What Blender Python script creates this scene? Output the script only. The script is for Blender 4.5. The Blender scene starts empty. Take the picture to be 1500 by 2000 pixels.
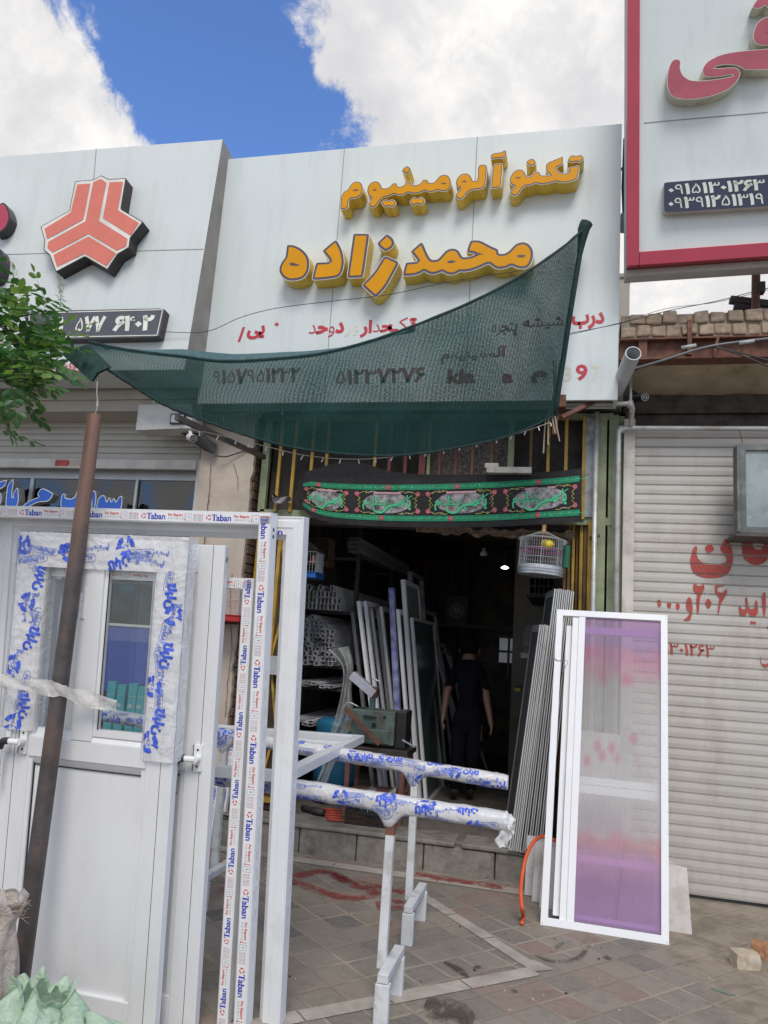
import bpy, math, random
from mathutils import Vector as V, Matrix, geometry, noise
random.seed(7)
sc = bpy.context.scene
COL = sc.collection

# ------------------------------------------------------------------ camera (solved from the vanishing points)
F, HC = 1500.0, 1.65
CAM = V((0, 0, HC))
U_ = V((587, 8846, -F)).normalized()
NX = V((-6200, 152, -F)).normalized()
X_ = (-(NX - U_ * NX.dot(U_))).normalized()
Y_ = U_.cross(X_)
ROT = Matrix((X_, Y_, U_))                       # camera space -> world
cd = bpy.data.cameras.new('camera'); cam = bpy.data.objects.new('camera', cd); COL.objects.link(cam)
cd.sensor_fit = 'VERTICAL'; cd.sensor_height = 36; cd.lens = 36 * F / 2000
cd.clip_start = .05; cd.clip_end = 2000
cam.matrix_world = Matrix.Translation(CAM) @ ROT.to_4x4()
sc.camera = cam

def ray(px, py): return ROT @ V(((px - 750) / F, (1000 - py) / F, -1))
def yp(px, py, Y):
    d = ray(px, py); return CAM + d * (Y / d.y)
def gp(px, py, z=0.0):
    d = ray(px, py); return CAM + d * ((z - HC) / d.z)
def plane3(a, b, c):
    a, b, c = yp(*a), yp(*b), yp(*c)
    n = (b - a).cross(c - a).normalized()
    if n.y > 0: n = -n
    return a, n
def plp(px, py, pl, off=0.0):
    P, n = pl; d = ray(px, py)
    return CAM + d * ((P + n * off - CAM).dot(n) / d.dot(n))

# ------------------------------------------------------------------ node helpers
def node(nt, typ, ins=None, **kw):
    n = nt.nodes.new(typ)
    for k, v in kw.items(): setattr(n, k, v)
    for k, v in (ins or {}).items():
        if isinstance(v, bpy.types.NodeSocket): nt.links.new(v, n.inputs[k])
        else: n.inputs[k].default_value = v
    return n
def M(nt, op, a, b=0.0, c=None):
    d = {0: a, 1: b}
    if c is not None: d[2] = c
    return node(nt, 'ShaderNodeMath', d, operation=op).outputs[0]
def mixc(nt, f, a, b, mode='MIX'):
    n = nt.nodes.new('ShaderNodeMix'); n.data_type = 'RGBA'; n.blend_type = mode
    for i, v in ((0, f), (6, a), (7, b)):
        if isinstance(v, bpy.types.NodeSocket): nt.links.new(v, n.inputs[i])
        else: n.inputs[i].default_value = (tuple(v) + (1,))[:4] if i > 0 else v
    return n.outputs[2]
def sstep(nt, x, a, b):
    n = node(nt, 'ShaderNodeMapRange', {0: x, 1: a, 2: b, 3: 0.0, 4: 1.0}); n.interpolation_type = 'SMOOTHSTEP'
    return n.outputs[0]

# ------------------------------------------------------------------ world: blue sky with cloud banks
SUN_DIR = V((.22, -.85, 1.0)).normalized()
w = bpy.data.worlds.new("World"); sc.world = w; w.use_nodes = True
nt = w.node_tree; bg = nt.nodes['Background']
sky = node(nt, 'ShaderNodeTexSky', sky_type='NISHITA')
sky.sun_disc = False; sky.sun_elevation = math.asin(SUN_DIR.z); sky.sun_rotation = math.atan2(SUN_DIR.x, SUN_DIR.y)
sky.altitude = 900; sky.air_density = 1.0; sky.dust_density = .6; sky.ozone_density = 2.2
tc = node(nt, 'ShaderNodeTexCoord').outputs['Generated']
n1 = node(nt, 'ShaderNodeTexNoise', {'Vector': tc, 'Scale': 12.0, 'Detail': 14.0, 'Roughness': .66, 'Distortion': .25}).outputs[0]
n2 = node(nt, 'ShaderNodeTexNoise', {'Vector': tc, 'Scale': 4.6, 'Detail': 8.0, 'Roughness': .55}).outputs[0]
blobs = None
for (px, py, r, wt) in ((None, V((0, -1, .55)), 1.15, 1.0), (-10, 235, .15, .9), (160, 255, .11, .62), (60, 150, .07, .45), (-340, 260, .29, 1.0), (1020, 60, .22, 1.0), (800, 150, .12, .6), (720, 40, .07, .5), (1180, 220, .26, 1.0), (1600, 300, .5, 1.0),  # first blob: unseen cloud added behind the camera to take blue out of the light
                        (560, -20, .10, .7), (440, 275, .05, .55), (640, 20, .08, .5), (1350, 650, .2, .9), (600, -900, .6, .7), (-900, -300, .6, .8), (430, 90, .17, -1.1), (540, 220, .15, -1.1), (300, 0, .12, -.7), (600, 110, .07, -.4), (360, 210, .08, -.5), (170, 30, .11, -.6), (20, -40, .12, -.75), (330, 120, .07, -.3)):
    d = py.normalized() if px is None else ray(px, py).normalized()
    dp = node(nt, 'ShaderNodeVectorMath', {0: tc, 1: tuple(d)}, operation='DOT_PRODUCT').outputs['Value']
    b = M(nt, 'MULTIPLY', sstep(nt, dp, math.cos(r * 1.25), math.cos(r * .4)), wt)
    blobs = b if blobs is None else M(nt, 'ADD', blobs, b)
dens = M(nt, 'ADD', M(nt, 'MULTIPLY', blobs, .36), M(nt, 'MULTIPLY', M(nt, 'SUBTRACT', n1, .5), 2.6))
cl = sstep(nt, dens, -.04, .40)
ccol = mixc(nt, sstep(nt, n2, .36, .64), (.67, .66, .68), (1.0, .98, .945))
ccol = mixc(nt, sstep(nt, n1, .38, .62), mixc(nt, .5, ccol, (.60, .61, .65)), ccol)
skc = node(nt, 'ShaderNodeVectorMath', {0: sky.outputs[0], 1: (1.05, 1.30, 1.72)}, operation='MULTIPLY').outputs[0]
nt.links.new(mixc(nt, cl, skc, node(nt, 'ShaderNodeVectorMath', {0: ccol, 'Scale': 7.6}, operation='SCALE').outputs[0]), bg.inputs[0])
bg.inputs[1].default_value = .1

sl = bpy.data.lights.new('sun', 'SUN'); so = bpy.data.objects.new('sun', sl); COL.objects.link(so)
sl.energy = 1.5; sl.angle = math.radians(24); sl.color = (1, .95, .88)
so.rotation_euler = (-SUN_DIR).to_track_quat('-Z', 'Y').to_euler()
vs = sc.view_settings
vs.view_transform = 'Standard'; vs.look = 'None'; vs.exposure = .50; vs.gamma = 1; vs.use_curve_mapping = False
sc.cycles.max_bounces = 8; sc.cycles.transparent_max_bounces = 16
sc.cycles.caustics_reflective = False; sc.cycles.caustics_refractive = False

# ------------------------------------------------------------------ materials
MATS = {}
def mat(name, col, rough=.5, metal=0.0, var=.12, vs=6.0, dirt=None, dscale=3.0, damt=.5, bump=0.0, bs=40.0, alpha=1.0, emit=None, spec=.5, streak=0):
    """plain surface: base colour varied by noise, optional second colour in blotches, optional bump"""
    if name in MATS: return MATS[name]
    m = bpy.data.materials.new(name); m.use_nodes = True; MATS[name] = m
    nt = m.node_tree; p = nt.nodes['Principled BSDF']
    co = node(nt, 'ShaderNodeTexCoord').outputs['Object']
    n = node(nt, 'ShaderNodeTexNoise', {'Vector': co, 'Scale': vs, 'Detail': 6.0, 'Roughness': .6}).outputs[0]
    c = mixc(nt, sstep(nt, n, .3, .7), tuple(x * (1 - var) for x in col), tuple(min(1, x * (1 + var)) for x in col))
    if dirt:
        n2 = node(nt, 'ShaderNodeTexNoise', {'Vector': node(nt, 'ShaderNodeMapping', {'Vector': co, 'Scale': (streak, streak, 1)}).outputs[0] if streak else co, 'Scale': dscale, 'Detail': 9.0, 'Roughness': .68}).outputs[0]
        c = mixc(nt, M(nt, 'MULTIPLY', sstep(nt, n2, .48, .66), damt), c, dirt)
    nt.links.new(c, p.inputs['Base Color'])
    p.inputs['Roughness'].default_value = rough; p.inputs['Metallic'].default_value = metal
    p.inputs['Specular IOR Level'].default_value = spec; p.inputs['Alpha'].default_value = alpha
    if bump:
        h = node(nt, 'ShaderNodeTexNoise', {'Vector': co, 'Scale': bs, 'Detail': 5.0}).outputs[0]
        nt.links.new(node(nt, 'ShaderNodeBump', {'Strength': bump, 'Distance': .01, 'Height': h}).outputs[0], p.inputs['Normal'])
    if emit:
        p.inputs['Emission Color'].default_value = emit[:3] + (1,); p.inputs['Emission Strength'].default_value = emit[3]
    return m
def glass(name, tint, tr=.8, rough=.02):
    m = bpy.data.materials.new(name); m.use_nodes = True; nt = m.node_tree; MATS[name] = m
    nt.nodes.remove(nt.nodes['Principled BSDF'])
    t = node(nt, 'ShaderNodeBsdfTransparent', {0: tint + (1,)}).outputs[0]
    g = node(nt, 'ShaderNodeBsdfGlossy', {0: (1, 1, 1, 1), 1: rough}).outputs[0]
    ge = node(nt, 'ShaderNodeNewGeometry')
    cs = M(nt, 'ABSOLUTE', node(nt, 'ShaderNodeVectorMath', {0: ge.outputs['Incoming'], 1: ge.outputs['Normal']}, operation='DOT_PRODUCT').outputs['Value'])
    fr = M(nt, 'ADD', .05, M(nt, 'MULTIPLY', M(nt, 'POWER', M(nt, 'SUBTRACT', 1.0, cs), 5.0), .9))
    f = M(nt, 'ADD', M(nt, 'MULTIPLY', fr, 1.1), 1 - tr)
    s = node(nt, 'ShaderNodeMixShader', {0: f, 1: t, 2: g}).outputs[0]
    nt.links.new(s, nt.nodes['Material Output'].inputs[0]); return m
def film(name, col, tr, rough=.25, bump=.7):
    """thin plastic film: partly see-through, glossy, crinkled"""
    m = bpy.data.materials.new(name); m.use_nodes = True; nt = m.node_tree; MATS[name] = m
    p = nt.nodes['Principled BSDF']
    co = node(nt, 'ShaderNodeTexCoord').outputs['Object']
    n = node(nt, 'ShaderNodeTexNoise', {'Vector': co, 'Scale': 14.0, 'Detail': 6.0, 'Distortion': 1.5}).outputs[0]
    p.inputs['Base Color'].default_value = col + (1,); p.inputs['Roughness'].default_value = rough
    nt.links.new(node(nt, 'ShaderNodeBump', {'Strength': bump, 'Distance': .02, 'Height': n}).outputs[0], p.inputs['Normal'])
    t = node(nt, 'ShaderNodeBsdfTransparent').outputs[0]
    f = M(nt, 'ADD', 1 - tr - .15, M(nt, 'MULTIPLY', n, .3))
    nt.links.new(node(nt, 'ShaderNodeMixShader', {0: f, 1: t, 2: p.outputs[0]}).outputs[0], nt.nodes['Material Output'].inputs[0]); return m

ALU = mat('white aluminium', (.76, .77, .78), .33, var=.03, vs=2, dirt=(.56, .555, .53), dscale=6, damt=.3)
ALUG = mat('grey aluminium', (.5, .51, .53), .4, .3, var=.08, dirt=(.3, .3, .3), damt=.3)
ACP = mat('white composite panel', (.625, .68, .67), .25, var=.025, vs=.8, dirt=(.53, .565, .55), dscale=.8, damt=.38, streak=9)
BLUEINK = mat('blue ink', (.03, .05, .42), .4, var=.15, vs=60)
BLUEWRAP = mat('blue film print', (.05, .11, .62), .35, var=.25, vs=40)
REDINK = mat('red ink', (.62, .05, .05), .4, var=.15, vs=60)
GREYINK = mat('grey ink', (.3, .32, .42), .5)
DARK = mat('dark gap', (.015, .015, .016), .8)
BLACK = mat('black plastic', (.02, .02, .022), .4)
RUST = mat('rusty steel', (.17, .075, .05), .8, .2, var=.3, vs=18, dirt=(.09, .06, .05), dscale=12, damt=.8, bump=.3)
STEEL = mat('galvanised steel', (.42, .43, .44), .42, .6, var=.15, vs=25, dirt=(.25, .24, .22), dscale=15, damt=.4)

# ------------------------------------------------------------------ mesh builder
class MB:
    def __init__(s): s.v = []; s.f = []; s.m = []
    def add(s, vs, fs, m=0):
        o = len(s.v); s.v += [tuple(v) for v in vs]
        for f in fs: s.f.append(tuple(i + o for i in f)); s.m.append(m)
        return s
    def box(s, x0, x1, y0, y1, z0, z1, m=0):
        vs = [(x, y, z) for z in (z0, z1) for y in (y0, y1) for x in (x0, x1)]
        return s.add(vs, [(0, 2, 3, 1), (4, 5, 7, 6), (0, 1, 5, 4), (2, 6, 7, 3), (0, 4, 6, 2), (1, 3, 7, 5)], m)
    def bar(s, a, b, wd, dp, m=0, side=None):
        a, b = V(a), V(b); d = (b - a).normalized()
        sd = V(side) if side else (V((0, 1, 0)) if abs(d.y) < .9 else V((1, 0, 0)))
        p = (sd - d * sd.dot(d)).normalized(); q = d.cross(p)
        vs = [e + p * (i * dp / 2) + q * (j * wd / 2) for e in (a, b) for i, j in ((-1, -1), (1, -1), (1, 1), (-1, 1))]
        return s.add(vs, [(0, 1, 2, 3), (7, 6, 5, 4), (0, 4, 5, 1), (1, 5, 6, 2), (2, 6, 7, 3), (3, 7, 4, 0)], m)
    def tube(s, pts, r, n=8, m=0, caps=True):
        pts = [V(p) for p in pts]; k = len(pts); rs = r if isinstance(r, (list, tuple)) else [r] * k
        ref = None; vs = []
        for i, p in enumerate(pts):
            d = (pts[min(i + 1, k - 1)] - pts[max(i - 1, 0)]).normalized()
            if ref is None: ref = V((0, 0, 1)) if abs(d.z) < .9 else V((1, 0, 0))
            a = (ref - d * ref.dot(d)).normalized(); b = d.cross(a); ref = a
            vs += [p + (a * math.cos(t) + b * math.sin(t)) * rs[i] for t in (2 * math.pi * j / n for j in range(n))]
        fs = [(i * n + j, i * n + (j + 1) % n, (i + 1) * n + (j + 1) % n, (i + 1) * n + j) for i in range(k - 1) for j in range(n)]
        if caps: fs += [tuple(range(n))[::-1], tuple((k - 1) * n + j for j in range(n))]
        return s.add(vs, fs, m)
    def lathe(s, prof, c, n=24, m=0):
        c = V(c); vs = [c + V((r * math.cos(2 * math.pi * j / n), r * math.sin(2 * math.pi * j / n), z)) for r, z in prof for j in range(n)]
        return s.add(vs, [(i * n + j, i * n + (j + 1) % n, (i + 1) * n + (j + 1) % n, (i + 1) * n + j) for i in range(len(prof) - 1) for j in range(n)], m)
    def grid(s, fn, nu, nv, m=0):
        vs = [fn(i / nu, j / nv) for j in range(nv + 1) for i in range(nu + 1)]
        return s.add(vs, [(j * (nu + 1) + i, j * (nu + 1) + i + 1, (j + 1) * (nu + 1) + i + 1, (j + 1) * (nu + 1) + i) for j in range(nv) for i in range(nu)], m)
    def flat(s, tri, fn, m=0):
        vs, fs = tri; return s.add([fn(x, y) for x, y in vs], fs, m)
    def frame(s, O, u, v, n, W, H, prof, m=0, feet=False):
        """mitred rectangular frame, profile points (inward, depth)"""
        O, u, v, n = V(O), V(u), V(v), V(n); k = len(prof)
        lo = (lambda p: 0.0) if feet else (lambda p: p)      # feet: door frame without a bottom rail
        vs = [O + u * a + v * b + n * q for (p, q) in prof for a, b in ((p, lo(p)), (W - p, lo(p)), (W - p, H - p), (p, H - p))]
        fs = [(i * 4 + c, i * 4 + (c + 1) % 4, ((i + 1) % k) * 4 + (c + 1) % 4, ((i + 1) % k) * 4 + c) for i in range(k) for c in range(1 if feet else 0, 4)]
        if feet: fs += [tuple(i * 4 + c for i in range(k)) for c in (0, 1)]
        return s.add(vs, fs, m)
    def build(s, name, mats, parent=None, smooth=False, bevel=0.0):
        me = bpy.data.meshes.new(name); me.from_pydata(s.v, [], s.f); me.update()
        for m in (mats if isinstance(mats, (list, tuple)) else [mats]): me.materials.append(m)
        me.polygons.foreach_set('material_index', s.m)
        if smooth: me.polygons.foreach_set('use_smooth', [True] * len(s.f))
        o = bpy.data.objects.new(name, me); COL.objects.link(o)
        if bevel:
            b = o.modifiers.new('bevel', 'BEVEL'); b.width = bevel; b.segments = 2; b.limit_method = 'ANGLE'
        if parent: attach(o, parent)
        return o
def attach(o, parent):
    o.parent = parent
    if parent.type == 'EMPTY': o.matrix_parent_inverse = Matrix.Translation(-parent.location)
def tag(o, label=None, cat=None, group=None, kind=None):
    for k, v in (('label', label), ('category', cat), ('group', group), ('kind', kind)):
        if v: o[k] = v
    return o
def thing(name, loc, label, cat, group=None):
    o = bpy.data.objects.new(name, None); COL.objects.link(o); o.location = V(loc); o.empty_display_size = .1
    return tag(o, label, cat, group)
def dup(root, delta, label=None, rotz=0.0):
    """copy of a thing, its parts and sub-parts, moved by delta"""
    def cp(o, par):
        c = o.copy(); COL.objects.link(c)
        if par: c.parent = par
        for ch in o.children: cp(ch, c)
        return c
    r = cp(root, None); r.location = root.location + V(delta); r.rotation_euler.z += rotz
    if label: r['label'] = label
    return r
PROF = lambda w, d: [(0, 0), (0, d), (w, d), (w, .004), (w * .9, 0), (w * .62, 0), (w * .61, .004), (w * .57, .004), (w * .56, 0)]
PROFS = lambda w, d: [(0, 0), (0, d), (w, d), (w, 0)]

# ------------------------------------------------------------------ 2-D outlines and writing
def area(p): return .5 * sum(p[i][0] * p[(i + 1) % len(p)][1] - p[(i + 1) % len(p)][0] * p[i][1] for i in range(len(p)))
def ccw(p): return p if area(p) > 0 else p[::-1]
def inset(p, d):
    """move a CCW outline inward by d"""
    k = len(p); out = []
    for i in range(k):
        a, b, c = V(p[i - 1]).to_2d(), V(p[i]).to_2d(), V(p[(i + 1) % k]).to_2d()
        e1, e2 = (b - a), (c - b)
        if e1.length < 1e-9 or e2.length < 1e-9: out.append(tuple(b)); continue
        e1.normalize(); e2.normalize()
        n1, n2 = V((-e1.y, e1.x)), V((-e2.y, e2.x)); n = n1 + n2
        if n.length < 1e-4: n = n1
        n.normalize(); out.append(tuple(b + n * (d / max(.55, n.dot(n1)))))
    return out
def chaikin(p, q=.22):
    out = []
    for i in range(len(p)):
        a, b = p[i], p[(i + 1) % len(p)]
        out += [(a[0] * (1 - q) + b[0] * q, a[1] * (1 - q) + b[1] * q), (a[0] * q + b[0] * (1 - q), a[1] * q + b[1] * (1 - q))]
    return out
def tess(outer, holes=()):
    loops = [[V((x, y, 0)) for x, y in l] for l in [outer] + list(holes)]
    flat = [tuple(v.to_2d()) for l in loops for v in l]
    return flat, [tuple(t) for t in geometry.tessellate_polygon(loops)]
def inside(pt, poly):
    r = False; x, y = pt
    for i in range(len(poly)):
        (x1, y1), (x2, y2) = poly[i - 1], poly[i]
        if (y1 > y) != (y2 > y) and x < (x2 - x1) * (y - y1) / (y2 - y1) + x1: r = not r
    return r
AR = {'ا': 0xFE8D, 'آ': 0xFE81, 'ب': 0xFE8F, 'پ': 0xFB56, 'ت': 0xFE95, 'ج': 0xFE9D, 'ح': 0xFEA1, 'خ': 0xFEA5, 'د': 0xFEA9, 'ر': 0xFEAD, 'ز': 0xFEAF, 'س': 0xFEB1, 'ش': 0xFEB5,
      'ظ': 0xFEC5, 'ل': 0xFEDD, 'م': 0xFEE1, 'ن': 0xFEE5, 'ه': 0xFEE9, 'و': 0xFEED, 'ی': 0xFBFC, 'ک': 0xFB8E, 'گ': 0xFB92, 'چ': 0xFB7A, 'ق': 0xFED5, 'ف': 0xFED1}
def shape(s):
    """join Persian letters (presentation forms) and put them in visual order; digits stay"""
    nojoin = 'اآدرزو'; out = []
    for i, c in enumerate(s):
        if c not in AR: out.append(c); continue
        pv = i > 0 and s[i - 1] in AR and s[i - 1] not in nojoin
        nx = i + 1 < len(s) and s[i + 1] in AR and c not in nojoin
        out.append(chr(AR[c] + ((3 if nx else 1) if pv else (2 if nx else 0))))
    return ''.join(out[::-1])
TXT = {}
def text(s, bold=0.0, res=3):
    """outline text -> (points, triangles); every contour is filled on its own so overlaps never cancel"""
    key = (s, bold)
    if key in TXT: return TXT[key]
    body = shape(s) if any(c in AR for c in s) else s
    cu = bpy.data.curves.new('t', 'FONT'); cu.body = body; cu.size = 1
    o = bpy.data.objects.new('t', cu); COL.objects.link(o)
    dg = bpy.context.evaluated_depsgraph_get()
    cv = o.evaluated_get(dg).to_curve(dg)
    loops = []
    for sp in cv.splines:
        b = sp.bezier_points; pts = []
        for i in range(len(b)):
            p, q = b[i], b[(i + 1) % len(b)]
            seg = geometry.interpolate_bezier(p.co, p.handle_right, q.handle_left, q.co, res + 1)[:-1]
            for c in seg:
                if not pts or (c.to_2d() - V(pts[-1])).length > .004: pts.append(tuple(c.to_2d()))
        if len(pts) > 2 and abs(area(pts)) > 1e-5: loops.append(pts)
    o.evaluated_get(dg).to_curve_clear(); bpy.data.objects.remove(o); bpy.data.curves.remove(cu)
    big = max(loops, key=lambda l: abs(area(l))); sg = area(big) > 0
    outs = [l for l in loops if (area(l) > 0) == sg]; hol = [l for l in loops if (area(l) > 0) != sg]
    vs, fs = [], []
    for l in outs:
        hs = [h for h in hol if inside(h[0], l)]
        for q in (1, .85, .7, .55, .4, .25, 0):      # the boldest weight that still fills cleanly
            bo = bold * q; l2 = inset(ccw(l), -bo) if bo else ccw(l)
            h2 = [(inset(ccw(h), bo * .7) if bo else ccw(h)) for h in hs]
            h2 = [h for h in h2 if area(h) > 1e-4]
            v, f = tess(l2, h2)
            ta = sum(abs(area([v[i] for i in t])) for t in f)
            if abs(ta - (area(l2) - sum(area(h) for h in h2))) < .012 * area(l2): break
        k = len(vs); vs += v; fs += [tuple(i + k for i in t) for t in f]
    TXT[key] = (vs, fs); return TXT[key]
def fit(tri, x0, y0, x1, y1):
    """scale a flat shape into a rectangle"""
    vs, fs = tri; a = [v[0] for v in vs]; b = [v[1] for v in vs]; ax, bx, ay, by = min(a), max(a), min(b), max(b)
    return [(x0 + (x - ax) / (bx - ax) * (x1 - x0), y0 + (y - ay) / (by - ay) * (y1 - y0)) for x, y in vs], fs
def subdiv(tri, mx):
    vs, fs = list(tri[0]), list(tri[1]); out = []
    st = list(fs)
    while st:
        t = st.pop(); e = max(range(3), key=lambda i: math.dist(vs[t[i]], vs[t[(i + 1) % 3]]))
        a, b, c = t[e], t[(e + 1) % 3], t[(e + 2) % 3]
        if math.dist(vs[a], vs[b]) <= mx: out.append(t); continue
        vs.append(((vs[a][0] + vs[b][0]) / 2, (vs[a][1] + vs[b][1]) / 2)); k = len(vs) - 1
        st += [(a, k, c), (k, b, c)]
    return vs, out
def rect(x0, y0, x1, y1): return [(x0, y0), (x1, y0), (x1, y1), (x0, y1)], [(0, 1, 2, 3)]
def ring(cx, cy, r0, r1, a0=0.0, a1=360.0, n=24):
    vs = []
    for i in range(n + 1):
        t = math.radians(a0 + (a1 - a0) * i / n); vs += [(cx + r0 * math.cos(t), cy + r0 * math.sin(t)), (cx + r1 * math.cos(t), cy + r1 * math.sin(t))]
    return vs, [(2 * i, 2 * i + 1, 2 * i + 3, 2 * i + 2) for i in range(n)]
def disc(cx, cy, r, n=16): return [(cx + r * math.cos(2 * math.pi * i / n), cy + r * math.sin(2 * math.pi * i / n)) for i in range(n)], [tuple(range(n))]
def stroke(pts, wd):
    """flat ribbon along a 2-D polyline, tapering widths allowed"""
    k = len(pts); ws = wd if isinstance(wd, list) else [wd] * k; vs = []
    for i, p in enumerate(pts):
        d = (V(pts[min(i + 1, k - 1)]) - V(pts[max(i - 1, 0)])); d.normalize()
        vs += [(p[0] - d.y * ws[i] / 2, p[1] + d.x * ws[i] / 2), (p[0] + d.y * ws[i] / 2, p[1] - d.x * ws[i] / 2)]
    return vs, [(2 * i, 2 * i + 1, 2 * i + 3, 2 * i + 2) for i in range(k - 1)]
def spl(pts, n=6):
    """Catmull-Rom through points of any dimension"""
    P = [V(p) for p in pts]; P = [P[0] * 2 - P[1]] + P + [P[-1] * 2 - P[-2]]; out = []
    for i in range(1, len(P) - 2):
        a, b, c, d = P[i - 1:i + 3]
        for j in range(n):
            t = j / n; out.append(.5 * ((2 * b) + (c - a) * t + (2 * a - 5 * b + 4 * c - d) * t * t + (3 * b - a - 3 * c + d) * t ** 3))
    return out + [P[-2]]

# ================================================================== SETTING
def paving_mat():
    m = bpy.data.materials.new('paving'); m.use_nodes = True; nt = m.node_tree; p = nt.nodes['Principled BSDF']
    co = node(nt, 'ShaderNodeTexCoord').outputs['Object']
    wob = node(nt, 'ShaderNodeTexNoise', {'Vector': co, 'Scale': 7.0, 'Detail': 2.0}).outputs['Color']
    cw = node(nt, 'ShaderNodeVectorMath', {0: co, 1: node(nt, 'ShaderNodeVectorMath', {0: wob, 'Scale': .016}, operation='SCALE').outputs[0]}, operation='ADD').outputs[0]
    r = node(nt, 'ShaderNodeVectorRotate', {'Vector': cw, 'Angle': math.radians(-48)}, rotation_type='Z_AXIS').outputs[0]
    sp = node(nt, 'ShaderNodeSeparateXYZ', {0: r}); P = .2
    fx, fy = M(nt, 'DIVIDE', sp.outputs[0], P), M(nt, 'DIVIDE', sp.outputs[1], P)
    cell = node(nt, 'ShaderNodeCombineXYZ', {0: M(nt, 'FLOOR', fx), 1: M(nt, 'FLOOR', fy)}).outputs[0]
    wn = node(nt, 'ShaderNodeTexWhiteNoise', {'Vector': cell}, noise_dimensions='3D')
    dx, dy = M(nt, 'ABSOLUTE', M(nt, 'SUBTRACT', M(nt, 'FRACT', fx), .5)), M(nt, 'ABSOLUTE', M(nt, 'SUBTRACT', M(nt, 'FRACT', fy), .5))
    d = M(nt, 'MAXIMUM', dx, dy)
    n1 = node(nt, 'ShaderNodeTexNoise', {'Vector': co, 'Scale': 26.0, 'Detail': 10.0, 'Roughness': .72}).outputs[0]
    n2 = node(nt, 'ShaderNodeTexNoise', {'Vector': co, 'Scale': 1.7, 'Detail': 7.0, 'Roughness': .62}).outputs[0]
    n3 = node(nt, 'ShaderNodeTexNoise', {'Vector': co, 'Scale': 5.0, 'Detail': 8.0, 'Roughness': .7, 'Distortion': .6}).outputs[0]
    grout = sstep(nt, M(nt, 'ADD', d, M(nt, 'MULTIPLY', M(nt, 'SUBTRACT', n1, .5), .05)), .445, .468)
    cr = node(nt, 'ShaderNodeValToRGB', {0: wn.outputs['Value']}); e = cr.color_ramp; e.interpolation = 'CONSTANT'
    cols = [(0, (.215, .195, .172)), (.2, (.165, .158, .147)), (.42, (.235, .212, .187)), (.62, (.22, .155, .14)), (.78, (.125, .122, .119)), (.9, (.19, .176, .158))]
    while len(e.elements) < len(cols): e.elements.new(.5)
    for el, (ps, c) in zip(e.elements, cols): el.position = ps; el.color = c + (1,)
    c = mixc(nt, M(nt, 'MULTIPLY', sstep(nt, n1, .3, .72), .55), cr.outputs[0], (.30, .27, .235))
    c = mixc(nt, M(nt, 'MULTIPLY', sstep(nt, n3, .5, .72), .5), c, (.11, .10, .09))
    c = mixc(nt, M(nt, 'MULTIPLY', grout, M(nt, 'ADD', .5, M(nt, 'MULTIPLY', n3, .5))), c, mixc(nt, sstep(nt, n2, .4, .6), (.36, .315, .26), (.20, .17, .14)))
    c = mixc(nt, M(nt, 'MULTIPLY', sstep(nt, n2, .45, .7), .45), c, (.27, .24, .205))
    # bare cement patch to the right of the tiles
    s0 = node(nt, 'ShaderNodeSeparateXYZ', {0: co})
    pm = sstep(nt, M(nt, 'ADD', M(nt, 'ADD', s0.outputs[0], M(nt, 'MULTIPLY', s0.outputs[1], .22)), M(nt, 'MULTIPLY', M(nt, 'SUBTRACT', n3, .5), .35)), 1.66, 1.82)
    c = mixc(nt, pm, c, mixc(nt, sstep(nt, n3, .35, .68), (.31, .27, .22), (.18, .155, .125)))
    c = mixc(nt, 1.0, c, (1.01, .97, .91), 'MULTIPLY')
    nt.links.new(c, p.inputs['Base Color'])
    nt.links.new(M(nt, 'ADD', .62, M(nt, 'MULTIPLY', n2, .3)), p.inputs['Roughness'])
    h = M(nt, 'ADD', M(nt, 'MULTIPLY', grout, -.5), M(nt, 'MULTIPLY', n1, .45))
    nt.links.new(node(nt, 'ShaderNodeBump', {'Strength': .55, 'Distance': .012, 'Height': h}).outputs[0], p.inputs['Normal'])
    return m
b = MB(); b.grid(lambda u, v: (-45 + 90 * u, -60 + 67.2 * v, 0), 2, 2)
pave = tag(b.build('pavement', paving_mat()), kind='structure')
b = MB(); b.grid(lambda u, v: (-45 + 90 * u, -60 + 59.2 * v, .004), 2, 2); tag(b.build('bounce_road', mat('pale bounce street', (.30, .28, .255), .85, var=.1, vs=2)), kind='structure')  # unseen street behind the camera, added pale to bounce light onto the fronts
STONE = mat('pale kerb stone', (.40, .36, .31), .8, var=.14, vs=14, dirt=(.24, .21, .175), dscale=7, damt=.7, bump=.3, bs=60)
b = MB()
def strip(a, c, wd, k):
    a, c = V(a), V(c); d = (c - a); L = d.length; d /= L; n = V((-d.y, d.x))
    for i in range(k):
        p, q = a + d * (L * i / k + .004), a + d * (L * (i + 1) / k - .004)
        vs = [p - n * wd / 2, q - n * wd / 2, q + n * wd / 2, p + n * wd / 2]
        b.add([(v.x, v.y, .004) for v in vs], [(0, 1, 2, 3)])
strip((-.92, 5.45), (-.14, 4.53), .085, 3); strip((-.12, 4.47), (-1.75, 2.95), .105, 5)
b.add([(-.20, 4.56, .0042), (-.14, 4.45, .0042), (-.02, 4.53, .0042), (-.13, 4.62, .0042)], [(0, 1, 2, 3)])
strip((-3.2, 5.86), (.32, 5.79), .13, 9); strip((-2.9, 5.1), (-2.25, 4.3), .1, 3)
b.build('paving_strip', STONE, pave)
spray = bpy.data.materials.new('red spray paint'); spray.use_nodes = True
nt = spray.node_tree; p = nt.nodes['Principled BSDF']; p.inputs['Base Color'].default_value = (.30, .055, .05, 1); p.inputs['Roughness'].default_value = .8
co = node(nt, 'ShaderNodeTexCoord').outputs['Object']
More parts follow.
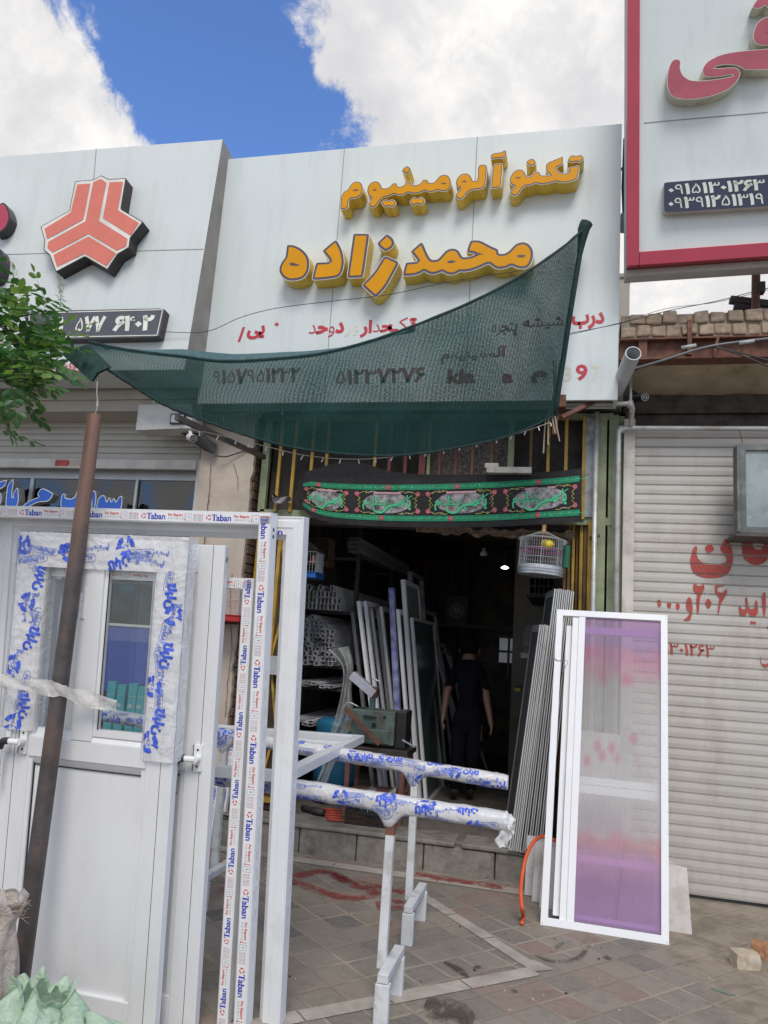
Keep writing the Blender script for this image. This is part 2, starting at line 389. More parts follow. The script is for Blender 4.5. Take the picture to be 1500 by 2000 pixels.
al = sstep(nt, M(nt, 'ADD', node(nt, 'ShaderNodeTexNoise', {'Vector': co, 'Scale': 9.0, 'Detail': 4.0, 'Roughness': .7}).outputs[0], M(nt, 'MULTIPLY', node(nt, 'ShaderNodeTexNoise', {'Vector': co, 'Scale': 90.0, 'Detail': 3.0}).outputs[0], .4)), .56, .84)
nt.links.new(M(nt, 'MULTIPLY', al, .62), p.inputs['Alpha'])
b = MB()
for pts, wd in (([(565, 1722), (590, 1708), (630, 1700), (660, 1712), (700, 1730), (730, 1742), (700, 1752), (668, 1752), (620, 1738), (575, 1722)], .07), ([(635, 1702), (690, 1722), (760, 1735), (790, 1742)], .07),
               ([(735, 1768), (770, 1768), (790, 1760)], .1), ([(810, 1706), (870, 1716), (950, 1728), (985, 1735)], .08)):
    g = spl([gp(x, y, .0055).to_2d() for x, y in pts], 4)
    for dw, dz in ((1.6, 0), (.8, .0008)): b.flat(stroke(g, wd * dw), lambda x, y, dz=dz: (x, y, .0055 + dz))
b.build('spray_paint_mark', spray, pave)
stain = spray.copy(); stain.name = 'damp stain'; q_ = [n_ for n_ in stain.node_tree.nodes if n_.type == 'BSDF_PRINCIPLED'][0]; q_.inputs['Base Color'].default_value = (.12, .098, .08, 1); q_.inputs['Roughness'].default_value = .45
b = MB()
for k, (pts, wd) in enumerate((([(830, 1962), (860, 1968), (885, 1985), (905, 2005)], .16), ([(868, 1880), (895, 1895), (915, 1912)], .035), ([(1045, 1868), (1085, 1880), (1130, 1872), (1150, 1848)], .03), ([(930, 1888), (938, 1893)], .045), ([(1100, 1842), (1075, 1862)], .025), ([(1180, 1868), (1192, 1876)], .03), ([(1000, 1935), (1010, 1940)], .03))):
    g = spl([gp(x, y).to_2d() for x, y in pts], 5); n_ = len(g)
    for dw, dz in ((1.5, 0), (.9, .0008)): b.flat(stroke(g, [wd * dw * (.35 + .65 * math.sin(math.pi * (i + .5) / n_)) for i in range(n_)]), lambda x, y, dz=dz, k=k: (x, y, .0068 + dz + k * .0001))
b.build('stain', stain, pave)

# ------------------------------------------------------------------ the workshop
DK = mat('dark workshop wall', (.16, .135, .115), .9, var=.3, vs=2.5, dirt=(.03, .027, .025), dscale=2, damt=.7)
CONC = mat('worn concrete', (.21, .19, .165), .85, var=.22, vs=9, dirt=(.10, .09, .075), dscale=5, damt=.75, bump=.5, bs=35)
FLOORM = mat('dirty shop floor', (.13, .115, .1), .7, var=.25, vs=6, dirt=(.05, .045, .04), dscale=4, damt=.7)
GREEN = mat('faded green paint', (.25, .29, .17), .6, var=.15, vs=7, dirt=(.15, .15, .10), dscale=5, damt=.6)
YEL = mat('mustard painted steel', (.40, .25, .035), .5, var=.14, vs=8, dirt=(.14, .085, .03), dscale=6, damt=.65)
OCH = mat('brown ochre steel', (.16, .09, .025), .6, var=.2, vs=8, dirt=(.06, .035, .02), dscale=6, damt=.6)
MAROON = mat('maroon painted bar', (.14, .035, .03), .6, var=.2)
shop = thing('shop_building', (-1.2, 6.1, 0), 'narrow open-fronted metal workshop with a dark deep interior under the white sign with gold letters', 'shop')
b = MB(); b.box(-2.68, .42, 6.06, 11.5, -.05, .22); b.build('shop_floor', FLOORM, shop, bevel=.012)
b = MB(); xs = [-3.25, -2.72, -2.42, -1.98, -1.52, -1.0, -.47, -.05, .42]
for i in range(8): b.box(xs[i] + .004, xs[i + 1] - .004, 6.005 + random.uniform(0, .008), 6.06, -.02, .19 + random.uniform(-.006, .004))
for i in range(7): b.box(xs[i + 1] - .25 + .003, xs[i + 1] + .23, 5.99, 6.3, .192 if i % 2 else .190, .224 + .002 * (i % 2))
b.build('step', CONC, shop, bevel=.01)
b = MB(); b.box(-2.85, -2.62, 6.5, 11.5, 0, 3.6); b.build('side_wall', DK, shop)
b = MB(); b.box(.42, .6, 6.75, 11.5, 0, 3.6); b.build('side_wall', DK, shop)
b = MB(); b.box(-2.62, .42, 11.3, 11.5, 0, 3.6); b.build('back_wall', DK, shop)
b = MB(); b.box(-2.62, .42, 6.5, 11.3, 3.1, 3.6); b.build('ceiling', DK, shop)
b = MB(); b.box(-3.15, .38, 5.97, 7.2, 3.6, 3.75); b.box(-3.2, .45, 6.5, 11.5, 3.75, 3.85); b.build('roof', CONC, shop)
b = MB(); b.box(-2.6, .3, 6.28, 6.42, 2.62, 3.6)
b.build('lintel', mat('dark backing panel', (.05, .043, .038), .85, var=.3, dirt=(.09, .075, .06), damt=.4), shop)  # plain dark backing behind the transom bars
ragged = MB(); ragged.grid(lambda u, v: (-1.25 + 1.3 * u, 6.2 + .09 * v, 2.63 - .05 * v - .05 * noise.noise(V((u * 14, v * 3, 1))) - .03 * u), 40, 4)
ragged.build('crumbling_edge', mat('crumbled plaster', (.22, .16, .12), .95, var=.4, vs=30, dirt=(.07, .05, .04), dscale=20, damt=.8, bump=.8), shop)
# cobbled brick piece behind the bars
BRK = mat('rough grey brickwork', (.20, .165, .15), .9, var=.45, vs=45, dirt=(.05, .04, .04), dscale=38, damt=.9, bump=1.0, bs=55)
b = MB(); b.box(yp(843, 900, 6.26).x, yp(990, 900, 6.26).x, 6.24, 6.279, 2.9, 3.59); b.build('brick_infill', BRK, shop)
gr = MB(); gr.box(yp(516, 900, 6.2).x, yp(529, 900, 6.2).x, 6.15, 6.2, 2.7, 3.55); gr.box(-2.62, .32, 6.15, 6.2, 2.66, 2.72); gr.box(-2.62, .32, 6.15, 6.2, 3.52, 3.57)
gr.box(yp(836, 900, 6.2).x, yp(842, 900, 6.2).x, 6.15, 6.2, 2.72, 3.52); gr.box(yp(992, 900, 6.2).x, yp(1004, 900, 6.2).x, 6.15, 6.2, 2.72, 3.52)
gro = gr.build('transom_grille', GREEN, shop)
for px, m_, wd in ((545, YEL, .026), (573, YEL, .028), (608, YEL, .026), (637, YEL, .026), (731, YEL, .024), (760, MAROON, .03), (791, MAROON, .03), (824, MAROON, .055), (858, MAROON, .022), (890, MAROON, .022), (922, OCH, .022), (960, OCH, .022), (1036, OCH, .022), (1070, YEL, .024), (1105, YEL, .026), (1140, YEL, .026)):
    x = yp(px, 910, 6.13).x; MB().box(x - wd / 2, x + wd / 2, 6.125, 6.15, 2.70, 3.54).build('bar', m_, gro, bevel=.002)
# grey sheet beside the bars, door posts
b = MB(); b.box(yp(1144, 880, 6.14).x, yp(1163, 880, 6.14).x, 6.13, 6.2, 2.72, 3.56)
b.build('steel_sheet', mat('bare grey sheet', (.33, .35, .36), .6, var=.25, vs=4, dirt=(.08, .08, .08), dscale=3, damt=.85), shop)
for a_, c_, y0 in ((1168, 1183, 6.12), (1188, 1206, 6.16), (1207, 1218, 6.2)):
    b = MB(); x0, x1 = yp(a_, 1000, y0).x, yp(c_, 1000, y0).x; b.box(x0, x1, y0, y0 + .12, 0, 3.56); b.box(x0 - .004, x0 + .006, y0 - .012, y0 + .01, 0, 3.56)
    b.build('door_post', GREEN, shop, bevel=.003)
b = MB(); b.box(.42, .46, 6.22, 6.6, 0, 3.6); b.build('wall_edge', mat('rough brick edge', (.16, .10, .08), .95, var=.4, vs=30, bump=.8), shop)
fd = thing('folding_door', (.05, 6.15, .2), 'mustard yellow steel folding door folded back on the right of the workshop opening', 'door')
for i, (a_, c_, y0, m_) in enumerate(((1100, 1106, 6.30, OCH), (1108, 1114, 6.27, OCH), (1116, 1122, 6.24, YEL), (1124, 1129, 6.25, OCH), (1131, 1138, 6.2, YEL), (1139, 1146, 6.19, OCH), (1147, 1158, 6.13, YEL), (1160, 1169, 6.14, YEL))):
    x0, x1 = yp(a_, 1100, y0).x, yp(c_, 1100, y0).x
    b = MB(); b.box(x0, x1, y0, y0 + .28, .24, 2.68); b.box(x0 + .004, x0 + .012, y0 - .008, y0 + .002, .24, 2.68); b.build('leaf', m_, fd, bevel=.003)
b = MB(); q = yp(1158, 1048, 6.09); b.tube([(q.x - .01, 6.12, q.z), (q.x - .01, 6.06, q.z), (q.x + .05, 6.06, q.z + .004)], .014, 8); b.build('bolt', RUST, fd)
ld = thing('folding_door', (-2.4, 6.25, .2), 'mustard lattice-braced folding door folded back on the left of the opening behind the bare white frame', 'door')
LDX0, LDX1 = yp(508, 1200, 6.2).x, yp(556, 1200, 6.2).x
b = MB(); b.box(LDX0 - .1, LDX1 + .13, 6.24, 6.26, .24, 2.66); b.build('sheet', mat('brown door sheet', (.055, .035, .022), .7, var=.3), ld)
b = MB()
for x in (LDX0 - .08, LDX0 + .12, LDX1 + .1): b.box(x - .014, x + .014, 6.2, 6.239, .24, 2.66)
for z in (.3, 1.35, 2.6): b.box(LDX0 - .094, LDX1 + .114, 6.205, 6.236, z, z + .04)
for z in (.36, 1.42): b.bar((LDX0 + .12, 6.222, z), (LDX1 + .1, 6.222, z + 1.1), .02, .02); b.bar((LDX1 + .1, 6.222, z), (LDX0 + .12, 6.222, z + 1.1), .02, .015)
b.build('lattice', YEL, ld)
b = MB(); p0, p1 = yp(520, 1280, 6.15), yp(588, 1322, 6.15); b.box(p0.x, p1.x, 6.15, 6.165, p1.z, p0.z); b.build('patch_plate', mat('light grey plate', (.38, .39, .4), .6), ld)

# cream pillar left of the workshop
PLAS = mat('cream cracked plaster', (.50, .43, .36), .85, var=.1, vs=3, dirt=(.36, .29, .22), dscale=2.2, damt=.55, bump=.35, bs=18)
pil = thing('wall_pillar', (-2.95, 6.3, 0), 'cream plastered brick pillar with cracked paint between the left shop window and the workshop', 'pillar')
b = MB()
def pf(u, v):
    z = 3.66 * v; wob = .018 * noise.noise(V((z * 4, 2, 0))) + .012 * noise.noise(V((z * 13, 5, 0)))
    return (-3.2 + (.50 + wob) * u, 6.1 - .02 + .006 * noise.noise(V((u * 3, z * 2, 0))), z)
b.grid(pf, 8, 120); b.grid(lambda u, v: (pf(1, v)[0], 6.08 + .05 * u, 3.66 * v), 1, 120)
b.build('plaster', PLAS, pil)
b = MB(); random.seed(3)
for i in range(46):
    z = i * .08; b.box(-3.18, -2.685 + random.uniform(-.006, .006), 6.115, 6.5, z + .005, z + .074)
b.build('brickwork', mat('dark brown brick', (.12, .075, .05), .9, var=.3, vs=25, dirt=(.2, .15, .1), dscale=18, damt=.4, bump=.6), pil)
b = MB()
for pts in ([(412, 905), (408, 960), (404, 1000), (400, 1040), (396, 1080)], [(455, 905), (463, 930), (466, 955)], [(452, 1120), (449, 1200), (452, 1260), (446, 1330), (440, 1400)]):
    g = spl([yp(x + random.uniform(-1.5, 1.5), y, 6.069).to_tuple()[::2] for x, y in pts], 8); g = [(x + random.uniform(-.004, .004), z) for x, z in g]
    b.flat(stroke(g, [random.uniform(.004, .012) if pts[0][0] < 450 else random.uniform(.003, .007) for _ in g]), lambda x, z: (x, 6.07 + .006 * noise.noise(V(((x + 3.2) / .5 * 3, z * 2, 0))) , z))
b.build('crack', mat('brown crack', (.16, .08, .035), .9), pil)

# ------------------------------------------------------------------ the shop on the left
left = thing('shop_building', (-5, 6.3, 0), 'left-hand shop with a half-raised pale roller shutter above a dark glazed front', 'shop')
HOUS = mat('beige shutter housing', (.42, .385, .33), .6, var=.06, vs=3, dirt=(.24, .22, .18), dscale=3, damt=.4)
b = MB(); b.box(-9, -3.12, 5.85, 6.5, 3.52, 3.72); b.box(-9, -3.12, 5.82, 5.85, 3.62, 3.73); b.build('shutter_housing', HOUS, left)
b = MB(); b.box(-9, -3.2, 5.55, 5.62, 3.72, 3.84); b.box(-9, -3.14, 5.62, 8, 3.731, 3.9); b.build('fascia_beam', mat('dark grey beam', (.12, .12, .125), .6), left)
def slats(x0, x1, y, z0, z1, pitch, depth, m=0, ph=0.0):
    b = MB(); k = int((z1 - z0) / pitch); vs = []
    for i in range(k):
        a = z0 + i * pitch
        for q, d in ((0, .004), (.06, .008), (.1, .001), (.5, -depth), (.93, .001), (.97, .008)): vs.append((a + q * pitch, y + d))
    n = len(vs); b.add([(x, yy, z) for z, yy in vs for x in (x0, x1)], [(2 * i, 2 * i + 1, 2 * i + 3, 2 * i + 2) for i in range(n - 1)], m); return b
SHUT = mat('pale shutter slats', (.47, .46, .42), .5, var=.05, vs=2, dirt=(.36, .33, .27), dscale=3, damt=.35)
sh = slats(-9, -3.27, 6.2, 3.16, 3.55, .062, .003); sho = sh.build('roller_shutter', SHUT, left)
b = MB(); b.box(-9, -3.29, 6.185, 6.215, 3.07, 3.162); b.box(-9, -3.29, 6.178, 6.186, 3.075, 3.10); b.build('bottom_rail', mat('cream rail', (.6, .58, .54), .45), sho, bevel=.003)
p0, p1 = yp(108, 898, 6.17), yp(160, 910, 6.17); b = MB(); b.box(p0.x, (p0.x + p1.x) / 2, 6.174, 6.177, p1.z, p0.z); b.box((p0.x + p1.x) / 2 + .004, p1.x, 6.174, 6.177, p1.z, p0.z, 1)
b.build('sticker', [mat('red sticker', (.45, .05, .04), .5, var=.5, vs=60), mat('cream sticker', (.5, .42, .36), .5, var=.4, vs=80)], sho)
b = MB(); b.box(-3.275, -3.2, 6.17, 6.32, 0, 3.16); b.build('window_post', mat('off white post', (.6, .58, .55), .5, dirt=(.4, .35, .3), damt=.4), left, bevel=.004)
wf = MB(); wf.box(-9, -3.275, 6.33, 6.37, 0, .1); wf.box(-9, -3.275, 6.33, 6.37, 3.0, 3.5)
for x in (-6.9, -5.1): wf.box(x - .02, x + .02, 6.335, 6.365, .1, 3.0)
wfo = wf.build('shop_window', ALUG, left)
b = MB(); b.add([(-9, 6.35, .1), (-3.275, 6.35, .1), (-3.275, 6.35, 3.0), (-9, 6.35, 3.0)], [(0, 1, 2, 3)]); b.build('pane', glass('shop glass', (.80, .84, .82), .97), wfo)
b = MB(); x = yp(262, 1000, 6.34).x
b.box(x - .012, x + .012, 6.325, 6.347, 2.35, 3.0); b.lathe([(0, -.012), (.04, -.008), (.04, .008), (0, .012)], (x, 6.33, 2.36), 16); b.build('glass_clip', mat('pale plastic', (.6, .65, .62), .4), wfo)
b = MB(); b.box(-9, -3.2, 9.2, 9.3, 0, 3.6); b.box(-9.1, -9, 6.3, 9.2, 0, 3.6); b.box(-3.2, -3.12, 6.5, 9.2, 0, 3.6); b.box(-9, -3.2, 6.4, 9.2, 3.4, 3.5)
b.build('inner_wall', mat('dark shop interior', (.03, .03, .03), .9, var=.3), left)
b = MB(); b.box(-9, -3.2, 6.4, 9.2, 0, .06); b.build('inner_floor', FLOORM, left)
# blue letters standing off the glass
lt = thing('shop_lettering', (-4.6, 6.2, 2.6), 'raised royal blue Persian letters with white edges mounted on the left shop glass', 'letters')
LB = [mat('grey letter side', (.30, .31, .31), .5), mat('pale blue white edge', (.55, .62, .68), .4), mat('royal blue acrylic', (.015, .10, .50), .3)]
LETTERS = [[(1090, 480), (1085, 400), (1105, 310), (1150, 268), (1185, 278), (1203, 350), (1222, 300), (1242, 300), (1254, 350), (1272, 308), (1292, 308), (1305, 350), (1340, 292), (1365, 278), (1382, 292), (1374, 400), (1345, 470), (1240, 490)],
           [(690, 480), (680, 350), (693, 280), (715, 250), (737, 262), (738, 305), (800, 312), (845, 290), (868, 215), (890, 205), (905, 300), (905, 420), (860, 480)], [(1030, 480), (1030, 250), (1060, 212), (1082, 240), (1086, 320), (1060, 480)],
           [(200, 440), (310, 345), (390, 308), (440, 290), (418, 262), (450, 205), (490, 193), (545, 220), (603, 255), (582, 300), (540, 345), (430, 350), (330, 400), (280, 440), (320, 470), (310, 495), (240, 500), (205, 475)],
           [(60, 400), (65, 320), (82, 160), (142, 88), (156, 100), (132, 290), (152, 296), (143, 262), (190, 182), (207, 200), (212, 330), (190, 410)], [(-120, 160), (75, 95), (80, 112), (50, 182), (-100, 240)], [(-90, 300), (10, 235), (20, 330), (-20, 420), (-90, 420)],
           [(712, 515), (740, 498), (778, 515), (740, 558)], [(1030, 525), (1060, 520), (1130, 528), (1110, 552), (1040, 550)]]
# goods behind the glass
p0, p1 = yp(180, 1215, 6.75), yp(292, 1325, 6.75)
BOARD = mat('royal blue board', (.025, .075, .50), .5, var=.12)
b = MB(); b.box(p0.x - .9, p1.x, 6.75, 6.79, p1.z - .15, p0.z); b.box(p1.x, p1.x + .012, 6.74, 6.79, p1.z - .15, p0.z, 1); b.box(p0.x - .9, p1.x, 6.735, 6.75, p0.z - .02, p0.z + .004, 1)
tag(b.build('display_board', [BOARD, ALU]), 'royal blue display board behind the left shop glass', 'board')
b = MB(); b.box(-5.6, -3.6, 6.46, 6.95, .62, .66); b.box(-5.6, -5.55, 6.46, 6.95, .06, .62); b.box(-3.65, -3.6, 6.46, 6.95, .06, .62)
tag(b.build('display_table', mat('wood top', (.2, .15, .1), .6)), 'low display table behind the left shop glass with packed goods on it', 'table')
cy = [mat('cyan carton', (.03, .42, .52), .5, var=.05), mat('white carton print', (.6, .62, .62), .5)]
for i, px in enumerate((208, 228, 250, 268, 288)):
    x = yp(px, 1360, 6.6).x; b = MB(); b.box(x, x + .085, 6.6, 6.68, .66, 1.12 - .02 * (i % 2)); b.box(x + .01, x + .05, 6.597, 6.6, .9, .93, 1); b.box(x + .01, x + .075, 6.597, 6.6, 1.0, 1.004, 1)
    tag(b.build('carton', cy), 'tall cyan carton in the row behind the shop glass, seen through the wrapped door', 'carton', 'cyan cartons behind the glass')
for i in range(7):
    x = -5.05 + .075 * i
    b = MB(); b.lathe([(0, 0), (.028, 0), (.03, .01), (.03, .13), (.022, .15), (.012, .155), (.012, .185), (0, .186)], (x, 6.6, 1.22), 12)
    o = tag(b.build('spray_can', [mat('yellow can', (.55, .38, .02), .35), BLACK], smooth=True), 'small yellow can standing in a row on a shelf behind the left shop glass', 'can', 'yellow cans on the shelf')
b = MB(); b.box(-5.2, -4.45, 6.52, 6.7, 1.19, 1.22); b.box(-5.2, -4.45, 6.52, 6.7, .93, .96); b.box(-5.2, -5.17, 6.52, 6.7, .66, 1.5); b.box(-4.48, -4.45, 6.52, 6.7, .66, 1.5)
tag(b.build('display_shelf', mat('pale green shelf', (.4, .45, .36), .5)), 'small pale shelf unit holding yellow cans behind the left shop glass', 'shelf')
for i in range(6):
    x = -5.12 + .11 * i; b = MB(); b.grid(lambda u, v, x=x: (x + .09 * u, 6.58 + .02 * math.sin(u * 9 + v * 5), .97 + .19 * v), 6, 6)
    tag(b.build('packet', mat('blue packet', (.12, .3, .5), .25, var=.5, vs=30)), 'small blue packet standing on the lower shelf under the yellow cans', 'packet', 'blue packets on the lower shelf')

# ------------------------------------------------------------------ the shuttered shop on the right
right = thing('shop_building', (1.4, 6.2, 0), 'right-hand shop with a closed grey roller shutter below crumbling bricks and a rusty beam', 'shop')
GSH = mat('weathered grey shutter', (.50, .475, .435), .5, .1, var=.05, vs=3, dirt=(.39, .345, .28), dscale=1.3, damt=.55, streak=3)
so_ = slats(.485, 3.6, 6.206, .03, 3.46, .0762, .0016).build('roller_shutter', GSH, right)
MB().box(.40, .485, 6.14, 6.26, 0, 3.52).build('door_post', mat('dirty white post', (.58, .55, .5), .6, dirt=(.35, .27, .2), dscale=4, damt=.6), right, bevel=.004)
BRICK = mat('buff brick', (.36, .275, .2), .9, var=.22, vs=20, dirt=(.2, .16, .13), dscale=9, damt=.7, bump=.7, bs=30)
random.seed(11); b = MB()
for row, z in ((0, 4.03), (1, 4.128)):
    x = .345 + .06 * row
    while x < 3.6:
        L = random.uniform(.1, .125) if x < 2.5 else .13; h = .088 + random.uniform(-.008, .014) * (1 if row else .4); y0 = 5.72 + random.uniform(-.015, .015)
        k = len(b.v); b.box(x, x + L - .008, y0, 6.2, z + random.uniform(0, .006), z + h)
        for i in range(k, k + 8): v = b.v[i]; b.v[i] = (v[0] + random.uniform(-.007, .007), v[1] + random.uniform(-.008, .008), v[2] + random.uniform(-.008, .008))
        x += L
bp = b.build('brick_parapet', BRICK, right, bevel=.014)
b = MB(); b.box(.345, 3.6, 5.745, 6.19, 4.005, 4.21); b.build('mortar', mat('buff mortar', (.30, .25, .2), .95, var=.2, vs=30, bump=.8), bp)
b = MB(); b.box(.335, 3.6, 5.7, 5.84, 4.0, 4.012); b.box(.335, 3.6, 5.765, 5.775, 3.86, 4.0); b.box(.335, 3.6, 5.7, 5.84, 3.845, 3.86)
b.build('steel_beam', RUST, right)
MB().box(1.0 - .19, 1.03 - .19, 5.69, 5.765, 3.87, 4.14).build('bracket', RUST, right); MB().box(.47, .53, 5.72, 5.765, 3.87, 4.0).build('bracket', RUST, right); MB().bar((.98, 5.66, 3.83), (1.02, 5.7, 4.0), .02, .02).build('bracket', RUST, right)
SOF = mat('stained soffit plaster', (.44, .365, .265), .9, var=.15, vs=3, dirt=(.24, .17, .105), dscale=2.3, damt=.9, bump=.3)
b = MB(); b.grid(lambda u, v: (.40 + 3.2 * u, 5.8 + .45 * v, 3.86 - .11 * v - .012 * noise.noise(V((u * 20, v * 3, 0)))), 60, 8); b.build('soffit', SOF, right)
b = MB(); b.box(.4, 3.6, 6.25, 6.4, 3.60, 3.76); b.box(.4, 3.6, 6.45, 6.6, 3.3, 3.6); b.box(.485, 3.6, 6.3, 6.45, 3.46, 3.6)
b.build('wall', mat('dark recess wall', (.06, .05, .042), .9, var=.4, vs=8), right)
b = MB(); b.box(.3, 3.6, 6.2, 11.5, 3.86, 4.0); b.box(3.4, 3.6, 6.6, 11.5, 0, 3.86); b.build('roof', CONC, right)

# painted words on the grey shutter: traced shapes broken at the slat joints
def shut_shape(px): return [yp(1240 + u / 5.77, 1020 + v / 5.77, 6.201).to_tuple()[::2] for u, v in px]
RP = mat('red shutter paint', (.40, .055, .045), .55, var=.15, vs=10, dirt=(.33, .13, .075), dscale=6, damt=.5)
WORDS = [[(705, 275), (680, 268), (655, 300), (635, 360), (620, 450), (640, 530), (680, 590), (760, 620), (850, 630), (960, 622), (1040, 595), (1080, 530), (1100, 470), (1110, 370), (1080, 260), (1022, 172), (985, 240), (955, 300), (1010, 370), (1040, 415), (1020, 455), (930, 472), (840, 468), (750, 450), (705, 400), (695, 350)],
         [(780, 290), (845, 235), (905, 300), (830, 355)],
         [(655, 745), (665, 780), (705, 830), (690, 870), (700, 1030), (720, 1030), (735, 850), (760, 800), (785, 745), (778, 690), (765, 680), (755, 712), (725, 720), (690, 705), (672, 675), (660, 700)],
         [(785, 912), (828, 850), (873, 915), (828, 988)],
         [(905, 705), (960, 695), (1010, 700), (1005, 725), (960, 722), (925, 745), (935, 785), (985, 795), (1035, 745), (1042, 800), (1010, 850), (965, 930), (945, 1038), (932, 1030), (940, 930), (955, 855), (910, 815), (900, 760)],
         [(575, 905), (590, 860), (612, 842), (635, 860), (652, 930), (650, 1020), (620, 1115), (540, 1105), (600, 1060), (622, 1010), (590, 1000), (575, 950)],
         [(252, 880), (278, 868), (298, 890), (296, 945), (275, 960), (255, 940)], [(362, 905), (390, 890), (412, 915), (405, 960), (385, 975), (362, 945)], [(458, 920), (490, 900), (508, 940), (500, 980), (470, 985)],
         [(1240, 850), (1265, 845), (1280, 940), (1300, 980), (1350, 970), (1345, 920), (1372, 865), (1390, 950), (1385, 1030), (1340, 1075), (1300, 1060), (1270, 1000), (1245, 1060), (1190, 1065), (1170, 1000), (1172, 940), (1185, 935), (1205, 980), (1250, 985)],
         [(1425, 830), (1470, 770), (1478, 900), (1475, 1000), (1455, 1085), (1440, 980)], [(1297, 1130), (1315, 1108), (1340, 1130), (1318, 1155)], [(1330, 1132), (1350, 1110), (1368, 1132), (1350, 1157)],
         [(1195, 140), (1335, 140), (1330, 270), (1355, 312), (1420, 312), (1450, 270), (1450, 140), (1520, 140), (1520, 380), (1470, 450), (1380, 490), (1290, 465), (1215, 400)],
         [(1420, 1500), (1425, 1590), (1470, 1600), (1520, 1580), (1520, 1620), (1470, 1640), (1425, 1610), (1412, 1550)], [(1465, 1200), (1520, 1150), (1520, 1205)]]
lines = [.03 + .0762 * i for i in range(46)]
for wd in WORDS:
    b = MB()
    poly = chaikin(ccw(shut_shape(wd)), .2); zs = [p_[1] for p_ in poly]
    for zl in lines:      # clip to one slat at a time
        lo, hi = zl + .007, zl + .0735
        if hi < min(zs) or lo > max(zs): continue
        q = poly
        for lim, sg in ((lo, 1), (hi, -1)):
            r = []
            for i in range(len(q)):
                a, c = q[i - 1], q[i]; ia, ic = (a[1] - lim) * sg >= 0, (c[1] - lim) * sg >= 0
                if ia != ic: t = (lim - a[1]) / (c[1] - a[1]); r.append((a[0] + (c[0] - a[0]) * t, lim))
                if ic: r.append(c)
            q = r
            if len(q) < 3: break
        if len(q) >= 3: b.flat(tess(ccw(q)), lambda x, z: (x, 6.2005, z))
    b.build('painted_letter', RP, so_)
for s, x0, y0, x1, y1 in (('۱۳۰۱۲۶۳', 1302, 1276, 1396, 1252),):
    b = MB(); A, B_, C_ = yp(x0 - 4, y0, 6.2), yp(x1, y0 + 4, 6.2), yp(x0, y1, 6.2)
    b.flat(fit(text(s, .02), A.x, A.z - .005, B_.x, C_.z - .01), lambda x, z: (x, 6.2002, z))
b.build('painted_number', RP, so_)

# neighbour far behind, seen in the gap
fb = thing('building', (.3, 10, 0), 'plain beige building side far behind, in the gap right of the white sign', 'building')
MB().box(-.6, .63, 9, 14, 0, 6.15).build('wall', mat('plain beige render', (.34, .31, .26), .8, var=.06), fb)
MB().box(-.6, .645, 8.98, 14, 6.15, 6.2).build('roof_edge', mat('beige coping', (.30, .27, .23), .8), fb)

# ================================================================== SIGNBOARDS
JOINT = mat('panel joint', (.25, .26, .26), .7)
GOLD = mat('amber acrylic', (.66, .29, .008), .4, var=.05, vs=3, spec=.15)
PURP = mat('dark violet rim', (.075, .06, .085), .4)
WRIM = mat('white edge trim', (.7, .7, .66), .4)
def orn_mat():
    m = bpy.data.materials.new('gold patterned band'); m.use_nodes = True; nt = m.node_tree; p = nt.nodes['Principled BSDF']
    co = node(nt, 'ShaderNodeTexCoord').outputs['Object']
    v = node(nt, 'ShaderNodeTexVoronoi', {'Vector': co, 'Scale': 13.0, 'Randomness': .35}).outputs['Distance']
    n = node(nt, 'ShaderNodeTexNoise', {'Vector': co, 'Scale': 60.0, 'Detail': 4.0}).outputs[0]
    rg = M(nt, 'MULTIPLY', sstep(nt, M(nt, 'SINE', M(nt, 'MULTIPLY', v, 34.0)), .3, .9), sstep(nt, n, .35, .6))
    c = mixc(nt, M(nt, 'MULTIPLY', rg, .75), mixc(nt, n, (.62, .40, .02), (.88, .66, .07)), (.22, .11, .012))
    nt.links.new(c, p.inputs['Base Color']); p.inputs['Roughness'].default_value = .35; p.inputs['Metallic'].default_value = .05
    return m
ORN = orn_mat()
def crop_(x0, y0, s, pts): return [(x0 + u / s, y0 + v / s) for u, v in pts]
def raised(parent, px, fn, depth, mats, rims, holes=(), q=.2, name='letter', it=1):
    """raised sign letter: px outline -> fn(px,py)->(a,b) on the face, parent frame given by to3(a,b,off)"""
    to2, to3 = fn; poly = ccw([to2(*p) for p in px])
    for _ in range(it): poly = chaikin(poly, q)
    b = MB(); k = len(poly)
    b.add([to3(x, y, depth) for x, y in poly] + [to3(x, y, .002) for x, y in poly], [(i, (i + 1) % k, k + (i + 1) % k, k + i) for i in range(k)], 0)
    off = 0
    for j, d in enumerate(rims):
        b.flat(tess(inset(poly, d) if d else poly), lambda x, y: to3(x, y, depth + off), j + 1); off += .0016
    for h in holes:
        b.flat(tess(ccw([to2(*p) for p in h])), lambda x, y: to3(x, y, depth + off), 2)
    return b.build(name, mats, parent)
for p_ in LETTERS:
    raised(lt, crop_(0, 920, 5.77, p_), (lambda px, py: yp(px, py, 6.12).to_tuple()[::2], lambda x, z, o: (x, 6.21 - o, z)), .09, LB, (0, .009), q=.18)
YS = 5.75
main = thing('signboard', (-1.4, YS, 3.55), 'white composite signboard over the workshop with two lines of raised gold Persian letters', 'sign')
X0, X1, Z0, Z1 = -3.117, .327, 3.548, 5.846
b = MB(); b.box(X0, X1, YS, YS + .03, Z0, Z1); b.box(X1 - .03, X1, YS + .03, YS + .22, Z0, Z1); b.box(X0, X0 + .03, YS + .03, YS + .22, Z0, Z1)
b.box(X0 + .03, X1 - .03, YS + .03, YS + .22, Z1 - .03, Z1); b.box(X0 + .03, X1 - .03, YS + .2, YS + .22, Z0, Z1 - .03)
b.build('panel', ACP, main, bevel=.003)
